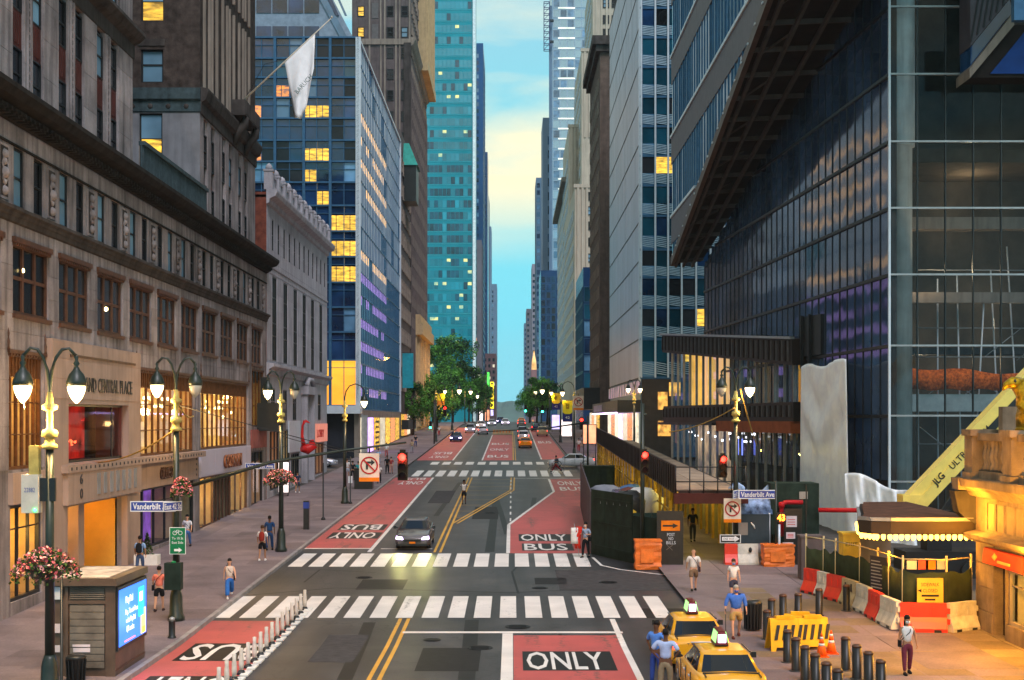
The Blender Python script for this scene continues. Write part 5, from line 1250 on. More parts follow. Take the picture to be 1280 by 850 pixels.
# second tilted corner at the far right edge
def pxp(pts, y0, y1, m, nm): q = MB(); q.prism([(PX(x, y0), PZ(y, y0)) for x, y in pts], y0, y1, lambda a, b, h: (a, h, b)); wobj(nm, q, m, bG)
pxp([(1213,58),(1262,-2),(1262,-70),(1213,-70)], 73.0, 74.8, bandm, 'terracotta_band')
pxp([(1213,84),(1266,18),(1262,-1),(1213,59)], 73.1, 74.8, g_blue, 'glass_band')
pxp([(1212,98),(1268,31),(1266,17),(1212,86)], 72.6, 74.8, tan_m, 'tilted_edge_beam')
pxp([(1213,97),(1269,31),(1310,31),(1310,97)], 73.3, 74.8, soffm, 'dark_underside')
pxp([(1238,92),(1282,38),(1310,38),(1310,92)], 73.2, 73.29, mat('blue_film', (.01,.05,.22), .4), 'blue_film_sheet')
for i in range(6): q = MB(); q.bar((PX(1214+i*8,72.9), 72.95, PZ(52-i*9,72.9)), (PX(1230+i*8,72.9), 72.95, PZ(-40-i*12,72.9)), .05, .08); wobj('cladding_seam', q, darkm, bG)
q = MB(); q.box(PX(1264,68), PX(1300,68), 67.6, 68, PZ(28,68), PZ(-30,68)); wobj('end_cabin', q, steel, bG)
# ---- lower transit hall front
TA = Vector((PX(840,124), 124, 0)); TB = Vector((PX(1006,91), 91, 0)); dT = (TB-TA); LT = dT.length
ft_ = Fac(dT, TA.x, TA.y)
def top_(u): return 15.1+(12.8-15.1)*u/LT
def bot_(u): return 13.5+(11.05-13.5)*u/LT
ribm = mat('dark_grey_rib', (.10,.095,.10), .5)
canm = mat('brown_corrugated_metal', (.04,.03,.028), .5, .3, var=.3, scale=1)
q = MB(); q.prism([(0, bot_(0)), (LT, bot_(LT)), (LT, top_(LT)), (0, top_(0))], -.9, .3, lambda a, b, h: (a, h, b)); fobj('canopy', q, canm, bG, ft_)
for i in range(60):
    u = .2+i*(LT-.3)/60; q = MB(); q.box(u, u+.12, -1.02, -.9, bot_(u)+.2, top_(u)-.15); fobj('corrugation', q, ribm if i % 2 else canm, bG, ft_)
q = MB(); q.bar((-.3,-.95,top_(0)+.05), (LT+.2,-.95,top_(LT)+.05), .3, .16); fobj('canopy_trim', q, alu, bG, ft_)
q = MB(); q.box(0, LT, -.8, .3, 7.15, 8.6); fobj('canopy', q, canm, bG, ft_)
for i in range(60): u = .2+i*(LT-.3)/60; q = MB(); q.box(u, u+.12, -.92, -.8, 7.6, 8.4); fobj('corrugation', q, ribm if i % 2 else canm, bG, ft_)
q = MB(); q.box(0, LT*.5, -1.3, .3, 6.95, 7.15); fobj('lower_trim', q, darkm, bG, ft_); q = MB(); q.box(LT*.5, LT, -1.0, .3, 6.5, 7.3); fobj('rust_red_fascia', q, mat('rust_red_fascia', (.30,.08,.03), .6), bG, ft_)
hall = emit('hall_interior', (1.0,.46,.10), .75, .8, .35, streaky=(1,1,.15), col2=(.42,.33,.24)); hall2 = emit('hall_interior_low', (.9,.55,.30), .5, .85, .6, streaky=(1.2,1.2,.8), col2=(.10,.085,.09))
us_ = [LT*i/17 for i in range(18)]
for i in range(17):
    q = MB(); a, b = us_[i], us_[i+1]; q.face([(a+.03,.1,8.6),(b-.03,.1,8.6),(b-.03,.1,bot_(b)),(a+.03,.1,bot_(a))]); fobj('pane', q, g_store, bG, ft_)
    q = MB(); q.face([(a+.03,.1,1.2),(b-.03,.1,1.2),(b-.03,.1,7.15),(a+.03,.1,7.15)]); fobj('pane', q, g_store, bG, ft_)
    q = MB(); q.box(a-.03, a+.03, -.08, .12, 8.6, bot_(a)); q.box(a-.03, a+.03, -.08, .12, 1.2, 7.15); fobj('mullion', q, alu, bG, ft_)
q = MB(); q.face([(0,2.2,8.5),(LT,2.2,8.5),(LT,2.2,14),(0,2.2,14)]); fobj('hall_back_wall', q, hall, bG, ft_)
q = MB(); q.face([(0,2.2,1),(LT,2.2,1),(LT,2.2,7.3),(0,2.2,7.3)]); fobj('hall_back_wall', q, hall2, bG, ft_)
orp = emit('orange_lit_panel', (1,.33,.05), 1.1, .3, .5)
for i in (9, 10, 12, 14, 15, 16): q = MB(); q.box(us_[i]+.2, us_[i+1]-.2, 1.7, 1.8, 9.0, 11.2); fobj('orange_wall_panel', q, orp, bG, ft_)
for i in (0, 1, 3): q = MB(); q.box(us_[i]+.3, us_[i+1]-.1, 1.5, 1.7, 8.6, 13.2); fobj('gold_pier', q, emit('gold_pier', (1,.5,.08), .8, .5, .4) if 'gold_pier' not in MT else MT['gold_pier'], bG, ft_)
for i in range(10): q = MB(); q.box(us_[i]+.6, us_[i]+1.3, 1.4, 1.5, 6.2-.3*(i % 3), 6.35-.3*(i % 3)); fobj('hall_lamp', q, MT.get('hall_tube') or emit('hall_tube', (1,.9,.9), 5), bG, ft_)
q = MB(); q.box(us_[8]+.4, us_[8]+1.3, 1.0, 1.1, 4.6, 5.9); fobj('blue_display_screen', q, emit('blue_display', (.2,.25,1), 1.6, .4, 1), bG, ft_)
q = MB(); q.box(LT+.2, LT+3.6, -.3, .3, 11.6, 14.2); q.box(LT+.4, LT+.6, -.5, -.3, 10.8, 14.3); q.box(LT+1.8, LT+2, -.5, -.3, 10.8, 14.3); fobj('steel_frame_stub', q, darkm, bG, ft_)
# tarpaulin hanging over the column beside the hall
tp = thing('tarpaulin', 'tall creased white plastic sheet hanging beside the transit hall windows', 'tarpaulin', (PX(1035, 90), 90, gz(90)))
rows = []; T0 = Vector((PX(1007, 88), 88, 0)); T1 = Vector((PX(1064, 77.5), 77.5, 0)); dt_ = (T1-T0); nt_ = Vector((-dt_.y, dt_.x, 0)).normalized(); nt_ = nt_ if nt_.y < 0 else -nt_; ow_ = wloc(tp)
for j in range(50):
    t = j/49; z = 10.2*(1-t)+.6; ins = .05*math.sin(t*3.1)*1.2; r_ = []
    for i in range(30):
        s_ = i/29; p_ = T0.lerp(T1, -.04*t+(1+.10*t)*s_); f_ = .05*math.sin(s_*19+math.sin(t*5)*.9)+.05*math.sin(s_*41+t*5)+.03*math.sin(s_*67-t*9)+.20*math.sin((t*17+abs(s_-.42)*11))*math.exp(-((t-.32)/.22)**2)
        p_ = p_+nt_*(f_*.8*min(1, 9*s_*(1-s_))+.3); r_.append((p_.x-ow_.x, p_.y-ow_.y, z+.15*math.sin(s_*9)-ow_.z))
    rows.append(r_)
q = MB(); q.grid(rows, 0); o = lobj('sheet', q, mat('white_plastic_sheet', (.86,.90,1.0), .45, var=.12, scale=1.5, spec=.4, bump=.9, bscale=2.2), tp); o.modifiers.new('t', 'SOLIDIFY').thickness = .015
for nm_, X0_, Y0_, X1_, Y1_, zt0, zt1, ph in (('sheet', PX(1056,76.5), 76.5, PX(1140,72.5), 72.5, 4.1, 3.4, 0),):
    rows = []
    for j in range(22):
        t = j/21; r_ = []
        for i in range(30):
            s_ = i/29; x = X0_+(X1_-X0_)*s_*(1+.1*t); y = Y0_+(Y1_-Y0_)*s_-.5*t+.16*math.sin(s_*24+t*3+ph)+.07*math.sin(s_*51-t*7); zt = zt0+(zt1-zt0)*s_+.10*math.sin(s_*7+ph); r_.append((x-ow_.x, y-ow_.y, zt*(1-t)+.3-ow_.z+.12*math.sin(t*14+s_*6)*(1-t)))
        rows.append(r_)
    q = MB(); q.grid(rows, 0); o = lobj(nm_, q, MT['white_plastic_sheet'], tp); o.modifiers.new('t', 'SOLIDIFY').thickness = .015
# ============================================================ CONSTRUCTION CORNER
def gl(m, **k): return MT.get(m) or mat(m, **k)
sh = thing('sidewalk_shed', 'long dark sidewalk shed on yellow lit posts with a tan plank deck over the pavement', 'shed', (9.4, 96, gz(96)))
sx0, sx1 = 7.85, 11.2; yel_st = mat('yellow_lit_steel', (.50,.30,.03), .5, var=.3, scale=3, jit=.2); deckm = mat('plywood_deck', (.36,.26,.19), .8, var=.3, scale=1, jit=.25, fine=.1)  # post colour carries the yellow lamplight under the deck
sY = [65.6]+list(range(70, 126, 5))+[127]
q = MB(); q.grid([[(sx0-.04,y,gz(y)+3.4),(sx0-.04,y,gz(y)+4.75),(sx0+.05,y,gz(y)+4.75),(sx0+.05,y,gz(y)+3.4)] for y in sY], 0, True, False, True); wobj('parapet', q, canm, sh)
for y in range(66, 127, 1): q = MB(); q.box(sx0-.09, sx0-.04, y, y+.08, gz(y)+3.45, gz(y)+4.7); q1 = q.mesh('parapet_batten', canm, (sx0, y, gz(y))) if y == 66 else q1; link('parapet_batten', q1, sh, Vector((sx0, y, gz(y)))-wloc(sh))
q = MB(); q.grid([[(sx0,y,gz(y)+3.35),(sx0,y,gz(y)+3.55),(sx1,y,gz(y)+3.55),(sx1,y,gz(y)+3.35)] for y in sY], 0, True, False, True); wobj('deck_frame', q, canm, sh)
for k in range(24):
    y = 65.7+k*2.44; 
    for i in range(2):
        q = MB(); x = sx0+.08+i*1.55; q.grid([[(x,a,gz(a)+3.56),(x,a,gz(a)+3.59),(x+1.52,a,gz(a)+3.59),(x+1.52,a,gz(a)+3.56)] for a in (y, y+2.4)], 0, True, False, True); wobj('deck_board', q, deckm, sh)
q = MB(); q.box(sx0-.1, sx1+.1, 65.3, 65.6, gz(65)+2.95, gz(65)+3.45); wobj('front_beam', q, mat('dark_red_beam', (.07,.02,.015), .6), sh)
for i in range(6): x = sx0+i*(sx1-sx0)/5; q = MB(); q.tube([(x,65.45,gz(65)+3.4),(x,65.45,gz(65)+4.75)], .03, 6); wobj('rail_post', q, blackm, sh)
for z in (4.0, 4.7): q = MB(); q.tube([(sx0,65.45,gz(65)+z),(sx1,65.45,gz(65)+z)], .03, 6); wobj('guard_rail', q, blackm, sh)
post = MB(); post.box(-.07, .07, -.07, .07, 0, 3.4); post_me = post.mesh('post', yel_st)
brc = MB(); brc.bar((0, .0, 2.4), (0, .8, 3.35), .07); brc.bar((0, 0, 2.7), (0, -.6, 3.35), .07); brc_me = brc.mesh('brace', yel_st)
for k in range(26):
    y = 66+k*2.4
    for x in (sx0+.08, sx1-.08):
        link('post', post_me, sh, Vector((x, y, gz(y)+.12))-wloc(sh)); 
        if x < 9: link('brace', brc_me, sh, Vector((x, y, gz(y)+.12))-wloc(sh))
for z in (1.1, 2.3): q = MB(); q.grid([[(sx0+.05,y,gz(y)+z),(sx0+.05,y,gz(y)+z+.08),(sx0+.1,y,gz(y)+z+.08),(sx0+.1,y,gz(y)+z)] for y in sY], 0, True, False, True); wobj('side_rail', q, yel_st, sh)
for k in range(8): y = 68+k*7; link('ceiling_lamp', lamp_me, sh, Vector((9.5, y, gz(y)+3.15))-wloc(sh)); lamp_light(sh, (9.5, y, gz(y)+3.0), 95 if k < 4 else 60, (1,.75,.12), .1, 'shed_lamp')
hw = thing('hoarding', 'olive plywood hoarding wall lining the inside of the sidewalk shed', 'hoarding', (11.4, 96, gz(96)))
for k in range(20): y = 66.5+k*1.22*1.2; q = MB(); q.box(11.35, 11.42, y, y+1.44, gz(y)-.1, gz(y)+3.3); wobj('plywood_panel', q, mat('olive_plywood', (.30,.26,.10), .7, var=.3, jit=.2) if k == 0 else MT['olive_plywood'], hw)
# green plywood walls round the excavation
h1 = thing('hoarding', 'dark green plywood hoarding wall bulging into the red bus lane', 'hoarding', (5.6, 70, gz(70)))
def wallrun(par, pts, ht, n, m, name='plywood_panel', thick=.05):
    for (a, b, nn) in zip(pts, pts[1:], n):
        a, b = Vector(a), Vector(b)
        for i in range(nn):
            p0, p1 = a.lerp(b, i/nn), a.lerp(b, (i+1)/nn); d = (p1-p0).normalized()*.012; nrm = Vector((d.y, -d.x)).normalized()*thick
            q = MB(); g0, g1 = gz(p0.y)+.02, gz(p1.y)+.02; P0, P1 = p0+d, p1-d
            q.grid([[(*P0, g0), (*P0, g0+ht), (*(P0+nrm), g0+ht), (*(P0+nrm), g0)], [(*P1, g1), (*P1, g1+ht), (*(P1+nrm), g1+ht), (*(P1+nrm), g1)]], 0, True, False, True); wobj(name, q, m, par)
plum = mat('plum_grey_panel', (.085,.07,.09), .6, var=.25, scale=1.5, jit=.2)
wallrun(h1, [(4.9, 97), (4.07, 69.8)], 3.15, [14], plum); wallrun(h1, [(4.07, 69.6), (5.85, 65.9)], 3.3, [3], greenm); wallrun(h1, [(5.85, 65.9), (6.9, 64.6)], 2.3, [1], greenm); wallrun(h1, [(5.85, 66.2), (7.7, 66.4)], 2.4, [2], greenm)
for z in (.5, 1.7, 2.9): q = MB(); q.bar((4.2, 69.2, gz(69)+z), (5.75, 65.95, gz(66)+z), .06, .1); wobj('batten', q, greenm, h1)
for i in range(5): p_ = Vector((4.5+i*.28, 68.72-i*.58, gz(68)+2.65)); q = MB(); q.lathe([(.01,0),(.07,.03),(.06,.16),(.01,.2)], p_, 7); wobj('work_light', q, alu, h1)
bd = thing('sign_board', 'black site board with an orange arrow panel and white stencilled words by the shed entrance', 'sign', (7.45, 64.4, gz(64)+.14))
q = MB(); q.box(-.62, .62, -.06, .06, 0, 2.55); lobj('board', q, blackm, bd); q = MB(); q.box(-.42, .46, -.085, -.06, 1.62, 2.1); lobj('arrow_panel', q, mat('orange_reflective', (.80,.20,.01), .5), bd)
q = MB(); q.prism([(-.35,1.82),(.12,1.82),(.12,1.74),(.38,1.86),(.12,1.98),(.12,1.90),(-.35,1.90)], -.10, -.085, lambda a, b, h: (a, h, b)); lobj('arrow', q, blackm, bd)
wsten = mat('white_stencil', (.6,.62,.66), .7)
for i, (s_, w_) in enumerate((('POST', .36), ('NO', .22), ('BILLS', .44))):
    me = fit_text(s_, w_, .15); me.materials.append(wsten); link('lettering', me, bd, (.04, -.065, 1.44-i*.19), (math.pi/2,0,0))
q = MB(); q.bar((-.18,-.066,.72),(.12,-.066,.95), .015); q.bar((-.15,-.066,.95),(.12,-.066,.70), .015); lobj('chalk_cross', q, tan_m, bd)
orn = mat('orange_fabric', (.80,.17,.015), .55, var=.3, scale=2.5, bump=.5, spec=.5)
def wrapped(name, label, cat, x, y, w, d, h, seed=1):
    t = thing(name, label, cat, (x, y, gz(y)+.02 if x < 7 else gz(y)+.14)); r = random.Random(seed); q = MB(); n = 12
    def per(k): a = k/n*4; s = int(a) % 4; f = a-int(a); c = [(-w/2,-d/2),(w/2,-d/2),(w/2,d/2),(-w/2,d/2)]; p, e = c[s], c[(s+1) % 4]; return (p[0]+(e[0]-p[0])*f, p[1]+(e[1]-p[1])*f)
    rows = []
    for j in range(9): tt = j/8; s_ = 1+.03*math.sin(j*2.1); rows.append([(per(k)[0]*s_+r.uniform(-.025,.025), per(k)[1]*s_+r.uniform(-.03,.03), h*tt) for k in range(n)])
    q.grid(rows, 0, True, False, True); lobj('wrapped_body', q, orn, t)
    q = MB(); q.box(-w*.3, w*.2, -d/2-.06, -d/2-.03, h*.25, h*.75); lobj('folded_flap', q, orn, t); q = MB(); q.box(-w/2-.03, w/2+.03, -d/2-.03, d/2+.03, h, h+.08); lobj('rim', q, orn, t); return t
wrapped('wrapped_block', 'orange plastic wrapped block standing against the green hoarding left of the arrow board', 'barrier', 6.35, 63.9, 1.2, .8, 1.3, 2)
wrapped('wrapped_block', 'orange wrapped planter block under the lit pedestrian signal', 'barrier', 12.45, 64.0, 1.4, .9, .95, 3)
# debris and stored things behind the hoarding
dc = thing('site_container', 'small dark green site box standing at the far kerb of the bus lane', 'container', (7.0, 106, gz(106)))
q = MB(); q.box(-1.4, 1.4, -.8, .8, 0, 2.3); q.box(-1.5, 1.5, -.9, .9, 2.3, 2.42); lobj('body', q, greenm, dc)
for i in range(5): q = MB(); q.box(-1.25+i*.5, -1.2+i*.5, -.85, -.8, .2, 2.1); lobj('rib', q, greenm, dc)
rr = random.Random(21); junk = [mat('grey_tarp', (.22,.23,.27), .6, jit=.3), mat('blue_tarp', (.10,.20,.42), .5), mat('yellow_drum', (.55,.38,.04), .5), mat('rust_scrap', (.14,.05,.04), .8), mat('white_sack', (.6,.58,.56), .7), darkm]
for i in range(6):
    x, y = [5.3,6.2,7.2,6.7,5.6,7.3][i], [71,73,75,79,82,84][i]; c = [2,5,4,3,0,1][i]; t = thing('rubble_bag', None, None, (x, y, gz(y)+2.3+rr.uniform(-.4,.3))); t['label'] = ['grey','blue','yellow','rust red','white','dark'][c]+' covered heap of site material stored behind the dark green hoarding'; t['category'] = 'sack'; t['group'] = 'covered heaps piled behind the hoarding'
    q = MB(); w_ = rr.uniform(.7, 1.1); rows = []
    for j, (r_, z_) in enumerate(((w_*.9,-1.6),(w_,0),(w_*.85,.3),(w_*.5,.5),(.02,.55))): rows.append([(r_*math.cos(k*.785)*(1+rr.uniform(-.2,.2)), r_*.9*math.sin(k*.785), z_+rr.uniform(-.06,.06)) for k in range(8)])
    q.grid(rows, 0, True, True, True); lobj('bag', q, junk[c], t)
sm_ = thing('site_car', 'dark estate car roof showing over the green hoarding, parked inside the site', 'car', (6.4, 79, gz(79)+1.1))
q = MB(); q.grid([[(-.6,-1.6,0),(.6,-1.6,0),(.6,1.6,0),(-.6,1.6,0)],[(-.7,-1.7,.9),(.7,-1.7,.9),(.7,1.8,.9),(-.7,1.8,.9)],[(-.5,-1.0,1.45),(.5,-1.0,1.45),(.5,1.2,1.45),(-.5,1.2,1.45)]], 0, True, False, True); lobj('body', q, mat('plum_car_paint', (.06,.03,.10), .2, spec=.8), sm_)
# fence with green screens and water barriers
wb_pts = [(12.0,55.9),(12.35,55.0),(12.55,54.2),(12.9,53.1),(13.08,51.6),(13.15,50.1),(13.2,48.7),(13.3,46.95),(14.9,46.75),(16.1,47.5)]
cols_ = ['red','white','red','tan','red','red2','white','red','white']
labs = {'red':'red','white':'white','tan':'dirty tan'}
wbr = mat('red_plastic_barrier', (.72,.035,.015), .4, var=.15, scale=3, spec=.5); wbw = mat('white_plastic_barrier', (.62,.58,.50), .5, var=.25, scale=3); wbt = mat('tan_plastic_barrier', (.48,.38,.22), .5, var=.35, scale=3)
wlab = ['red water barrier farthest along the screened fence', 'short white water barrier second from the far end of the fence', 'long red water barrier behind a black bollard at the fence', 'dirty tan water barrier with a dark opening by the fence', 'white water barrier between the tan and the red one halfway along the fence', 'narrow red water barrier under the dark poster', 'yellowish white water barrier at the bend of the fence', 'wide bright red water barrier under the yellow closed sign', 'cream water barrier against the terminal corner wall']
wmat = [wbr, wbw, wbr, wbt, wbw, wbr, wbw, wbr, wbw]
for i, (a, b) in enumerate(zip(wb_pts, wb_pts[1:])):
    a, b = Vector(a), Vector(b); L = (b-a).length; t = thing('water_barrier', wlab[i], 'barrier', (*((a+b)/2), gz(a.y)+.15), 'red and white water barriers along the fence', math.atan2(b.y-a.y, b.x-a.x))
    q = MB(); pr = [(-.26,0),(-.26,.12),(-.16,.34),(-.10,.5),(-.09,.98),(.09,.98),(.10,.5),(.16,.34),(.26,.12),(.26,0)]
    q.grid([[(x, p[0], p[1]) for p in pr] for x in (-L/2+.03, -L/2+.1, L/2-.1, L/2-.03)], 0, True, False, True); lobj('barrier_body', q, wmat[i], t)
    for z in (.25, .62): q = MB(); q.box(L/2-.03, L/2+.09, -.07, .07, z, z+.18); lobj('coupling', q, wmat[i], t)
    for k in (-1, 1): q = MB(); q.prism([(-.08,.55),(.08,.55),(.05,.85),(-.05,.85)], -.115, -.09, lambda u, v, h: (u+k*L*.2, h, v)); lobj('moulded_recess', q, stone_d if i == 3 else wmat[i], t); q = MB(); q.box(k*L*.28-.12, k*L*.28+.12, -.275, -.24, 0, .09); lobj('forklift_slot', q, blackm, t)
fn = thing('site_fence', 'wire site fence hung with dark green screens behind the red and white barriers', 'fence', (13.2, 50, .14))
fpost = mat('galvanised_yellowish_post', (.50,.40,.22), .5, var=.2); scr = mat('green_screen_fabric', (.035,.045,.02), .9, var=.35, scale=2, bump=.3, jit=.3)
fpts = [(12.15,56.4),(12.6,55.2),(12.85,54.2),(13.3,52.2),(13.45,50.2),(13.5,48.9),(13.55,47.35),(15.0,47.15),(16.1,47.9)]
for i, p_ in enumerate(fpts): q = MB(); q.tube([(*p_, .14), (*p_, 2.75)], .04, 7); wobj('fence_post', q, fpost, fn)
for i, (a, b) in enumerate(zip(fpts, fpts[1:])):
    for z in (2.62, .9): q = MB(); q.tube([(*a, z), (*b, z)], .025, 6); wobj('fence_rail', q, fpost, fn)
    q = MB(); rows = []
    for j in range(7):
        tt = j/6; p_ = Vector(a).lerp(Vector(b), tt); dz = .12*math.sin(tt*math.pi)+.05*math.sin(i*3+tt*9); rows.append([(p_.x, p_.y-.04+.05*math.sin(j*2+i), .5), (p_.x, p_.y-.05+.04*math.sin(j*3), 1.4), (p_.x, p_.y-.04, 2.25-dz)])
    q.grid(rows, 0, sm=True); o = wobj('screen', q, MT['green_screen_fabric'], fn, fix=False); o.modifiers.new('t', 'SOLIDIFY').thickness = .01
for i, (xa, m_) in enumerate(((13.65, alu), (14.05, wbr), (14.3, MT['orange_reflective']), (14.7, alu))): q = MB(); q.box(xa, xa+.34, 47.2, 47.24, 2.28, 2.58); wobj('warning_strip', q, m_, fn)
cs = thing('closed_sign', 'yellow sidewalk closed sign fixed to the screened fence', 'sign', (14.4, 47.05, 1.1))
q = MB(); q.box(-.45, .45, -.03, .0, 0, .9); lobj('plate', q, mat('yellow_sign_paint', (.78,.50,.06), .5), cs)
for s_, w_, z in (('SIDEWALK', .62, .68), ('CLOSED', .5, .47)):
    me = fit_text(s_, w_, .12); me.materials.append(darkm); link('lettering', me, cs, (0, -.035, z), (math.pi/2,0,0))
q = MB(); q.box(-.3,.3,-.035,-.03,.26,.33); q.box(-.18,.18,-.035,-.03,.13,.19); lobj('sign_bar', q, darkm, cs); q = MB(); q.prism([(-.44,.47),(-.3,.53),(-.3,.41)], -.035, -.03, lambda u,v,h:(u,h,v)); lobj('sign_arrow', q, darkm, cs)
ps_ = thing('poster', 'dark tall poster with rows of pale lines hung on the green fence screen', 'poster', (13.42, 49.9, 1.0)); ps_.rotation_euler = (0,0,D2R(-72))
q = MB(); q.box(-.55, .55, -.03, 0, 0, 1.45); lobj('sheet', q, mat('slate_poster', (.03,.03,.045), .6), ps_)
for k in range(9): q = MB(); q.box(-.48, .1+.1*(k % 3), -.04, -.03, 1.25-k*.12, 1.29-k*.12); lobj('print_line', q, alu, ps_)
q = MB(); q.box(.25, .42, -.04, -.03, .1, 1.1); lobj('print_panel', q, alu, ps_)
for i, (lab, x, y, w_, h_, z, m_) in enumerate((('yellow box sign standing over the site fence', 14.2, 57.5, .7, .8, 1.8, 'yellow_sign_paint'), ('tan plywood crate stacked behind the site fence', 15.5, 58.6, 1.3, .7, 1.7, 'tan_stone'), ('low brown crate at the back of the fenced yard', 13.0, 59.6, .9, .6, 1.7, 'brown_brick'))):
    t = thing('site_crate', lab, 'crate', (x, y, z-1.8+.14)); q = MB(); q.box(-w_/2, w_/2, -.4, .4, 0, h_+1.7-.0); lobj('crate_body', q, MT[m_], t); q = MB(); q.box(-w_/2-.05, w_/2+.05, -.45, .45, h_+1.7, h_+1.78); lobj('crate_lid', q, MT[m_], t)
    if i == 0: me = fit_text('EXIT', .5, .16); me.materials.append(darkm); link('lettering', me, t, (0,-.41,h_+1.3), (math.pi/2,0,0))
# yard behind: pump house, red pipe, notices, screens
pu = thing('pump_cabinet', 'dark green pump cabinet with a red pipe beside the street name sign', 'cabinet', (13.6, 66.5, gz(66)+.14))
q = MB(); q.box(-1.15, 1.15, -.9, .9, 1.3, 3.75); q.box(-1.0, 1.0, -.7, .7, 0, 1.3); lobj('cabinet', q, greenm, pu); q = MB(); q.box(.2, .6, -.93, -.9, 3.0, 3.35); lobj('data_plate', q, alu, pu); q = MB(); q.box(.5, .56, -.94, -.9, 1.3, 3.7); lobj('door_seam', q, blackm, pu)
redp = mat('red_pipe_paint', (.42,.015,.02), .35, var=.2)
rp = thing('standpipe', 'red standpipe bending along the pump cabinet and across the yard', 'pipe', (12.9, 65.3, gz(65)+1.4))
q = MB(); q.tube([(0,0,0),(0,0,1.45),(.12,0,1.6),(.25,0,1.62),(1.0,0,1.62)], .11, 8); q.tube([(1.75,0,1.25),(5.9,-.5,1.25),(6.1,-.6,1.1),(6.1,-.6,.6)], .11, 8); lobj('pipe_run', q, redp, rp); q = MB(); q.lathe([(.01,-.15),(.15,-.12),(.15,.12),(.01,.15)], (0,0,1.5), 8); lobj('flange', q, redp, rp)
nb = thing('notice_board', 'tall black panel with three white paper notices beside the pump cabinet', 'notice board', (13.25, 64.4, gz(64)+.14))
q = MB(); q.box(-.42, .42, -.05, .05, 0, 2.65); lobj('panel', q, blackm, nb)
for x0_, z0_, w_, h_ in ((-.33,1.8,.5,.52),(-.33,1.25,.42,.3),(-.5,.75,.5,.32)):
    q = MB(); q.box(x0_, x0_+w_, -.07, -.05, z0_, z0_+h_); o = lobj('paper_notice', q, mat('paper', (.6,.52,.55), .8) if 'paper' not in MT else MT['paper'], nb)
    for k in range(3): q = MB(); q.box(x0_+.06, x0_+w_-.08, -.075, -.07, z0_+h_*(.2+.22*k), z0_+h_*(.2+.22*k)+.03); lobj('print_line', q, MT.get('red_letters'), nb)
sc_ = thing('screen_fence', 'dark grey screened fence with a white crescent mark above the white barrier', 'fence', (11.5, 65.5, gz(65)+.14))
q = MB(); q.box(-.85, .85, -.04, .04, .9, 2.3); lobj('screen', q, mat('slate_screen', (.05,.065,.075), .8), sc_); q = MB(); q.tube([(-.9,0,0),(-.9,0,2.35)], .04, 6); lobj('fence_post', q, steel_w, sc_); q = MB(); q.tube([(.85,0,0),(.85,0,2.35)], .04, 6); lobj('fence_post', q, steel_w, sc_)
q = MB(); q.tube([(-.05,-.06,1.9),(.08,-.06,1.75),(.15,-.06,1.6)], [.02,.05,.02], 5); lobj('crescent_mark', q, whitep, sc_); q = MB(); q.box(-.8,-.2,-.06,-.04,1.3,1.9); lobj('notice_patch', q, tan_m, sc_)
q = MB(); q.grid([[(-1,-.0+.2*math.sin(i),2.3),( -1+0, .3, 2.5+.5*math.sin(i*1.4)**2)] if False else [(-1.0+i*.25, 0, 2.3), (-1.0+i*.25, .3+.1*math.sin(i*2), 2.7+.35*abs(math.sin(i*1.1))), (-1.0+i*.25, .9, 3.5+.3*math.sin(i*.9))] for i in range(9)], 0); o = lobj('blue_sheeting', q, mat('blue_white_sheeting', (.18,.28,.50), .4, var=.8, scale=3), sc_); o.modifiers.new('t', 'SOLIDIFY').thickness = .02
for i, (x, m_, lab) in enumerate(((10.35, wbr, 'red notched water barrier next to the lamp post at the shed entrance'), (11.15, wbw, 'white water barrier with a dark emblem left of the orange planter'))):
    t = thing('water_barrier', lab, 'barrier', (x, 64.6, gz(64)+.14)); q = MB(); w_ = .3 if i == 0 else .48; q.grid([[(xx, p[0], p[1]) for p in pr] for xx in (-w_, w_)], 0, True, False, True); lobj('barrier_body', q, m_, t)
    if i: q = MB(); q.lathe([(.01,-.12),(.09,-.05),(.07,.08),(.01,.14)], (.1,-.13,.7), 7); lobj('emblem', q, darkm, t)
    else:
        for z in (.2,.5,.8): q = MB(); q.box(.3,.42,-.08,.08,z,z+.1); lobj('coupling', q, m_, t)
# boom lift
bl_ = thing('boom_lift', 'cream yellow telescopic boom lift raised diagonally behind the stone balustrade', 'boom lift', (19.2, 62.0, .14))
cream = mat('cream_yellow_paint', (.80,.62,.14), .4, var=.12, scale=2, spec=.5); B0 = Vector(P(1140,630,62)); B1 = Vector(P(1268,495,62)); o0 = wloc(bl_); dB = (B1-B0).normalized()
q = MB(); q.bar(B0-o0, B1+dB*4-o0, .8, .95, up=(0,0,1)); lobj('boom', q, cream, bl_)
q = MB(); q.bar(B0-o0+Vector((.0,-.1,-.3)), B0+dB*4.6-o0+Vector((.0,-.1,-.25)), .84, .5); lobj('boom_sleeve', q, cream, bl_)
q = MB(); q.box(B0.x-o0.x-.55, B0.x-o0.x+.5, -.5, .5, B0.z-.45, B0.z+.3); lobj('hinge_block', q, cream, bl_)
q = MB(); nrm = Vector((-dB.z, 0, dB.x)); c0 = B0+dB*4.6-o0; q.bar(c0+Vector((0,-.44,0))-nrm*.15, c0+dB*2.6+Vector((0,-.44,0))-nrm*.15, .04, .32); lobj('boom_slot', q, blackm, bl_)
q = MB(); q.bar(B0-o0+Vector((1.2,0,-.6)), B0-o0+dB*3.6+Vector((.6,0,-.5)), .16); lobj('hydraulic_ram', q, darkm, bl_)
me = fit_text('JLG', .62, .42, bold=.03); me.materials.append(blackm); ang = math.atan2(dB.z, dB.x)
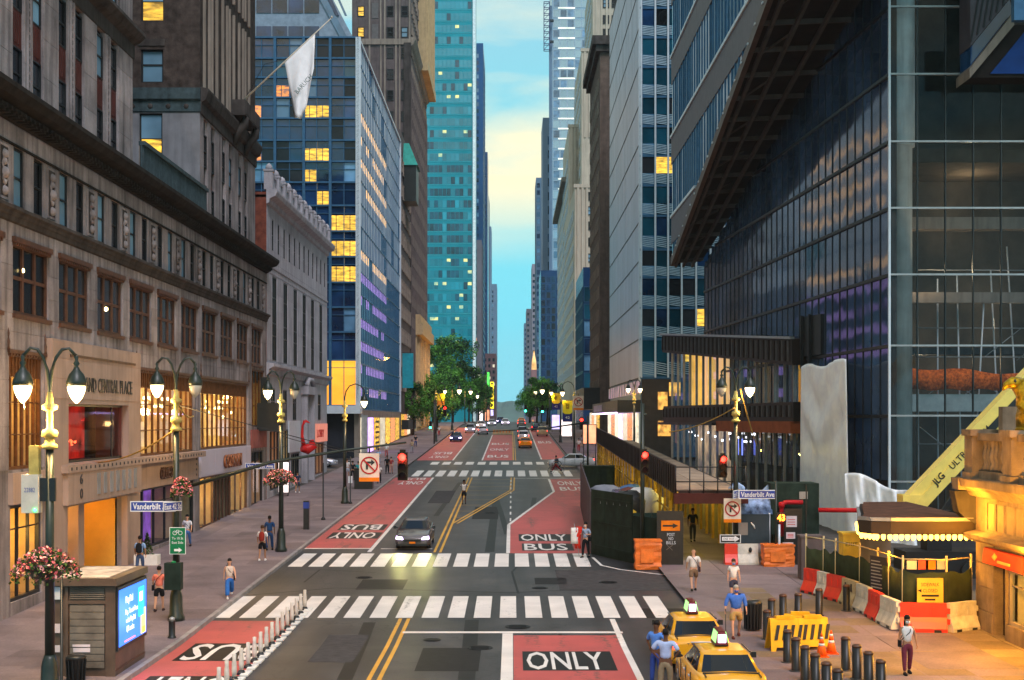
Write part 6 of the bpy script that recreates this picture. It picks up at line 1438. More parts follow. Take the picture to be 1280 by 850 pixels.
link('lettering', me, bl_, B0+dB*1.55-o0+Vector((0,-.54,0)), (math.pi/2, -ang, 0)); me = fit_text('ULTRA BOOM', 2.5, .30, bold=.01); me.materials.append(blackm); link('lettering', me, bl_, B0+dB*3.55-o0+Vector((0,-.54,0)), (math.pi/2, -ang, 0))
q = MB(); q.box(-1.6, 1.8, -1, 1, .5, 1.4); q.box(-.5, .6, -.5, .5, 1.4, 3.2); lobj('chassis', q, darkm, bl_)
for sx in (-1.2, 1.3):
    q = MB(); q.tube([(sx,-1.25,.5),(sx,-.9,.5)], .5, 14); lobj('wheel', q, blackm, bl_)
# ============================================================ TERMINAL CORNER
bT = thing('terminal_building', 'stone terminal corner with a balustraded terrace above an amber lit shop', 'building', (17.5, 40, .14))
tstone = mat('terminal_limestone', (.25,.18,.12), .85, var=.35, scale=1.2, streak=.3, bump=.3, jit=.12, fine=.08)
XT_ = 16.3; ftm = Fac('R', XT_, 47.9)   # u runs toward the camera
ut = lambda x: 47.9-XT_*F/(x-CX)
hs = [(ut(1243), ut(1256), .16, 2.55), (ut(1257), 10.5, .7, 2.55)]
q = wall_holes(20, -.2, 5.0, hs, .4); fobj('wall', q, tstone, bT, ftm)
q = MB(); q.box(XT_, 24, 47.85, 47.9, 0, 5.0); q.box(XT_+1.5, 24, 28, 47.8, 0, 4.9); wobj('end_wall', q, tstone, bT)
veneer(bT, ftm, 0, 8, [.9, 1.7, 2.5, 3.2, 4.0, 4.9], 1.6, hs, tstone)
veneer(bT, ftm, 0, ut(1242), [.15, .88], 1.6, [], tstone, proud=.06)
course('string_course', ftm, bT, -.3, 20, [(0,3.2),(.25,3.25),(.4,3.35),(.45,3.5),(0,3.6)], tstone)
course('ledge', ftm, bT, -.9, 20, [(0,4.75),(.2,4.8),(.35,5.0),(.6,5.15),(.62,5.4),(0,5.42)], tstone)
q = MB(); q.box(XT_-.64, 24, 47.9, 48.6, 5.0, 5.4); q.box(XT_-.6, 24, 28, 48.4, 5.3, 5.44); wobj('terrace_slab', q, tstone, bT)
q = MB(); q.grid([[(XT_-.75+r_, 48.0-r_*.2, z), (XT_+.1, 48.0-r_*.2, z), (XT_+.1, 48.6, z), (XT_-.75+r_, 48.6, z)] for z, r_ in ((4.95, 0), (4.2, .15), (3.95, .45), (3.8, .7))], 0, True, False, True); wobj('corner_corbel', q, stone_d, bT)
for i in range(6): q = MB(); u = 1.3+i*.85; q.box(u, u+.6, -.04, -.0, 3.7, 4.6); fobj('recessed_panel', q, mat('tan_recess', (.28,.19,.11)) if i == 0 else MT['tan_recess'], bT, ftm)
for i in range(6): q = MB(); u = 1.2+i*.85; q.box(u+.0, u+.05, -.07, .02, 3.7, 4.62); fobj('panel_moulding', q, tstone, bT, ftm)
def ped(x, y, w_=.8): q = MB(); q.box(x-w_/2, x+w_/2, y-w_/2, y+w_/2, 5.42, 6.9); q.box(x-w_/2-.08, x+w_/2+.08, y-w_/2-.08, y+w_/2+.08, 6.9, 7.12); q.box(x-w_/2-.06, x+w_/2+.06, y-w_/2-.06, y+w_/2+.06, 5.42, 5.65); wobj('pedestal', q, tstone, bT)
ped(16.2, 47.3); ped(16.2, 43.6); ped(16.2, 39.8)
for ya_, yb_ in ((44.05, 46.85), (40.25, 43.1)):
    q = MB(); q.box(16.0, 16.4, ya_, yb_, 5.42, 5.7); wobj('balustrade_base', q, tstone, bT); q = MB(); q.box(15.95, 16.45, ya_, yb_, 6.75, 7.0); wobj('balustrade_rail', q, tstone, bT)
    n = 8
    for i in range(n):
        q = MB(); q.lathe([(.09,5.7),(.12,5.8),(.06,5.95),(.13,6.2),(.1,6.35),(.06,6.5),(.1,6.7),(.1,6.75)], (16.2, ya_+(i+.5)*(yb_-ya_)/n, 0), 8); wobj('baluster', q, tstone, bT)
q = MB(); q.box(16.6, 24, 46.2, 46.6, 5.44, 7.9); wobj('terrace_wall', q, tstone, bT)
shop_window(bT, ftm, *hs[1], 3, [2.0], emit('green_gold_shop', (.75,.62,.10), .7, .75, 1.4), fm=tan_m, depth=1.4)
q = MB(); q.box(hs[0][0], hs[0][1], .3, .36, .16, 2.55); fobj('shop_door', q, g_black, bT, ftm)
star = MB()
for a in range(5): t_ = a*2*math.pi/5+.3; star.prism([(0,.04),(.28*math.cos(t_),.28*math.sin(t_)),(.08*math.cos(t_+.6),.08*math.sin(t_+.6))], -.03, .03, lambda u,v,h:(u,h,v))
st_me = star.mesh('star_light', emit('gold_star', (1,.8,.35), 5))
for u, z in ((3.0,2.2),(3.45,2.15),(4.4,.9),(3.9,1.0),(4.8,1.2),(4.2,1.3),(5.0,.95),(3.6,.85)): link('star_light', st_me, bT, ftm.p(u, z, -1.0)-wloc(bT), ftm.rot)
ra = thing('shop_awning', 'narrow red awning with a pale emblem above the terminal shop window', 'awning', ftm.p(3.5, 2.6, .1))
ra.rotation_euler = (0,0,ftm.rot); q = MB(); q.prism([(0,0),(0,.52),(-.10,.50),(-.16,0)], -2.2, 6, lambda a,b,h:(h,a,b)); lobj('canvas', q, mat('red_canvas', (.55,.03,.015), .7), ra)
q = MB(); q.lathe([(.01,-.12),(.1,0),(.01,.12)], (-.9,-.2,.3), 8); q.box(-.7,.4,-.19,-.15,.12,.2); lobj('emblem', q, mat('gold_print', (.7,.4,.1)), ra)
lamp_light(bT, ftm.p(1.2, 4.3, .9), 380, (1,.42,.03), .25, 'wall_lamp'); lamp_light(bT, ftm.p(6, 2.9, 1.0), 700, (1,.42,.03), .25, 'shop_lamp'); lamp_light(bT, ftm.p(7.5, 4.4, 2.2), 1000, (1,.44,.03), .3, 'wall_lamp')
mq = thing('marquee', 'dark brown entrance marquee edged with a row of glowing bulbs at the terminal corner', 'marquee', (14.4, 53, 3.4))
pts = [(16.3,48.0),(13.3,48.0),(12.7,48.2),(12.42,48.8),(12.75,50),(13.7,54),(14.6,57.3),(16.6,57.6)]; q = MB(); q.prism(pts, 3.42, 3.92, lambda a,b,h:(a,b,h)); wobj('canopy_slab', q, canm, mq)
q = MB(); q.prism([(x+(.12 if x < 16 else 0), y+(.12 if y < 50 else -.1)) for x, y in pts], 3.92, 4.0, lambda a,b,h:(a,b,h)); wobj('roof_felt', q, mat('rusty_roof', (.10,.045,.03), .8, var=.5, scale=2), mq)
edge = [(16.2,47.97),(13.3,47.97),(12.67,48.17),(12.39,48.78),(12.72,50),(13.67,54)]
for a, b in zip(edge, edge[1:]):
    q = MB(); q.bar((*a, 3.95), (*b, 3.95), .1, .12); wobj('gutter', q, alu, mq); q = MB(); q.bar((*a, 3.66), (*b, 3.66), .04, .42); wobj('fascia', q, mat('dark_bronze_fascia', (.05,.035,.025), .5) if 'dark_bronze_fascia' not in MT else MT['dark_bronze_fascia'], mq)
bb = MB(); bb.lathe([(.02,-.2),(.075,-.14),(.085,-.04),(.05,.02)], (0,0,0), 8); bb_me = bb.mesh('bulb', emit('golden_bulb', (1,.52,.07), 5))
L_ = 0; seglist = []
for a, b in zip(edge, edge[1:]):
    a, b = Vector(a), Vector(b); n = max(1, int((b-a).length/.2))
    for i in range(n): p_ = a.lerp(b, i/n); link('bulb', bb_me, mq, Vector((p_.x+.12 if p_.x < 12.8 else p_.x, p_.y+.1, 3.4))-wloc(mq))
for x, y in ((13.4,48.6),(15.2,48.6)): lamp_light(mq, (x, y, 3.0), 170, (1,.42,.03), .2, 'marquee_glow')
# gilded eagle on the terrace pedestal
eg = thing('eagle_statue', 'gilded eagle head and folded wing on the terrace pedestal at the right edge', 'statue', (16.55, 43.6, 7.12)); eg.scale = (1.1,1.1,1.1)
gold = mat('gilt_bronze', (.40,.25,.015), .35, .6, var=.7, scale=7); q = MB()
q.tube([(0,0,0),(.1,0,.45),(.0,0,.85),(-.15,0,1.15),(-.35,0,1.35)], [.42,.52,.42,.3,.24], 10); q.tube([(-.3,0,1.32),(-.55,0,1.38),(-.72,0,1.30),(-.80,0,1.16)], [.22,.18,.1,.02], 8); lobj('body', q, gold, eg)
for k in range(6): q = MB(); q.tube([(-.15+k*.1,-.35,1.35-k*.08),(.1+k*.12,-.5,1.0-k*.1),(.3+k*.12,-.5,.45-k*.05)], [.03,.07,.02], 6); lobj('feather', q, gold, eg)
for sy in (-1,1): q = MB(); q.tube([(.1,sy*.4,1.0),(.5,sy*.55,.9),(.9,sy*.5,.2)], [.15,.3,.08], 8); lobj('wing', q, gold, eg)
q = MB(); q.lathe([(.02,-.06),(.05,0),(.02,.06)], (-.5,-.16,1.42), 6); lobj('eye', q, blackm, eg); q = MB(); q.lathe([(.45,-.0),(.4,.12),(.02,.16)], (0,0,0), 10); lobj('claw_base', q, gold, eg)
# ============================================================ BOLLARDS, CONES, BARRICADES
bo = [(978.6,777),(997.7,775.6),(1023.8,769),(1058,763.6),(964.5,783),(958.6,799.5),(963.4,808.8),(984.4,828),(995,839),(1006.5,851),(1019,862),(1033,874),(1047,884),(1057,838),(1071,849),(1085.7,859),(1101,871)]
nb_ = ['third black bollard from the left in the back row, nearest the yellow barricades', 'black bollard in the back row with the tan kerb behind it, second', 'black bollard in the back row before the first white barrier', 'tall looking black bollard right against the long red barrier', 'black bollard half hidden behind two others left of the yellow barricades', 'leftmost black bollard beside the trash can', 'black bollard touching the left end of the yellow barricades', 'black bollard standing in front of the yellow barricades, farthest of the diagonal row', 'second bollard of the diagonal row in front of the barricades', 'third bollard of the diagonal row, next to the orange cone', 'fourth bollard of the diagonal row', 'fifth bollard of the diagonal row, cut low by the picture edge', 'nearest bollard of the diagonal row, only its cap in view', 'farthest bollard of the right hand row beyond the cones', 'second bollard of the right hand row', 'third bollard of the right hand row', 'bollard of the right hand row closest to the masked woman']
bproto = None
for (x, y), lab in zip(bo, nb_):
    g = GP(x, y, .15)
    if not bproto:
        bproto = thing('bollard', lab, 'bollard', g, 'black steel bollards on the plaza'); q = MB(); q.lathe([(.15,0),(.135,.03),(.135,.9)], (0,0,0), 14); lobj('shaft', q, MT.get('bollard_black') or mat('bollard_black', (.012,.011,.011), .38, spec=.35), bproto); q = MB(); q.lathe([(.14,.9),(.14,.94),(.1,.99),(.02,1.0)], (0,0,0), 14); lobj('cap', q, brownm, bproto); q = MB(); q.lathe([(.2,0),(.2,.02),(.15,.03)], (0,0,0), 12); lobj('base_ring', q, blackm, bproto)
    else: make_copy(bproto, g, None, lab)
g = GP(941, 788, .15); tcn = thing('litter_bin', 'black slatted litter bin left of the plaza bollards', 'bin', g)
q = MB(); q.lathe([(.26,.05),(.28,.9),(.3,1.0),(.2,1.06),(.12,1.05)], (0,0,0), 16); lobj('bin_body', q, blackm, tcn)
for i in range(16): a = i*math.pi/8; q = MB(); q.bar((.285*math.cos(a),.285*math.sin(a),.06),(.3*math.cos(a),.3*math.sin(a),.95), .04, .03); lobj('slat', q, darkm, tcn)
ylp = mat('yellow_plastic', (.80,.42,.02), .5, var=.2, scale=3)
lb2 = ['leftmost', 'middle', 'rightmost']
for i, (x, y, r_) in enumerate(((981,812,8),(1000,806,-4),(1015,811,12))):
    t = thing('barricade', lb2[i]+' of the folded yellow plastic barricades bunched on the plaza', 'barricade', GP(x, y, .15), 'yellow plastic barricades', D2R(r_))
    for s_ in (-1, 1):
        q = MB(); zz = [(-.55,0),(-.4,0),(-.36,.12),(.36,.12),(.4,0),(.55,0),(.5,1.0),(-.5,1.0)]; q.prism(zz, 0, .05, lambda a,b,h: (a, s_*(.32-.26*b)+h, b)); lobj('panel', q, ylp, t)
    for k in range(4): q = MB(); q.prism([(-.42+k*.25,.35),(-.32+k*.25,.35),(-.2+k*.25,.8),(-.3+k*.25,.8)], -.03, 0, lambda a,b,h: (a, -(.32-.26*b)+h, b)); lobj('stripe', q, darkm, t)
    q = MB(); q.box(-.3,.3,-.08,.08,.98,1.08); lobj('handle', q, ylp, t)
conem = mat('orange_cone_plastic', (.85,.12,.01), .45); cw_ = mat('white_cone_collar', (.75,.72,.68), .5)
for i, (x, y) in enumerate(((1027,821),(1039,817))):
    t = thing('traffic_cone', ('nearer' if i == 0 else 'farther')+' of two orange traffic cones with white collars', 'cone', GP(x, y, .15), 'orange traffic cones')
    q = MB(); q.lathe([(.17,.03),(.12,.25),(.10,.34)], (0,0,0), 12); q.lathe([(.085,.42),(.06,.55)], (0,0,0), 12); q.lathe([(.045,.62),(.025,.72),(.01,.73)], (0,0,0), 12); q.box(-.2,.2,-.2,.2,0,.03); lobj('cone_body', q, conem, t)
    q = MB(); q.lathe([(.101,.34),(.086,.42)], (0,0,0), 12); lobj('collar', q, cw_, t); q = MB(); q.lathe([(.061,.55),(.046,.62)], (0,0,0), 12); lobj('collar', q, cw_, t)
# white flexible posts of the bus lane
dproto = None
for i in range(16):
    Y = 52.2-i*1.02; g = (-7.92+.0*i, Y, gz(Y)+.015)
    lab = ('farthest' if i == 0 else 'white flexible lane post number')+' white delineator' 
    ords = ['farthest','second','third','fourth','fifth','sixth','seventh','eighth','ninth','tenth','eleventh','twelfth','thirteenth','fourteenth','fifteenth','sixteenth']
    lab = ords[i]+' white flexible post from the crossing end of the bus lane row'
    if not dproto:
        dproto = thing('lane_post', lab, 'post', g, 'white flexible posts beside the bus lane'); q = MB(); q.lathe([(.06,.12),(.075,.3),(.07,.5),(.055,.6),(.06,.76),(.02,.77)], (0,0,0), 10); lobj('tube', q, mat('grubby_white_plastic', (.58,.52,.46), .6, var=.2, scale=6), dproto); q = MB(); q.lathe([(.14,0),(.12,.06),(.08,.12),(.02,.13)], (0,0,0), 10); lobj('foot', q, blackm, dproto); q = MB(); q.box(.02,.26,-.36,.36,0,.05); lobj('lane_divider', q, whitep, dproto)
    else: make_copy(dproto, g, None, lab)
# ============================================================ STREET LAMPS
lampg = mat('lamp_black_green', (.012,.02,.014), .4, var=.4, scale=4, spec=.5); gpost = mat('lamp_glow_ochre', (.42,.33,.10), .5, var=.3, scale=5)  # warm glow of the lamp heads is put into the upper pole's colour
globe_on = emit('lamp_globe_lit', (1,.80,.42), 5.5); globe_off = mat('lamp_globe_unlit', (.45,.42,.35), .2, spec=.6)
def head(lit):
    q = MB(); q.lathe([(.02,.95),(.07,.85),(.04,.75),(.10,.66),(.05,.58),(.12,.45),(.22,.33),(.30,.12),(.31,.0),(.27,-.03)], (0,0,0), 14); a = q.mesh('lamp_hood', lampg)
    q = MB(); q.lathe([(.26,.0),(.27,-.08),(.24,-.22),(.17,-.38),(.08,-.5),(.02,-.55)], (0,0,0), 14); b = q.mesh('lamp_globe', globe_on if lit else globe_off); return a, b
HEADS = {True: head(True), False: head(False)}
def street_lamp(label, X, Y, H, lit, twin=True, ang=0., power=120, group='street lamps', gold=1.9, hs=.86):
    t = thing('street_lamp', label, 'street lamp', (X, Y, gz(Y)+KERB), group, ang)
    q = MB(); q.lathe([(.30,0),(.30,.15),(.24,.25),(.22,.9),(.17,1.1),(.14,1.2)], (0,0,0), 8); lobj('base', q, lampg, t)
    q = MB(); q.lathe([(.13,1.2),(.10,H-gold)], (0,0,0), 10); lobj('pole', q, lampg, t)
    q = MB(); q.lathe([(.10,H-gold),(.2,H-gold+.03),(.2,H-gold+.12),(.12,H-gold+.16),(.12,H-gold+.3),(.21,H-gold+.34),(.19,H-gold+.5),(.08,H-gold+.55),(.08,H-.9),(.19,H-.85),(.2,H-.75),(.1,H-.7),(.06,H-.4)], (0,0,0), 10); lobj('upper_pole', q, gpost, t)
    for k, s_ in enumerate((-1, 1) if twin else (1,)):
        r_ = .42 if twin else 1.5; q = MB(); pts = [(s_*.03,0,H-.9)]+[(s_*(r_-r_*math.cos(a)), 0, H-.4+1.15*math.sin(a)) for a in (0.1,.5,.9,1.3,1.7,2.2)] if twin else [(0,0,H-1)]+[(s_*(.75-.75*math.cos(a)), 0, H-.2+1.0*math.sin(a)) for a in (0,.5,1,1.57,2.1,2.6)]
        q.tube(pts, .045, 7); lobj('arm', q, lampg, t)
        on = lit[k]; hx = pts[-1][0]; hz = pts[-1][2]-.75
        a = link('lamp_head', HEADS[on][0], t, (hx, 0, hz)); a.scale = (hs,)*3; link('globe', HEADS[on][1], a)
        if on:
            l = bpy.data.lights.new('lamp_light', 'POINT'); l.energy = power; l.color = (1,.60,.22); l.shadow_soft_size = .25; o = bpy.data.objects.new('lamp_light', l); COL.objects.link(o); o.parent = t; o.location = (hx, -.0, hz-.75)
    return t
street_lamp('tall twin street lamp with both globes glowing, nearest on the left above the flower basket', -12.05, 35.6, 8.45, (True, True), ang=D2R(12), power=650)
street_lamp('twin street lamp with one globe lit, carrying the long mast arm', -12.05, 49, 8.7, (True, False), ang=D2R(12), power=520)
street_lamp('third twin street lamp on the left, with left globe lit and a basket', -11.75, 69.5, 8.45, (True, False), ang=D2R(15), power=520)
street_lamp('single arm street lamp silhouetted against the orange lobby window', -12.0, 98, 7.8, (True,), False, power=250)
street_lamp('twin street lamp rising beside the sidewalk shed entrance on the right', 10.7, 65.3, 8.6, (False, True), ang=D2R(-8), power=380)
street_lamp('street lamp on the right with the bigger yellow and blue banner', 7.3, 160, 8.2, (True,), False, ang=math.pi, power=250)
street_lamp('street lamp on the right with the smaller farther yellow and blue banner', 7.3, 205, 8.0, (True,), False, ang=math.pi, power=250)
street_lamp('street lamp on the left with the orange banner in front of the trees', -11.6, 208, 8.2, (True,), False, power=250)
street_lamp('twin street lamp at the dark pier corner of the panelled block', 13.6, 152, 8.4, (True, True), power=120)
for Y, X in ((262,-11.5),(262,7.2),(330,-11.4),(335,7.2),(395,-11.4),(395,7.2)): street_lamp('distant small street lamp on the '+('left' if X < 0 else 'right')+' kerb '+{262:'before the far avenue',330:'just past the far avenue',335:'just past the far avenue',395:'deep in the street by the park trees'}[Y], X, Y, 8.2, (True,), False, ang=0 if X < 0 else math.pi, power=60, hs=1.5)
ycl = mat('banner_yellow', (.80,.62,.02), .6); bcl = mat('banner_navy', (.03,.03,.16), .6); ocl = mat('banner_orange', (.75,.25,.02), .6)
for lab, X, Y, zt_, w_, h_, top, bot in (('large yellow and navy street banner with a crest on the right lamp', 6.5, 160, 9.75-.15, 1.15, 2.5, ycl, bcl), ('smaller yellow and navy street banner farther along on the right', 6.6, 205, 11.6-.3, 1.25, 2.5, ycl, bcl), ('yellow and orange street banner hanging before the trees on the left', -10.8, 208, 11.3, 1.1, 1.8, ycl, ocl)):
    t = thing('street_banner', lab, 'banner', (X, Y, zt_-h_)); q = MB(); q.prism([(-w_/2,h_*.45),(-w_/4,h_*.36),(w_/4,h_*.36),(w_/2,h_*.45),(w_/2,h_),(-w_/2,h_)], -.03, 0, lambda a,b,h:(a,h,b)); lobj('upper_cloth', q, top, t); q = MB(); q.box(-w_/2,w_/2,0,.03,0,h_*.6); lobj('lower_cloth', q, bot, t); q = MB(); q.tube([(-w_*.6,0,h_),(w_*.6,0,h_)], .04, 5); lobj('rod', q, darkm, t)
    if X > 0: q = MB(); q.prism([(-.2,h_*.6),(.2,h_*.6),(.2,h_*.85),(-.2,h_*.85)], -.05, -.03, lambda a,b,h:(a,h,b)); lobj('crest', q, gold, t); me = fit_text('42', .5, .3); me.materials.append(whitep); link('lettering', me, t, (0,-.03,h_*.2), (math.pi/2,0,0))
# hanging flower baskets
pk = mat('pink_petals', (.75,.14,.17), .7, jit=.3, var=.4, scale=8); pk2 = mat('pale_petals', (.80,.38,.36), .7); lf = mat('basket_leaves', (.045,.09,.02), .8, var=.5, scale=6)
def basket(label, X, Y, Z, R_):
    t = thing('flower_basket', label, 'flower basket', (X, Y, Z), 'flower baskets on street lamps'); r = random.Random(int(Y)); q = MB(); q.lathe([(.03,-.55*R_),(.45*R_,-.42*R_),(.75*R_,-.05),(.8*R_,.05)], (0,0,0), 12); lobj('bowl', q, blackm, t)
    L = MB(); Pt = MB(); Pt2 = MB()
    for i in range(1500):
        a = r.uniform(0, 6.28); d = R_*1.12*math.sqrt(r.random()); z = .38*R_*(1-(d/R_/1.15)**2)+r.uniform(-.15,.12)-.22*(d/R_)**3; c = Vector((d*math.cos(a), d*math.sin(a), z)); s = r.uniform(.03,.065)
        u = Vector((r.uniform(-1,1), r.uniform(-1,1), r.uniform(-.4,1))).normalized(); v = u.cross(Vector((r.uniform(-1,1),.3,r.uniform(-1,1)))).normalized()
        tgt = L if i % 5 < 3 else (Pt if i % 2 else Pt2); c += Vector((0,0,.05 if tgt is not L else 0)); tgt.face([c-u*s, c-v*s*.8, c+u*s, c+v*s*.8])
    o = lobj('leaves', L, lf, t); o['kind'] = 'stuff'; o = lobj('pink_flowers', Pt, pk, t); o['kind'] = 'stuff'; o = lobj('pale_flowers', Pt2, pk2, t); o['kind'] = 'stuff'
basket('large basket of pink flowers on the nearest lamp post above the kiosk', -12.05, 35.3, PZ(706,35.3), .78)
basket('smaller basket of pink flowers on the third lamp post', -11.75, 69.2, PZ(597,69.2), .78)
basket('tiny dark planting hung on the second lamp post', -11.8, 48.8, PZ(606,48.8), .34)
# ============================================================ SIGNS, SIGNALS
navyp = mat('street_sign_blue', (.02,.05,.28), .4, spec=.5); wref = mat('white_reflective', (.75,.74,.72), .5)
def plate(t, x0, x1, z0, z1, y, m, border=None, bm=None, name='plate'):
    q = MB(); q.box(x0, x1, y, y+.02, z0, z1); lobj(name, q, bm or m, t)
    if border: q = MB(); q.box(x0+border, x1-border, y-.006, y, z0+border, z1-border); lobj('face', q, m, t)
def street_sign(label, X, Y, Z, w_, h_, text, rot=0):
    t = thing('street_sign', label, 'street sign', (X, Y, Z), None, rot); plate(t, -w_/2, w_/2, -h_/2, h_/2, 0, navyp, h_*.1, wref)
    me = fit_text(text, w_*.88, h_*.58, bold=.02); me.materials.append(wref); link('lettering', me, t, (0,-.008,0), (math.pi/2,0,0)); return t
street_sign('Vanderbilt Ave street name sign on the second left lamp post', PX(191,48.8), 48.8, PZ(633,48.8), 1.62, .38, 'Vanderbilt Ave')
street_sign('East 42nd St sign fixed at an angle beside the left street name sign', PX(216,48.6), 48.6, PZ(633,48.6), .9, .34, 'East 42 St', D2R(58))
street_sign('Vanderbilt Ave street name sign over the right pavement by the shed', PX(947,64.6), 64.6, PZ(618,64.6), 1.8, .42, 'Vanderbilt Ave')
street_sign('East 42nd St sign seen edge on beside the right street name sign', PX(920,64.7), 64.7, PZ(618,64.7), .9, .40, 'East 42 St', D2R(65))
street_sign('small blue street name sign above the third left lamp basket', PX(325,69.2), 69.2, PZ(582.5,69.2), 1.5, .30, 'Vanderbilt Ave')
def no_turn(label, X, Y, Z, s):
    t = thing('no_turn_sign', label, 'traffic sign', (X, Y, Z)); q = MB(); q.box(-s/2,s/2,0,.02,-s*.55,s*.65); lobj('plate', q, mat('cream_reflective', (.72,.60,.48), .5) if 'cream_reflective' not in MT else MT['cream_reflective'], t); q = MB(); q.box(-s/2,s/2,-.02,.0,-s*.75,-s*.55); lobj('lower_plate', q, MT['orange_reflective'], t)
    q = MB(); n = 28; q.grid([[(r_*s*math.cos(k*6.2832/n), y_, s*.05+r_*s*math.sin(k*6.2832/n)) for k in range(n)] for r_, y_ in ((.44,-.01),(.44,-.02),(.37,-.02),(.37,-.01))], 0, True, False); lobj('red_ring', q, mat('sign_red', (.42,.02,.02), .5) if 'sign_red' not in MT else MT['sign_red'], t)
    q = MB(); q.bar((-s*.27,-.022,s*.32),(s*.27,-.022,-s*.22), .008, s*.07); lobj('red_slash', q, MT['sign_red'], t)
    q = MB(); q.prism([(-.16,-.2),(-.06,-.2),(-.06,.1),(.1,.1),(.1,.0),(.28,.15),(.1,.3),(.1,.2),(-.16,.2)], -.019, -.012, lambda a,b,h:(a*s,h,b*s+s*.05)); lobj('black_arrow', q, blackm, t)
    q = MB(); q.tube([(0,.03,s*.65),(0,.05,s*.95)], .03, 6); lobj('hanger', q, darkm, t)
no_turn('no right turn sign hanging from the long mast arm on the left', PX(461.5,48.9), 48.9, PZ(583,48.9), .72); no_turn('no right turn sign on the right lamp post beside the shed', PX(915.5,64.9), 64.9, PZ(637,64.9), .82); no_turn('small distant no turn sign by the banners on the right', PX(723,128), 128, PZ(503,128), .95)
ow = thing('one_way_sign', 'black and white one way arrow sign low on the right lamp post', 'traffic sign', (PX(913,64.9), 64.9, PZ(673.5,64.9))); plate(ow, -.5, .5, -.2, .2, 0, wref, None); q = MB(); q.box(-.46,.46,-.006,0,-.17,.17); lobj('black_field', q, blackm, ow); q = MB(); q.prism([(-.4,-.09),(.2,-.09),(.2,-.15),(.44,0),(.2,.15),(.2,.09),(-.4,.09)], -.012, -.006, lambda a,b,h:(a,h,b)); lobj('white_arrow', q, wref, ow); me = fit_text('ONE WAY', .52, .11); me.materials.append(blackm); link('lettering', me, ow, (-.08,-.014,0), (math.pi/2,0,0))
bk = thing('bike_sign', 'green bike route sign with a white arrow on the second left lamp post', 'traffic sign', (PX(222,48.6), 48.6, PZ(676,48.6))); grn = mat('sign_green', (.01,.16,.06), .5); plate(bk, -.29, .29, -.48, .48, 0, grn, .02, wref)
q = MB()
for cx_ in (-.1,.1): q.grid([[(cx_+r_*math.cos(k*.5236), -.012, .28+r_*math.sin(k*.5236)) for k in range(12)] for r_ in (.075,.06)], 0, True, False)
q.bar((-.1,-.012,.28),(-.03,-.012,.38),.012); q.bar((-.03,-.012,.38),(.06,-.012,.38),.012); q.bar((0,-.012,.28),(.06,-.012,.38),.012); q.bar((-.03,-.012,.36),(0,-.012,.28),.012); lobj('bike_emblem', q, wref, bk); q = MB(); q.prism([(-.12,-.37),(.04,-.37),(.04,-.42),(.16,-.33),(.04,-.24),(.04,-.29),(-.12,-.29)], -.012, -.006, lambda a,b,h:(a,h,b)); lobj('arrow', q, wref, bk)
for s_, z_ in (('To 10 St', .09), ('East Side', -.06)): me = fit_text(s_, .4, .09); me.materials.append(wref); link('lettering', me, bk, (0,-.012,z_), (math.pi/2,0,0))
redL = emit('red_signal_lens', (1,.02,.012), 6); offL = mat('dark_lens', (.04,.01,.01), .3); grnL = emit('green_signal_lens', (.03,1,.45), 14); halo = None
sigy = mat('signal_housing', (.03,.022,.012), .5); sigr = mat('signal_visor_red', (.10,.012,.01), .5)
def signal(label, X, Y, Z, h=1.05, on='red', r=.10, group=None, power=30):
    t = thing('traffic_light', label, 'traffic light', (X, Y, Z), group); w_ = h*.34; q = MB(); q.box(-w_/2, w_/2, 0, w_, 0, h); q.box(-w_*.3, w_*.3, w_*.3, w_*.7, h, h+.1); lobj('housing', q, sigy, t)
    for k, c in enumerate(('green', 'amber', 'red')):
        z = h*(k+.5)/3; q = MB(); q.tube([(0,.01,z),(0,-.02,z)], w_*.4, 12); lobj('lens', q, {'red': redL, 'green': grnL}[c] if c == on else offL, t)
        q = MB(); n = 9; q.grid([[(w_*.44*math.cos(a), y_, z+w_*.44*math.sin(a)) for a in [math.pi*(-.1+1.2*j/8) for j in range(n)]] for y_ in (0, -w_*.8)], 0, False, True); o = lobj('visor', q, sigr if c == on == 'red' else sigy, t); o.modifiers.new('t','SOLIDIFY').thickness = .01
        if c == on and power: l = bpy.data.lights.new('signal_glow','POINT'); l.energy = power; l.color = (1,.05,.03) if on == 'red' else (.1,1,.5); l.shadow_soft_size = .05; o = bpy.data.objects.new('signal_glow', l); COL.objects.link(o); o.parent = t; o.location = (0,-w_*.9,z-.02)
    return t
signal('red traffic light hanging at the tip of the long left mast arm', PX(503,48.9), 48.9, PZ(600.5,48.9), 1.0)
signal('red traffic light seen over the dark sidewalk shed parapet', PX(806,64), 64, PZ(592,64), 1.05); signal('red traffic light on the right beside the canopy lamp post', PX(904,64.6), 64.6, PZ(597,64.6), 1.05)
signal('small red traffic light over the street among the left trees', PX(556,200), 200, PZ(520,200), 1.4, power=5); signal('green traffic light low under the left trees', PX(538,262), 262, PZ(536,262), 1.4, 'green', power=3); signal('green traffic light in front of the right hand tree', PX(678,262), 262, PZ(516,262), 1.4, 'green', power=3); signal('farthest green traffic light at the right edge of the sky gap', PX(657,300), 300, PZ(515,300), 1.5, 'green', power=2); signal('red traffic light by the orange sign boards on the right kerb', PX(727,140), 140, PZ(537,140), 1.2, power=5)
def mast(label, pts, r, base=None, mats=lampg): 
    t = thing('mast_arm', label, 'mast arm', pts[0]); q = MB(); q.tube([Vector(p)-Vector(pts[0]) for p in pts], r, 8); lobj('arm', q, mats, t)
    if base: q = MB(); b = Vector(base)-Vector(pts[0]); q.tube([b, Vector((b.x,b.y,pts[0][2]+.6-pts[0][2]))], .1, 10); lobj('pole', q, mats, t)
    return t
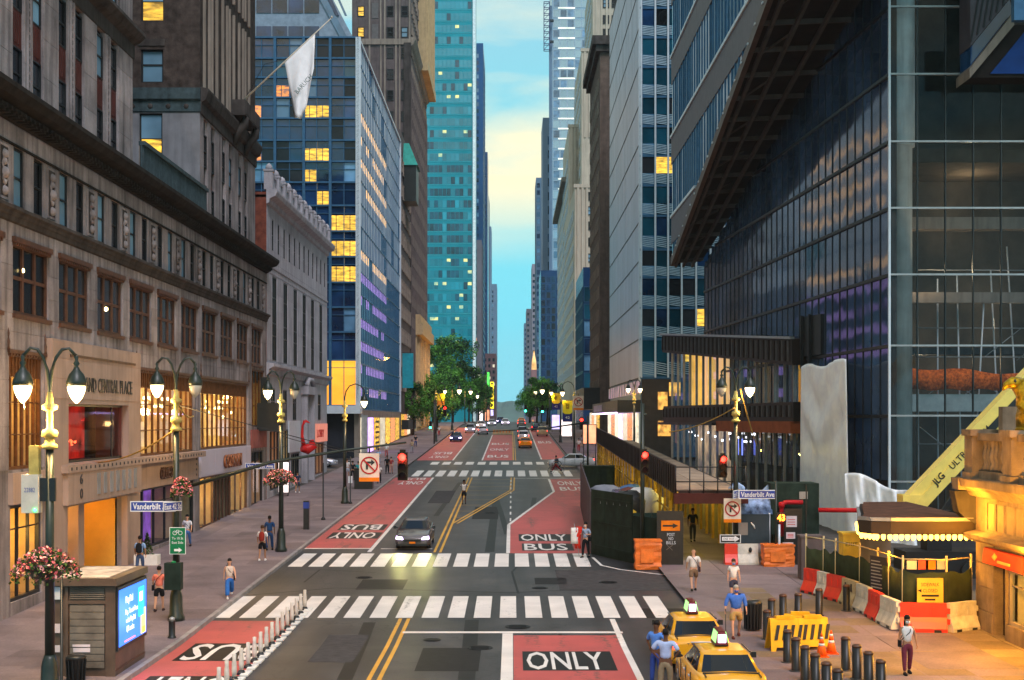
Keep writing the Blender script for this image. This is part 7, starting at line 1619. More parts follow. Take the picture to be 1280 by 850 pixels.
a0 = Vector((-12.0,48.95,PZ(612,48.95))); a1 = Vector((PX(340,48.95),48.95,PZ(577.5,48.95))); a2 = Vector((PX(430,48.95),48.95,PZ(563,48.95))); a3 = Vector((PX(508,48.95),48.95,PZ(553,48.95)))
mt_ = mast('long dark mast arm sweeping out over the left bus lane', [a0, a1, a2, a3], [.075,.06,.045,.035]); q = MB(); q.tube([Vector((.1,0,3.0)), a2-a0+Vector((0,0,.02))], .015, 5); lobj('stay_wire', q, darkm, mt_)
mast('thin mast arm reaching left from the pole at the far crossing', [(7.1,128,gz(128)+5.2),(3,128,gz(128)+4.6),(-2.9,128,gz(128)+4.3)], [.09,.06,.04], (7.1,128,gz(128)+.14))
mast('signal post rising out of the sidewalk shed deck', [(PX(801,66),65.2,PZ(520,66)),(PX(801,66)+.2,65.2,PZ(520,66)+.1)], .05, (PX(801,66),65.2,gz(66)+.14))
mast('curved signal arm over the far left lane under the trees', [(-11.4,200,gz(200)+6.0),(-10.8,200,gz(200)+7.6),(PX(556,200),200,PZ(511,200))], .08, (-11.4,200,gz(200)+.14))
pd = thing('pedestrian_signal', 'pedestrian signal showing orange digits over the wrapped planter', 'pedestrian signal', (PX(970,64), 64, gz(64)+.14)); q = MB(); q.tube([(0,0,0),(0,0,4.0)], .05, 8); lobj('pole', q, lampg, pd); q = MB(); q.box(.0,.44,-.1,.15,2.05,2.5); lobj('housing', q, blackm, pd); me = fit_text('43', .36, .32, bold=.03); me.materials.append(emit('orange_digits', (1,.14,.01), 9)); link('lettering', me, pd, (.22,-.11,2.27), (math.pi/2,0,0)); q = MB(); q.tube([(.15,0,0),(.15,0,1.95)], .06, 7); lobj('pale_sleeve', q, steel_w, pd)
# kiosk
kx0, kx1, ky0, ky1 = PX(62,38.86), PX(143.6,38.86), 38.86, 42.0; kz = KERB; kb = mat('bronze_kiosk_metal', (.13,.085,.06), .4, .4, var=.3, scale=2, spec=.5); kg = mat('grey_brown_shutter', (.17,.145,.12), .5, .2, var=.4, scale=2)
ks = thing('newsstand', 'closed bronze newsstand with a pale stained roof and a bright blue screen on its side', 'newsstand', ((kx0+kx1)/2, 40.4, kz))
q = MB(); q.box(kx0, kx1, ky0+.05, ky1, kz, 2.75); wobj('body', q, kb, ks); q = MB(); q.box(kx0-.12, kx1+.08, ky0-.15, ky1+.1, 2.75, 2.95); wobj('roof', q, kb, ks); q = MB(); q.box(kx0+.15, kx1-.2, ky0+.15, ky1-.2, 2.95, 2.975); wobj('roof_top', q, mat('stained_roof', (.55,.46,.38), .7, var=.5, scale=2), ks)
q = MB(); q.box(kx1-.26, kx1+.02, ky0-.02, ky0+.06, kz, 2.75); wobj('corner_post', q, kb, ks); q = MB(); q.box(kx0+.45, kx0+.53, ky0-.02, ky0+.06, kz, 2.7); wobj('jamb', q, kb, ks); q = MB(); q.box(kx0+.53, kx1-.26, ky0-.01, ky0+.06, 2.22, 2.32); wobj('jamb', q, kb, ks)
for i in range(9): q = MB(); q.box(kx0+.58, kx1-.3, ky0-.005-.01*(i % 2), ky0+.05, .4+i*.2, .58+i*.2); wobj('shutter_slat', q, kg, ks)
for i in range(6): q = MB(); q.box(kx0+.58, kx1-.3, ky0-.0, ky0+.06, 2.36+i*.06, 2.39+i*.06); wobj('vent_slat', q, kg, ks)
for x_, z_, w_, h_, m_ in ((.08,2.35,.3,.36,'banner'),(.1,1.4,.28,.26,'p'),(.1,.85,.28,.2,'p'),(.66,1.0,.5,.07,'p'),(.68,.85,.48,.12,'p')): q = MB(); q.box(kx0+x_, kx0+x_+w_, ky0-.03, ky0-.015, z_, z_+h_); wobj('paper_notice', q, MT['paper'] if m_ == 'p' else steel_w, ks)
q = MB(); q.box(kx1, kx1+.08, ky0+.02, ky1-.04, .86, 2.68); wobj('screen_case', q, blackm, ks); sb = emit('blue_screen', (.03,.16,.85), 1.6); q = MB(); q.box(kx1+.08, kx1+.09, ky0+.12, ky1-.14, .96, 2.58); wobj('screen', q, sb, ks)
wt = emit('screen_white', (.95,.97,1), 1.7)
def side_txt(s, w_, h_, y, z, m=None): me = fit_text(s, w_, h_, bold=.01); me.materials.append(m or wt); link('lettering', me, ks, Vector((kx1+.095, y, z))-wloc(ks), (math.pi/2,0,math.pi/2))
side_txt('PayPal', .75, .26, 40.0, 2.2); side_txt('Pay, Touch-Free', 1.3, .2, 40.25, 1.85); side_txt('with PayPal', 1.0, .2, 40.15, 1.6); side_txt('QR codes', .8, .2, 40.1, 1.36)
for yb_, yc_, za_, zb__, c_ in ((39.5,40.6,1.02,1.06,(1,.2,.6)),(41.0,41.55,1.55,2.42,(.02,.65,.65)),(41.05,41.4,2.0,2.28,(.9,.95,1)),(41.25,41.75,1.0,1.75,(1,.55,.2)),(41.35,41.7,1.0,1.2,(1,.75,.02))): q = MB(); q.box(kx1+.085, kx1+.1+.003*za_, yb_, yc_, za_, zb__); wobj('screen_shape', q, emit('screen_colour', c_, 1.4), ks)
q = MB(); q.box(kx1-.05, kx1+.03, ky0, ky1-.02, .3, .34); wobj('side_rail', q, brownm, ks)
lamp_light(ks, (kx1+.6, 40.5, 1.7), 25, (.25,.4,1), .5, 'screen_glow')
kw = thing('litter_bin', 'small black ribbed bin at the foot of the newsstand', 'bin', (PX(95,38.3), 38.3, kz)); q = MB(); q.lathe([(.22,0),(.26,.62),(.29,.66),(.24,.72),(.05,.74)], (0,0,0), 14); lobj('bin_body', q, blackm, kw)
for i in range(12): a = i*math.pi/6; q = MB(); q.bar((.24*math.cos(a),.24*math.sin(a),.03),(.275*math.cos(a),.275*math.sin(a),.6),.03); lobj('rib', q, darkm, kw)
kp = thing('post', 'thin black post standing in front of the newsstand', 'post', (PX(77,38.0), 38.0, kz)); q = MB(); q.lathe([(.08,0),(.045,.05),(.04,2.95)], (0,0,0), 8); lobj('shaft', q, blackm, kp)
cb = thing('control_box', 'pale utility box numbered 22882 with a green indicator on the nearest lamp post', 'control box', (PX(40,35.5), 35.5, PZ(641,35.5))); q = MB(); q.box(-.24,.2,-.12,.2,0,1.0); lobj('case', q, mat('cream_enamel', (.62,.55,.45), .5), cb); q = MB(); q.box(.2,.6,.0,.1,.3,.9); lobj('bracket', q, blackm, cb); q = MB(); q.box(-.05,.2,-.1,.1,1.0,1.75); lobj('antenna_box', q, gpost, cb)
me = fit_text('22882', .28, .12); me.materials.append(navyp); link('lettering', me, cb, (-.02,-.125,.6), (math.pi/2,0,0)); q = MB(); q.lathe([(.01,-.05),(.05,0),(.01,.05)], (.12,-.14,.08), 8); lobj('indicator', q, emit('green_led', (.05,1,.2), 6), cb)
tb = thing('signal_box', 'dark green signal control box on the second left lamp post', 'control box', (PX(217,48.5), 48.5, gz(48)+1.35)); q = MB(); q.box(-.3,.28,-.15,.25,0,.95); lobj('case', q, greenm, tb); q = MB(); q.lathe([(.1,.95),(.08,1.0),(.01,1.02)], (0,0,0), 8); lobj('cap', q, grn, tb)
hy = thing('standpipe_post', 'short black standpipe with a pale cap near the second lamp base', 'standpipe', GP(215,798,.14)); q = MB(); q.lathe([(.16,0),(.14,.06),(.11,.1),(.11,.55),(.13,.6)], (0,0,0), 10); lobj('body', q, blackm, hy); q = MB(); q.lathe([(.1,.6),(.1,.68),(.03,.72)], (0,0,0), 10); lobj('cap', q, alu, hy)
for i, (x, y, h_, lab) in enumerate(((404,650,3.6,'slender dark sign pole nearer of two on the left pavement'),(438,630,3.4,'slender dark sign pole farther of two on the left pavement'))):
    t = thing('sign_pole', lab, 'pole', GP(x, y, .14)); q = MB(); q.lathe([(.16,0),(.13,.12),(.05,.2),(.045,h_)], (0,0,0), 8); lobj('shaft', q, darkm, t)
    if i: q = MB(); q.box(-.15,.15,-.03,0,h_-1.9,h_-1.4); lobj('small_sign', q, steel_w, t)
pm_ = thing('parking_meter', 'black and blue parking meter on the left pavement', 'parking meter', GP(383,662,.14)); q = MB(); q.box(-.16,.16,-.14,.14,0,1.7); lobj('case', q, blackm, pm_); q = MB(); q.box(-.17,.17,-.15,.15,1.25,1.62); lobj('blue_head', q, navyp, pm_)
nr = thing('news_boxes', 'dark row of news boxes under the hanging no turn sign', 'news box', GP(455,611,.14)); q = MB(); q.box(-.75,.75,-.5,.5,0,1.6); lobj('case', q, blackm, nr); q = MB(); q.box(-.8,.8,-.55,.55,1.6,1.68); lobj('lid', q, greenm, nr)
for k in range(3): q = MB(); q.box(-.7+k*.48,-.28+k*.48,-.53,-.5,.7,1.5); lobj('box_door', q, darkm, nr)
pt = thing('potted_shrub', 'small dark conical shrub in a pale planter by the shop door', 'planter', (-17.2, 64.4, gz(64)+.14)); q = MB(); q.box(-.55,.55,-.3,.3,0,.5); lobj('trough', q, whitep, pt); q = MB(); r = random.Random(2)
for i in range(260): z = .5+1.0*r.random(); d = .32*(1.55-z)*r.random()**.5; a = r.uniform(0,6.28); c = Vector((d*math.cos(a), d*math.sin(a), z)); u = Vector((r.uniform(-1,1),r.uniform(-1,1),r.uniform(-1,1))).normalized()*.06; v = u.cross(Vector((0,.3,1))).normalized()*.05; q.face([c-u,c-v,c+u,c+v])
o = lobj('foliage', q, lf, pt); o['kind'] = 'stuff'
def wire(label, pts, r=.018, m=darkm, sag=.6):
    t = thing('cable', label, 'cable', pts[0]); a, b = Vector(pts[0]), Vector(pts[1]); q = MB(); q.tube([a.lerp(b, k/14)-Vector((0,0,sag*4*(k/14)*(1-k/14)))-a for k in range(15)], r, 5); lobj('strand', q, m, t)
ropem = mat('tan_rope', (.42,.28,.08), .7)
wire('tan sagging cable from the second lamp to the ledge of the stone block', [(-12,48.9,PZ(535,49)), (-18,59,5.6)], .035, ropem, .3); wire('tan cable looping from the second lamp toward the pale building', [(-12,48.9,PZ(502,49)), (-14.0,60,PZ(520,60))], .035, ropem, .25)
wire('black cable from the third lamp toward the avenue', [(-11.7,69.4,PZ(545,69.4)), (-11.4,128,PZ(562,128))], .02, darkm, .5); wire('tan cable from the right lamp down across the hall windows', [(10.9,65.2,PZ(486,65)), (12.9,72,PZ(556,72))], .035, ropem, .15); wire('tan cable from the right lamp to the shed parapet', [(10.6,65.2,PZ(510,65)), (8.3,72,PZ(540,72))], .03, ropem, .2); wire('thin black cable running low along the shop fronts', [(-18.1,80,PZ(561,80)), (-12,49.2,PZ(560,49))], .012, darkm, .1)
for lab, x, Y, w_, h_, z, c in (('white lit bus shelter panel far on the right pavement', 8.6, 215, 1.6, 2.6, .6, 'white'), ('violet lit poster far on the right pavement', 8.0, 250, 1.4, 2.6, .6, 'violet'), ('orange sign board on the right kerb by the banners', 7.9, 139, 1.3, 1.9, 2.6, 'orange'), ('tall white lit totem on the left pavement by the avenue corner', -17.5, 104.6, .75, 2.3, .3, 'white')):
    t = thing('billboard', lab, 'sign', (x, Y, gz(Y)+.14+z)); q = MB(); q.box(-w_/2-.06, w_/2+.06, 0, .2, -.06, h_+.06); lobj('case', q, darkm, t); q = MB(); q.box(-w_/2, w_/2, -.03, 0, 0, h_); lobj('face', q, neon_c[c], t); q = MB(); q.box(-w_/2, -w_/2+.08, 0, .15, -z, 0); q.box(w_/2-.08, w_/2, 0, .15, -z, 0); lobj('leg_frame', q, darkm, t)
# ============================================================ VEHICLES
tyre = mat('tyre_rubber', (.015,.015,.016), .8); rimm = mat('wheel_rim', (.35,.35,.37), .35, .7); cgl = glassy('car_glass', (.006,.008,.011), .08, .3, .2, spec=.35)
hl_on = emit('headlight_lit', (.80,.62,1.0), 7); hl_off = mat('headlight_clear', (.5,.5,.52), .1, spec=.8); tl_on = emit('tail_light_lit', (1,.04,.02), 5); tl_off = mat('tail_light_red', (.40,.015,.015), .15, spec=.8)
taxi_p = mat('taxi_yellow_paint', (.80,.36,.012), .25, var=.06, spec=.7); cars_p = {'dark': mat('dark_bronze_paint', (.16,.14,.145), .22, .6, spec=.8), 'silver': mat('silver_paint', (.42,.42,.48), .25, .4), 'white': mat('pearl_white_paint', (.62,.58,.64), .25, spec=.7), 'navy': mat('navy_paint', (.03,.04,.12), .25), 'cream': mat('champagne_paint', (.60,.48,.30), .3), 'orange': mat('orange_taxi_paint', (.85,.26,.01), .3), 'taxi': taxi_p}
CARMESH = {}
def car(label, x, y, rot, paint, heads=False, tails=True, taxi=False, suv=False, L=4.8, detail=True, cat='car', spot=False):
    P_ = cars_p[paint]; key = (paint, suv, L); t = thing('taxi' if taxi else 'parked_car' if False else 'car', label, cat, (x, y, gz(y)+.005), None, rot)
    if abs(rot) < 1 or abs(rot) > 2: t.rotation_euler = (math.atan((gz(y+2)-gz(y-2))/4)*(1 if abs(rot) < 1 else -1), 0, rot)
    H = 1.68 if suv else 1.45; k = L/4.8; bz = .1 if suv else 0
    if key not in CARMESH:
        st = [(-2.4,.70,.74,.68,.28,.46,.60),(-2.28,.80,.86,.80,.22,.48,.70),(-1.95,.84,.92,.86,.2,.52,.80),(-1.5,.84,.925,.88,.2,.55,.87),(-.98,.84,.93,.89,.2,.56,.95),(0,.84,.935,.90,.2,.56,.96),(1.0,.84,.935,.90,.2,.58,.98),(1.6,.84,.925,.88,.2,.6,1.01),(2.1,.82,.90,.84,.24,.62,1.02),(2.33,.78,.86,.80,.3,.62,.98),(2.4,.70,.80,.72,.36,.6,.86)]
        if suv: st = [(y_,a,b,c,z1+.05,z2+.08,z3+(.1 if y_ < 1.8 else .14)) for y_,a,b,c,z1,z2,z3 in st]
        q = MB(); rows = []
        for y_,a,b,c,z1,z2,z3 in st:
            h_ = [(a,z1),(b,z1+.14),(b,z2),(c+.02,z3-.05),(c-.08,z3),(0,z3+.035)]; rows.append([(p,y_*k,z) for p,z in h_]+[(-p,y_*k,z) for p,z in h_[-2::-1]])
        q.grid(rows, 0, True, True, True); body = q.mesh('body', P_)
        # cabin
        bt = .97+bz; yb0, yb1, yr0, yr1 = (-1.02, 1.78, -.28, 1.05) if not suv else (-1.0, 2.25, -.35, 1.95); hb_, hr = .82, .62
        if suv: hr = .68
        rows = []
        def ring(y0, y1, w, z): return [(-w,y0,z),(-w*.6,y0-.06,z),(w*.6,y0-.06,z),(w,y0,z),(w,(y0+y1)/2,z),(w,y1,z),(w*.6,y1+.06,z),(-w*.6,y1+.06,z),(-w,y1,z),(-w,(y0+y1)/2,z)]
        q = MB(); lo = ring(yb0*k, yb1*k, hb_, bt-.03); hi = ring(yr0*k, yr1*k, hr, H-.06); hi2 = ring((yr0+.12)*k, (yr1-.12)*k, hr-.1, H)
        q.grid([lo, hi, hi2], 0, True, True, True); cab = q.mesh('cabin', P_)
        def lerp(a, b, s): return tuple(a[i]+(b[i]-a[i])*s for i in range(3))
        def pane(i, j, s0=.10, s1=.93, e0=.06, e1=.94, o=.008):
            a, b, c, d = lo[i], lo[j], hi[j], hi[i]; A = lerp(lerp(a,d,s0), lerp(b,c,s0), e0); B = lerp(lerp(a,d,s0), lerp(b,c,s0), e1); C_ = lerp(lerp(a,d,s1), lerp(b,c,s1), e1); D = lerp(lerp(a,d,s1), lerp(b,c,s1), e0)
            n = (Vector(B)-Vector(A)).cross(Vector(D)-Vector(A)).normalized()*o
            ctr = Vector((0,(yb0+yb1)/2,1.1)); n = n if n.dot(Vector(A)-ctr) > 0 else -n
            return [tuple(Vector(p)+n) for p in (A,B,C_,D)]
        gl_ = {}
        for nm, segs in (('windscreen', [(0,1,.25,1),(1,2,0,1),(2,3,0,.75)]), ('rear_window', [(5,6,.25,1),(6,7,0,1),(7,8,0,.75)]), ('side_window', [(3,4,.10,.97)]), ('side_window_', [(4,5,.03,.86)]), ('side_window__', [(9,0,.03,.90)]), ('side_window___', [(8,9,.14,.97)])):
            q = MB()
            for i, j, e0, e1 in segs: q.face(pane(i, j, e0=e0, e1=e1))
            gl_[nm] = q.mesh(nm.strip('_'), cgl)
        q = MB(); q.tube([(-.1,0,0),(.1,0,0)], .33, 16, 0); q1 = q.mesh('wheel', tyre); q = MB(); q.lathe([(.21,-.0),(.2,.02),(.05,.03)], (0,0,0), 10)
        for p in range(5): a = p*1.2566; q.bar((.04*math.cos(a),.04*math.sin(a),.025),(.2*math.cos(a),.2*math.sin(a),.02), .05, .02)
        rim = q.mesh('rim', rimm); q = MB(); n = 12; q.grid([[(0, r_*math.cos(a_), r_*math.sin(a_)) for a_ in [math.pi*i/n for i in range(n+1)]] for r_ in (.33,.40)], 0, False, False); arch = q.mesh('wheel_arch', blackm)
        CARMESH[key] = (body, cab, gl_, q1, rim, arch)
    body, cab, gl_, wh, rim, arch = CARMESH[key]
    link('body', body, t); link('cabin', cab, t)
    for n_, me in gl_.items(): link(n_.strip('_'), me, t)
    for sx in (-1, 1):
        for wy in (-1.48, 1.42):
            o = link('wheel', wh, t, (sx*.80, wy*k, .33)); link('rim', rim, o, (sx*.105, 0, 0), (0, sx*math.pi/2, 0)); link('wheel_arch', arch, t, (sx*.945, wy*k, .33))
        q = MB(); q.prism([(.48,.56+bz),(.86,.58+bz),(.84,.72+bz),(.52,.68+bz)], -2.37*k, -2.05*k, lambda a,b,h:(sx*a,h-.06*(1-(a-.48)/.4)*1,b)); lobj('headlight', q, hl_on if heads else hl_off, t)
        q = MB(); q.prism([(.50,.74+bz),(.83,.72+bz),(.84,.92+bz),(.56,.88+bz)], 2.2*k, 2.385*k, lambda a,b,h:(sx*a,h,b)); lobj('tail_light', q, tl_on if tails else tl_off, t)
        if detail: q = MB(); q.tube([(sx*.88,-.72*k,1.0+bz),(sx*1.0,-.74*k,1.04+bz)], [.03,.05], 6); q.box(sx*.96-.02, sx*1.12, -.80*k, -.66*k, .97+bz, 1.12+bz); lobj('door_mirror', q, blackm, t)
        if heads and spot:
            for e in (0,): l = bpy.data.lights.new('headlight_beam','SPOT'); l.energy = 200; l.color = (1,.9,.30); l.spot_size = D2R(58); l.spot_blend = 1; l.shadow_soft_size = .08; o = bpy.data.objects.new('headlight_beam', l); COL.objects.link(o); o.parent = t; o.location = (sx*.65,-2.55,.68); o.rotation_euler = (D2R(79),0,math.pi)
    if detail:
        q = MB(); q.box(-.45,.45,-2.44*k,-2.36*k,.42,.56); 
        for i in range(4): q.box(-.44,.44,-2.455*k,-2.44*k,.43+i*.033,.445+i*.033)
        lobj('grille', q, blackm, t); q = MB(); q.box(-.78,.78,-2.42*k,-2.3*k,.24,.36); lobj('lower_bumper', q, blackm, t); q = MB(); q.box(-.16,.16,-2.475*k,-2.45*k,.36,.46); q2 = MB(); q2.box(-.16,.16,2.42*k,2.44*k,.66,.78); lobj('number_plate', q, MT['orange_reflective'], t); lobj('number_plate', q2, MT['yellow_sign_paint'], t)
        q = MB(); q.box(-.7,.7,2.3*k,2.425*k,.3,.42); lobj('rear_bumper', q, blackm, t); q = MB(); q.bar((-.3,2.4*k,.93+bz),(.3,2.4*k,.93+bz),.02,.03); lobj('chrome_trim', q, steel_w, t)
        for sx in (-1,1):
            for yy in (-.75,.30,1.25): q = MB(); q.box(sx*.925,sx*.945,yy-.012,yy+.012,.42,.93); lobj('door_seam', q, blackm, t)
            for yy in (.12,1.08): q = MB(); q.box(sx*.93,sx*.965,yy-.1,yy+.08,.80,.835); lobj('door_handle', q, steel_w, t)
        q = MB(); q.box(-.72,.72,1.98*k,2.0*k,.985+bz,1.065+bz); q.box(-.70,-.68,1.98*k,2.38*k,1.0,1.05); q.box(.68,.70,1.98*k,2.38*k,1.0,1.05); lobj('boot_seam', q, blackm, t)
    if taxi and detail:
        q = MB(); q.box(-.18,.18,-.35,.45,H+.02,H+.06); lobj('sign_foot', q, blackm, t)
        q = MB(); q.grid([[(-.17,-.40,H+.06),(.17,-.40,H+.06),(.17,.52,H+.06),(-.17,.52,H+.06)],[(-.09,-.34,H+.42),(.09,-.34,H+.42),(.09,.46,H+.42),(-.09,.46,H+.42)]], 0, True, False, True); lobj('roof_sign', q, mat('maroon_sign_case', (.12,.02,.02), .5) if 'maroon_sign_case' not in MT else MT['maroon_sign_case'], t)
        for sx in (-1,1): q = MB(); q.face([(sx*.168,-.34,H+.1),(sx*.168,.46,H+.1),(sx*.105,.42,H+.38),(sx*.105,-.3,H+.38)]); o = lobj('advert_panel', q, emit('green_advert', (.35,.9,.25), 1.0) if 'green_advert' not in MT else MT['green_advert'], t); o.modifiers.new('t','SOLIDIFY').thickness = .02
        q = MB(); q.box(-.10,.10,.50,.53,H+.12,H+.33); lobj('lit_end', q, emit('violet_white_lamp', (.8,.7,1), 5) if 'violet_white_lamp' not in MT else MT['violet_white_lamp'], t)
        q = MB(); q.bar((-.66,-.3,H-.04),(-.66,.95,H-.04),.03); q.bar((.66,-.3,H-.04),(.66,.95,H-.04),.03); lobj('roof_rail', q, blackm, t)
        me = fit_text('TAXI', .34, .08); me.materials.append(blackm); link('lettering', me, t, (.25,2.40*k,.86), (math.pi/2,0,math.pi))
    return t
g = GP(515.5, 688); car('dark bronze sedan driving toward the crossing with its headlights on', g.x, g.y+2.35, 0, 'dark', True, False, spot=True)
car('yellow taxi with a lit roof sign, farther of the two waiting beside the plaza', 5.55, 42.5, math.pi, 'taxi', False, True, True, L=4.9, cat='taxi')
car('yellow taxi nearest the camera, cut by the bottom edge of the picture', 5.55, 36.6, math.pi, 'taxi', False, True, True, L=4.9, cat='taxi')
car('pearl white car crossing the avenue behind a cyclist', 6.3, 144.5, -math.pi/2, 'white', False, True)
car('orange taxi driving away in the middle lane past the avenue', 1.85, 191.5, math.pi, 'orange', False, True, True, cat='taxi')
for lab, x, y, r, p, h_, s_ in (('dark car with bright headlights in the far left bus lane', -8.7, 213, 0, 'navy', True, False),('silver car with bright headlights by the trees', -7.7, 252, 0, 'silver', True, True),('pale car with red tail lights standing left of the centre barrier', -5.2, 246, math.pi, 'white', False, False),('white car following closely ahead of the orange taxi', 1.8, 214, math.pi, 'white', False, True),('silver car third in the line ahead of the orange taxi', 1.8, 237, math.pi, 'silver', False, True),('champagne coloured car in the right bus lane', 5.2, 236, math.pi, 'cream', False, True),('dark car with red lights just beyond the champagne one', 4.6, 262, math.pi, 'navy', False, False),('distant car with headlights left of the road crest', -6.4, 283, 0, 'white', True, False),('distant silver car on the crest at left', -4.4, 300, 0, 'silver', True, False),('distant dark car on the crest right of the line of traffic', 2.0, 290, math.pi, 'dark', False, False),('farthest car with lights coming over the crest', -2.8, 330, 0, 'navy', True, True),('distant car with headlights on the crest in the centre', -1.5, 305, 0, 'white', True, False),('distant taxi on the crest of the road', 2.2, 325, math.pi, 'orange', False, False)):
    car(lab, x, y, r, p, h_, not h_, detail=False, suv=s_)
mbr = thing('median_barrier', 'low pale barrier across the centre bus lane far up the street', 'barrier', (-1.7, 243, gz(243))); q = MB(); q.box(-1.7,1.7,-.3,.3,0,.85); q.box(-1.75,1.75,-.45,.45,0,.3); lobj('barrier_body', q, mat('pale_gold_concrete', (.55,.42,.25), .7), mbr)
for k in range(6): q = MB(); q.box(-1.6+k*.55,-1.4+k*.55,-.32,-.3,.35,.8); lobj('reflector', q, MT['orange_reflective'], mbr)
# parked cars far side street glimpsed at left, beyond the pale building
car('blue grey car waiting in the avenue at the left corner', -21, 145, math.pi/2, 'silver', False, False, detail=False)
# ============================================================ PEOPLE
SK = {'l': mat('light_skin', (.55,.30,.20), .6, var=.08), 'm': mat('tan_skin', (.36,.18,.10), .6, var=.08), 'd': mat('brown_skin', (.13,.06,.035), .6, var=.08)}
HR = {'b': mat('black_hair', (.012,.01,.01), .6), 'br': mat('brown_hair', (.07,.035,.018), .6), 'g': mat('grey_hair', (.35,.33,.30), .7)}
CLO = {}
def cloth(c):
    if c not in CLO: CLO[c] = mat('cloth_%s' % ('%02d' % len(CLO)), c, .85, var=.18, scale=7, bump=.3)
    return CLO[c]
def skin_obj(name, V_, E_, m, par, sub=1):
    me = bpy.data.meshes.new(name); me.from_pydata([v[0] for v in V_], E_, []); o = bpy.data.objects.new('tmp', me); TMPS.collection.objects.link(o)
    md = o.modifiers.new('s', 'SKIN'); md.use_smooth_shade = True
    if not me.skin_vertices: pass
    for i, v in enumerate(V_): r = v[1]; me.skin_vertices[0].data[i].radius = (r, r) if not hasattr(r, '__len__') else r; me.skin_vertices[0].data[i].use_root = (i == 0)
    if sub: ms = o.modifiers.new('u', 'SUBSURF'); ms.levels = ms.render_levels = sub
    TMPS.view_layers[0].update(); dg = TMPS.view_layers[0].depsgraph; ne = bpy.data.meshes.new_from_object(o.evaluated_get(dg)); ne.name = name; ne.materials.clear(); ne.materials.append(m)
    ne.polygons.foreach_set('use_smooth', [True]*len(ne.polygons)); bpy.data.objects.remove(o); return link(name, ne, par)
def person(label, pos, h=1.75, rot=0., skin='l', top=(.6,.6,.6), bot=(.05,.05,.06), shoe=(.5,.5,.5), hair='b', stride=.35, arms=('s','s'), sleeve=.9, legs='long', build=1., woman=False, bag=None, mask=None, hat=None, cane=False, group=None, longhair=False, detail=True, backpack=None):
    s = h/1.75; t = thing('person', label, 'person', pos, group, rot); t.scale = (s,s,s); B = build; sh_ = .185*B*(.9 if woman else 1); hp = .095*B
    pel = Vector((0,0,.95)); J = {}
    for k, sg in (('L',-1),('R',1)):
        a = stride*(1 if k == 'L' else -1); hip = Vector((sg*hp,0,.90)); kn = hip+Vector((sg*.01,-math.sin(a)*.42,-math.cos(a)*.42)); a2 = a-(.5*stride if a < 0 else .12*stride)-.02; a2 = a-abs(stride)*(.75 if a < 0 else .1)
        an = kn+Vector((0,-math.sin(a2)*.41,-math.cos(a2)*.41)); J['hip'+k], J['kn'+k], J['an'+k] = hip, kn, an
        shd = Vector((sg*sh_,0,1.42)); m_ = arms[0 if k == 'L' else 1]
        if m_ == 's': b = -a*.8; el = shd+Vector((sg*.06,-math.sin(b)*.27,-.27*math.cos(b))); wr = el+Vector((sg*.01,-math.sin(b+.35)*.24,-.24*math.cos(b+.35)))
        elif m_ == 'bent': el = shd+Vector((sg*.07,.05,-.27)); wr = el+Vector((-sg*.10,-.22,.03))
        elif m_ == 'hip': el = shd+Vector((sg*.16,.05,-.24)); wr = el+Vector((-sg*.13,-.06,-.16))
        elif m_ == 'up': el = shd+Vector((sg*.05,-.20,-.14)); wr = el+Vector((-sg*.10,-.10,.24))
        elif m_ == 'cane': el = shd+Vector((sg*.10,-.03,-.26)); wr = el+Vector((sg*.04,-.14,-.20))
        J['sh'+k], J['el'+k], J['wr'+k] = shd, el, wr
    drop = min(J['anL'].z, J['anR'].z)-.075; off = Vector((0,0,-drop))
    for k in J: J[k] = J[k]+off
    pel += off; ch = pel+Vector((0,-.01,.34)); wa = pel+Vector((0,-.005,.16)); ne_ = pel+Vector((0,0,.53)); ja = pel+Vector((0,-.015,.62)); cr = pel+Vector((0,0,.70))
    V_ = [(pel,(.12*B,.09*B)),(wa,(.09*B,.07*B)),(ch,(.12*B*(.92 if woman else 1),.085*B)),(ne_,.052),(ja,(.066,.075)),(cr,(.082,.095)),(cr+Vector((0,0,.07)),(.06,.07))]; E_ = [(0,1),(1,2),(2,3),(3,4),(4,5),(5,6)]
    for k in 'LR':
        sg = -1 if k == 'L' else 1; i = len(V_)
        V_ += [(J['hip'+k],.085*B),(J['kn'+k],.055),(J['an'+k],.036),(J['an'+k]+Vector((sg*.01,-.13,-.045)),.032)]; E_ += [(0,i),(i,i+1),(i+1,i+2),(i+2,i+3)]
        i = len(V_); w0 = J['wr'+k]; d = (w0-J['el'+k]).normalized(); hd = w0+d*.07
        V_ += [(J['sh'+k],.055*B),(J['el'+k],.038),(w0,.025),(hd,(.03,.016))]; E_ += [(2,i),(i,i+1),(i+1,i+2),(i+2,i+3)]
    body = skin_obj('body', V_, E_, SK[skin], t)
    q = MB()
    for k in 'LR':
        sg = -1 if k == 'L' else 1; w0 = J['wr'+k]; d = (w0-J['el'+k]).normalized(); sd_ = Vector((0,1,0)) if abs(d.y) < .7 else Vector((1,0,0)); inn = Vector((-sg,0,0))
        for f in range(4): b0 = w0+d*.085+sd_*(.024-.016*f); q.tube([b0, b0+d*(.035-.003*abs(f-1)), b0+d*.055+inn*.018, b0+d*(.062-.006*abs(f-1))+inn*.035], [.009,.0085,.008,.006], 5)
        b0 = w0+d*.03-sd_*.028; q.tube([b0, b0-sd_*.02+d*.03, b0-sd_*.014+d*.058], [.011,.010,.007], 5)
    lobj('fingers', q, SK[skin], t)
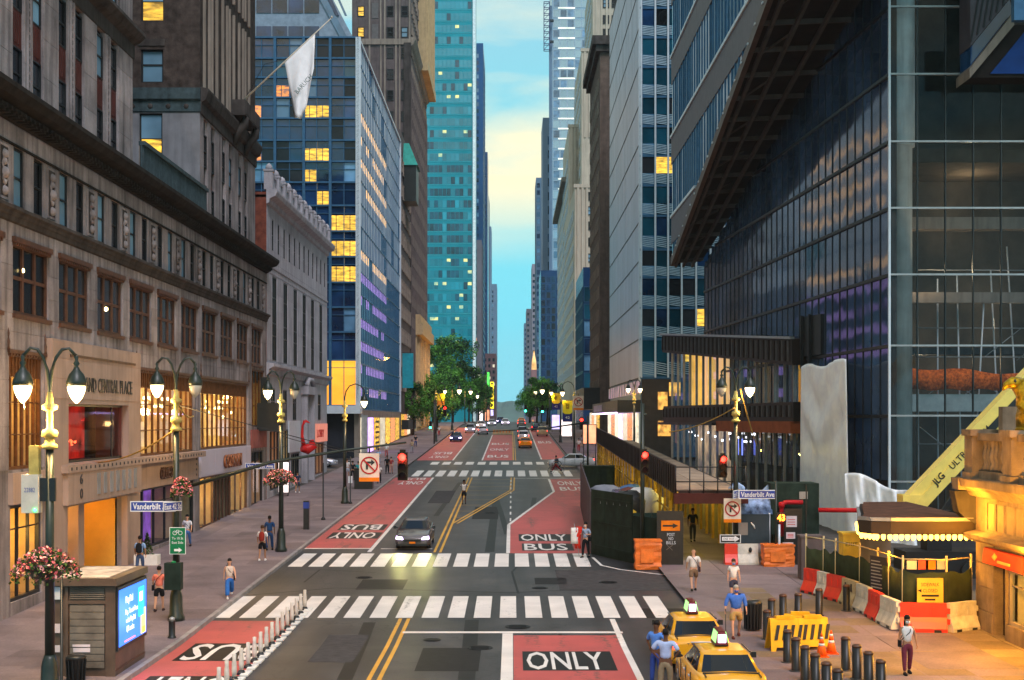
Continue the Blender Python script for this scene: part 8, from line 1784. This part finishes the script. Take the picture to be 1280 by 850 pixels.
    # clothes
    e = .016; V2 = [(pel+Vector((0,0,-.0)),(.15*B+e,.115*B+e)),(wa,(.122*B*(.88 if woman else 1)+e,.098*B+e)),(ch,(.148*B*(.93 if woman else 1)+e,.108*B+e)),(ch+Vector((0,0,.13)),(.075,.065))]; E2 = [(0,1),(1,2),(2,3)]
    for k in 'LR':
        i = len(V2); shd, el, wr = J['sh'+k], J['el'+k], J['wr'+k]; V2.append((shd,.06*B+e)); E2.append((2,i))
        if sleeve > 0: V2.append((shd.lerp(el, min(1, sleeve)),.045*B+e)); E2.append((i,i+1))
        if sleeve > 1: V2.append((el.lerp(wr, min(.95, sleeve-1)),.034+e)); E2.append((i+1,i+2))
    skin_obj('top', V2, E2, cloth(top), t)
    V3 = [(pel+Vector((0,0,.05)),(.128*B+e,.10*B+e)),(pel+Vector((0,0,-.04)),(.135*B+e,.11*B+e))]; E3 = [(0,1)]
    for k in 'LR':
        i = len(V3); hip, kn, an = J['hip'+k], J['kn'+k], J['an'+k]; wide = .03 if legs == 'wide' else 0; V3 += [(hip+Vector((0,0,-.05)),.092*B+e),(kn if legs != 'short' else hip.lerp(kn, .82),.064+e+wide+(.02 if legs == 'short' else 0))]; E3 += [(1,i),(i,i+1)]
        if legs != 'short': V3.append((kn.lerp(an, .93),.044+e+wide*1.6)); E3.append((i+1,i+2))
    skin_obj('shorts' if legs == 'short' else 'trousers', V3, E3, cloth(bot), t)
    for k in 'LR':
        an = J['an'+k]; q = MB(); q.grid([[(an.x+.045*math.cos(a)*w_, an.y+y_, an.z-.075+max(0,z_*math.sin(a)+.02)) for a in [j*math.pi/5-.0 for j in range(11)]] for y_, w_, z_ in ((.07,.7,.06),(.03,1.0,.10),(-.05,1.05,.08),(-.13,1.1,.055),(-.19,.75,.03))], 0, True, True, True); lobj('shoe', q, cloth(shoe), t)
    hc = cr+Vector((0,.0,.035)); q = MB(); n = 12
    if hat: q.lathe([(.105,-.02),(.10,.04),(.07,.085),(.01,.10)], hc, n); q.box(hc.x-.06,hc.x+.06,hc.y-.19,hc.y-.08,hc.z-.02,hc.z-.0); lobj('cap', q, cloth(hat), t)
    elif hair:
        rows = [[(hc.x+r_*math.cos(j*6.2832/n)*.98, hc.y+.012+r_*1.12*math.sin(j*6.2832/n), hc.z+z_+(.035 if math.sin(j*6.2832/n) < -.3 and z_ < .03 else 0)) for j in range(n)] for r_, z_ in ((.082,-.055),(.092,-.01),(.09,.04),(.065,.085),(.015,.102))]; q.grid(rows, 0, True, True, True)
        if longhair: q.tube([hc+Vector((0,.06,.03)), hc+Vector((0,.095,-.10)), hc+Vector((0,.10,-.24)), hc+Vector((0,.09,-.36))], [.07,.085,.075,.03], 8)
        lobj('hair', q, HR[hair], t)
    if detail:
        q = MB(); q.tube([ja+Vector((0,-.078,.055)), ja+Vector((0,-.098,.022)), ja+Vector((0,-.08,.012))], [.008,.014,.01], 5); 
        for sx in (-1,1): q.lathe([(.004,-.025),(.014,0),(.006,.03)], (sx*.082, ja.y+.02, ja.z+.05), 6)
        lobj('nose_and_ears', q, SK[skin], t); q = MB()
        for sx in (-1,1): q.lathe([(.002,-.009),(.011,0),(.002,.009)], (sx*.03, ja.y-.074, ja.z+.062), 6)
        q.box(-.022,.022,ja.y-.078,ja.y-.068,ja.z-.018,ja.z-.012); lobj('eyes_and_mouth', q, blackm, t)
    if mask: q = MB(); q.grid([[(x_*1.0, ja.y-.092+abs(x_)*.45, ja.z+z_) for x_ in (-.066,-.033,0,.033,.066)] for z_ in (-.04,.0,.04)], 0); o = lobj('face_mask', q, cloth(mask), t); o.modifiers.new('t','SOLIDIFY').thickness = .01
    if backpack:
        q = MB(); q.grid([[(w_*math.cos(a)*.9, .12*B+.07+.075*math.sin(a)*(1 if z_ > .02 else .8), ch.z-.28+z_) for a in [j*math.pi/5 for j in range(10)]] for w_, z_ in ((.10,.0),(.155,.05),(.16,.28),(.13,.40),(.05,.45))], 0, True, True, True); lobj('backpack', q, cloth(backpack), t)
        for sx in (-1,1): q = MB(); q.tube([(sx*.10,.10*B,ch.z+.12),(sx*.10,-.02,ch.z+.19),(sx*.10,-.14*B,ch.z+.05),(sx*.11,-.12*B,ch.z-.15)], .016, 5); lobj('strap', q, blackm, t)
    if bag:
        q = MB(); sx = 1 if bag[1] > 0 else -1; q.grid([[(sx*(.22*B)+.05*math.cos(a), .02+.13*math.sin(a), pel.z+z_) for a in [j*math.pi/4 for j in range(8)]] for z_ in (-.12,-.08,.06,.08)], 0, True, True, True); lobj('shoulder_bag', q, cloth(bag[0]), t)
        q = MB(); q.tube([(sx*.2*B,.06,pel.z+.06),(sx*.05,.14*B,ch.z),(-sx*.13,.02,ch.z+.20),(-sx*.05,-.14*B,ch.z),(sx*.2*B,-.02,pel.z+.06)], .012, 5); lobj('bag_strap', q, cloth(bag[0]), t)
    if cane: w_ = J['wrL'] if cane < 0 else J['wrR']; q = MB(); q.tube([w_+Vector((0,-.06,.02)), Vector((w_.x,-.0+w_.y-.14,0.02))], .014, 6); q.tube([w_+Vector((0,.04,.03)), w_+Vector((0,-.06,.04))], .018, 6); lobj('cane', q, blackm, t)
    return t
def G(x, y, side=True): return GP(x, y, KERB+.015 if side else .006)
PI = math.pi; Wt = (.72,.68,.66); Bk = (.012,.012,.015)
person('woman in wide blue trousers and pale top walking on the left kerb', G(287,747), 1.62, .25, 'l', (.62,.50,.42), (.03,.13,.42), Wt, 'b', .5, sleeve=0, legs='wide', woman=True, longhair=True, bag=(Bk, 1))
person('person in a coral shirt and black shorts walking away near the newsstand', G(199,764), 1.68, PI, 'l', (.80,.22,.16), Bk, (.05,.03,.03), 'b', .22, sleeve=.9, legs='short', build=1.05, bag=(Bk, 1))
person('person in white shirt with a red backpack walking away on the left pavement', G(328,701), 1.72, PI, 'm', Wt, Bk, Wt, 'br', .25, legs='short', backpack=(.28,.03,.02))
person('person in dark blue clothes walking just ahead of the red backpack', G(337,688), 1.78, PI, 'd', (.02,.06,.16), (.02,.05,.13), Bk, 'b', .25, legs='long')
person('person with a black backpack and light blue shirt by the potted shrub', GP(175,718,.14), 1.72, PI, 'm', (.25,.38,.62), (.05,.08,.16), Bk, 'b', .2, backpack=Bk)
person('person in a white print top and blue jeans coming past the purple shop window', G(234,684), 1.72, 0, 'l', (.55,.55,.60), (.06,.14,.36), Bk, 'b', .3, bag=(Bk, 1))
person('person in dark clothes walking by the pale stone building doorway', G(372,616), 1.72, PI, 'm', (.03,.04,.08), (.04,.05,.09), Wt, 'b', .3, legs='short', detail=False)
person('person in white shirt and pale shorts walking beside the news boxes', G(434,597), 1.78, PI, 'l', Wt, (.45,.50,.62), Wt, 'br', .4, legs='short', detail=False)
person('person in black standing left of the teal shirted one', G(441,600), 1.7, PI, 'm', Bk, Bk, Bk, 'b', .1, detail=False)
person('person in a teal shirt by the news boxes', G(448,600), 1.66, PI, 'm', (.02,.30,.32), (.30,.22,.10), Bk, 'b', .1, detail=False)
person('person in white top and dark trousers at the left kerb near the avenue', G(474,604), 1.66, 0, 'd', Wt, Bk, Bk, 'b', .2, detail=False)
person('person in black near the avenue corner, left of the pink dressed one', G(484,592), 1.74, 0, 'd', Bk, Bk, Bk, 'b', .2, detail=False)
person('person in a dull red outfit at the avenue corner', G(489,592), 1.62, PI, 'l', (.35,.06,.06), (.45,.22,.18), Bk, 'br', .2, detail=False)
person('person in light blue waiting at the avenue corner', G(473,582), 1.8, PI, 'l', (.35,.50,.70), (.15,.25,.45), Bk, 'b', .15, detail=False)
person('person in white top far left beyond the avenue', GP(483,572,.14), 1.75, 0, 'l', Wt, (.4,.1,.1), Bk, 'br', .2, detail=False)
person('photographer in white shirt and black shorts standing on the yellow lines', GP(580,630,.005), 1.74, 0, 'd', Wt, Bk, Bk, 'b', .12, arms=('up','up'), legs='short')
cy = thing('bicycle', 'dark bicycle ridden across the avenue in front of the white car', 'bicycle', GP(695,592,.005), None, D2R(-70))
for wy in (-.52,.52): q = MB(); n = 20; q.grid([[(xx, wy+r_*math.cos(a), .34+r_*math.sin(a)) for a in [j*6.2832/n for j in range(n)]] for xx, r_ in ((-.02,.32),(-.02,.34),(.02,.34),(.02,.32))], 0, True, False); q.grid([], 0) if False else None; lobj('wheel', q, tyre, cy)
q = MB(); q.tube([(0,-.52,.34),(0,-.38,.85),(0,-.36,1.0)],.02,6); q.tube([(0,-.4,.78),(0,.15,.85),(0,.52,.34),(0,-.02,.3),(0,-.4,.78)],.02,6); q.tube([(0,-.02,.3),(0,.17,.95)],.02,6); q.tube([(-.25,-.42,1.0),(.25,-.42,1.0)],.015,5); lobj('frame', q, mat('dark_red_cycle', (.15,.01,.01), .4), cy); q = MB(); q.box(-.07,.07,.08,.3,.95,1.0); lobj('saddle', q, blackm, cy)
rider = person('cyclist in dark red and black riding across the avenue', GP(695,592,.005)+Vector((0,0,.16)), 1.7, D2R(-70), 'm', (.04,.06,.10), (.25,.02,.03), Bk, 'b', .55, arms=('bent','bent'), detail=False, backpack=(.02,.03,.05))
person('worker in light blue shirt and black trousers holding a red flag at the hoarding', GP(732,697,.006), 1.76, -.6, 'l', (.30,.38,.52), Bk, Bk, 'b', .15, arms=('bent','bent'), mask=Wt, bag=(Bk, 1))
fgd = thing('warning_flag', 'red and white folded warning flag held by the worker at the hoarding corner', 'flag', GP(724,697,.006)); q = MB(); q.tube([(0,0,.1),(-.25,0,1.7)],.015,5); lobj('staff', q, alu, fgd); q = MB(); q.grid([[(-.2-.05*math.sin(i)+.1*j, .05*math.sin(j*2+i), .45+i*.22) for j in range(4)] for i in range(6)], 0); o = lobj('cloth', q, MT['red_canvas'], fgd); o.modifiers.new('t','SOLIDIFY').thickness = .01
q = MB(); q.grid([[(-.42+.12*j, -.04+.05*math.sin(j*2+i), .7+i*.2) for j in range(4)] for i in range(5)], 0); o = lobj('white_cloth', q, whitep, fgd); o.modifiers.new('t','SOLIDIFY').thickness = .01
person('silhouetted man in dark clothes walking through the yellow lit shed', GP(866,677,.14), 1.8, 0, 'd', Bk, (.03,.03,.03), Bk, 'b', .15)
person('man in white T-shirt with a shoulder strap and brown shorts walking toward the shed', G(867,739), 1.78, PI, 'l', Wt, (.20,.12,.07), Bk, None, .32, legs='short', build=1.05, bag=((.05,.03,.04), -1))
person('woman in white top with a blue face mask behind the man in the blue shirt', G(917,752), 1.66, 0, 'l', Wt, (.05,.05,.08), Wt, 'br', .2, sleeve=.5, legs='short', woman=True, mask=(.10,.22,.5))
person('heavy man in blue shirt and khaki shorts walking with a cane', G(920,797), 1.76, 0, 'l', (.06,.16,.55), (.48,.30,.10), (.12,.03,.02), 'g', .28, arms=('cane','s'), sleeve=1.5, legs='short', build=1.32, mask=(.04,.10,.42), cane=-1)
person('man in bright blue shirt facing his companion beside the taxis', (4.05,38.3,.01), 1.8, -.8, 'd', (.10,.25,.70), (.03,.06,.25), Bk, 'b', .08, arms=('hip','hip'), build=1.08)
person('man in pale blue shirt with hand on hip beside the taxis, nearest the camera', (4.15,36.9,.01), 1.78, PI-.35, 'd', (.42,.50,.75), (.25,.19,.12), Bk, 'b', .08, arms=('hip','hip'), build=1.15)
person('masked woman in white top and maroon trousers carrying a black bag on the plaza', (PX(1134,39.2),39.2,.155), 1.68, 0, 'm', Wt, (.16,.03,.05), Bk, 'b', .15, sleeve=0, woman=True, mask=Wt, longhair=True, bag=(Bk, -1))
r = random.Random(9); ds = ['in black','in white','in grey','in navy','in red','in tan']; dc_ = [Bk,Wt,(.25,.25,.27),(.04,.06,.16),(.4,.04,.04),(.4,.3,.18)]
for i, (x, y) in enumerate(((15,0),(8.6,176),(9.6,188),(8.9,228),(10.2,245),(-12.6,172),(-13.4,190),(-12.4,232),(9.5,262),(8.7,276))):
    if i == 0: continue
    person('small distant pedestrian %s on the %s pavement %s' % (ds[i % 6], 'left' if x < 0 else 'right', ['','just past the avenue','beside the neon shop strip','short of the champagne car','beyond the banners','just past the glass block','under the turquoise banner','by the first tree','near the far avenue','at the far avenue corner'][i]), (x, y, gz(y)+.15), 1.72, r.choice([0, PI]), 'lmd'[i % 3], dc_[i % 6], dc_[(i+3) % 6], Bk, 'b', .25, detail=False)
# ============================================================ TREES
barkm = mat('bark', (.06,.045,.035), .9, bump=.5); leafm = [mat('leaf_green', (.07,.24,.03), .7, var=.5, scale=.8, spec=.3), mat('leaf_light', (.14,.38,.05), .7, var=.4, scale=.8, spec=.3), mat('leaf_dark', (.018,.06,.016), .7, var=.4, scale=.8)]
def crown_mesh(seed, R, Hh, n=9000, leaf=.16):
    r = random.Random(seed); q = MB(); cl = []
    for i in range(46):
        a = r.uniform(0, 6.28); z = r.uniform(-1, 1); rr_ = math.sqrt(1-z*z)*r.uniform(.45, 1); cl.append((Vector((rr_*math.cos(a)*R, rr_*math.sin(a)*R, z*Hh*r.uniform(.6, 1))), r.uniform(.16, .30)*R, r.choice([0,0,1,2,2])))
    for i in range(n):
        c, rad, m_ = r.choice(cl); d = Vector((r.gauss(0,1), r.gauss(0,1), r.gauss(0,.7))).normalized()*rad*(.5+.5*r.random()**.4); p_ = c+d; s = leaf*r.uniform(.7, 1.5)
        u = Vector((r.uniform(-1,1), r.uniform(-1,1), r.uniform(-.5,.5))).normalized(); v = u.cross(Vector((r.uniform(-1,1), r.uniform(-1,1), 1))).normalized()
        mm = m_ if r.random() < .8 else 1
        q.face([p_-u*s, p_-v*s*.7, p_+u*s, p_+v*s*.7], mm)
    return q.mesh('crown', leafm, fix=False), cl
TR = [crown_mesh(k, 4.6, 4.4) for k in (1, 2, 3)]
def tree(label, x, y, h, r_, k, base=None, grp='street and park trees'):
    z = gz(y)+.1; t = thing('tree', label, 'tree', (x, y, z), grp); me, cl = TR[k]; o = link('crown', me, t, (0,0,h-r_*.95)); o.scale = (r_/4.6, r_/4.6, r_/4.6*.98); o.rotation_euler = (0,0,k*2+x); o['kind'] = 'stuff'
    q = MB(); q.tube([(0,0,0),(.1,0,h*.25),(0,.1,h*.5),(.1,0,h*.8)], [.28,.22,.17,.05], 8); lobj('trunk', q, barkm, t)
    for i in range(5): a = i*1.3+x; q = MB(); q.tube([(0,0,h*(.3+.06*i)), (r_*.3*math.cos(a),r_*.3*math.sin(a),h*(.42+.06*i)), (r_*.7*math.cos(a),r_*.7*math.sin(a),h*(.5+.08*i))], [.12,.08,.03], 6); lobj('limb', q, barkm, t)
tr = [('tallest park tree with a rounded crown against the teal tower', 566, 398, 25.5, 8.0),('broad park tree left of the tallest, touching the gold colonnade', 541, 372, 21.5, 6.5),('park tree stepping down to the right of the tallest', 586, 402, 17.5, 6.6),('low dense tree at the right end of the left tree row', 598, 430, 12.5, 5.2),('dark lower tree in front of the left tree row', 566, 345, 13.5, 6.0),('lower tree beneath the broad park tree', 546, 318, 12.0, 5.2),('small bright leaved street tree with lamps showing through it', 524, 276, 10.5, 4.6),('small street tree nearest the left shops', 516, 236, 9.5, 3.6),('young street tree behind the orange banner', 546, 262, 9.0, 3.8)]
for i, (lab, px, Y, h, rr_) in enumerate(tr): tree(lab, PX(px, Y), Y, h, rr_, i % 3)
for i, (lab, px, Y, h, rr_) in enumerate([('dense dark tree on the right above the far traffic', 671, 335, 11.5, 4.4),('second tree of the right row, lower and nearer the gap', 662, 368, 9.0, 3.9),('right hand tree partly behind the yellow banners', 684, 300, 10.0, 3.6)]): tree(lab, PX(px, Y), Y, h, rr_, (i+1) % 3)
tree('thin tree branches sticking out left of the yellow vertical sign', PX(608, 560), 560, 15, 4.2, 0); tree('smaller far tree beside the green vertical sign', PX(604, 600), 600, 18, 4.5, 2)
bpy.data.scenes.remove(TMPS)
# ============================================================ HAZE
hb = MB(); hb.box(-700, 700, -80, 4900, -60, 260)
hzo = wobj('haze', hb, [], None); hzo.data.materials.clear(); hm = bpy.data.materials.new('haze_air'); hm.use_nodes = True; hn = hm.node_tree; hn.nodes.remove(hn.nodes['Principled BSDF'])
pv = hn.nodes.new('ShaderNodeVolumePrincipled'); pv.inputs['Density'].default_value = .00009; pv.inputs['Color'].default_value = (.72,.9,1,1); hn.links.new(pv.outputs[0], hn.nodes['Material Output'].inputs['Volume']); hzo.data.materials.append(hm); hzo['kind'] = 'stuff'
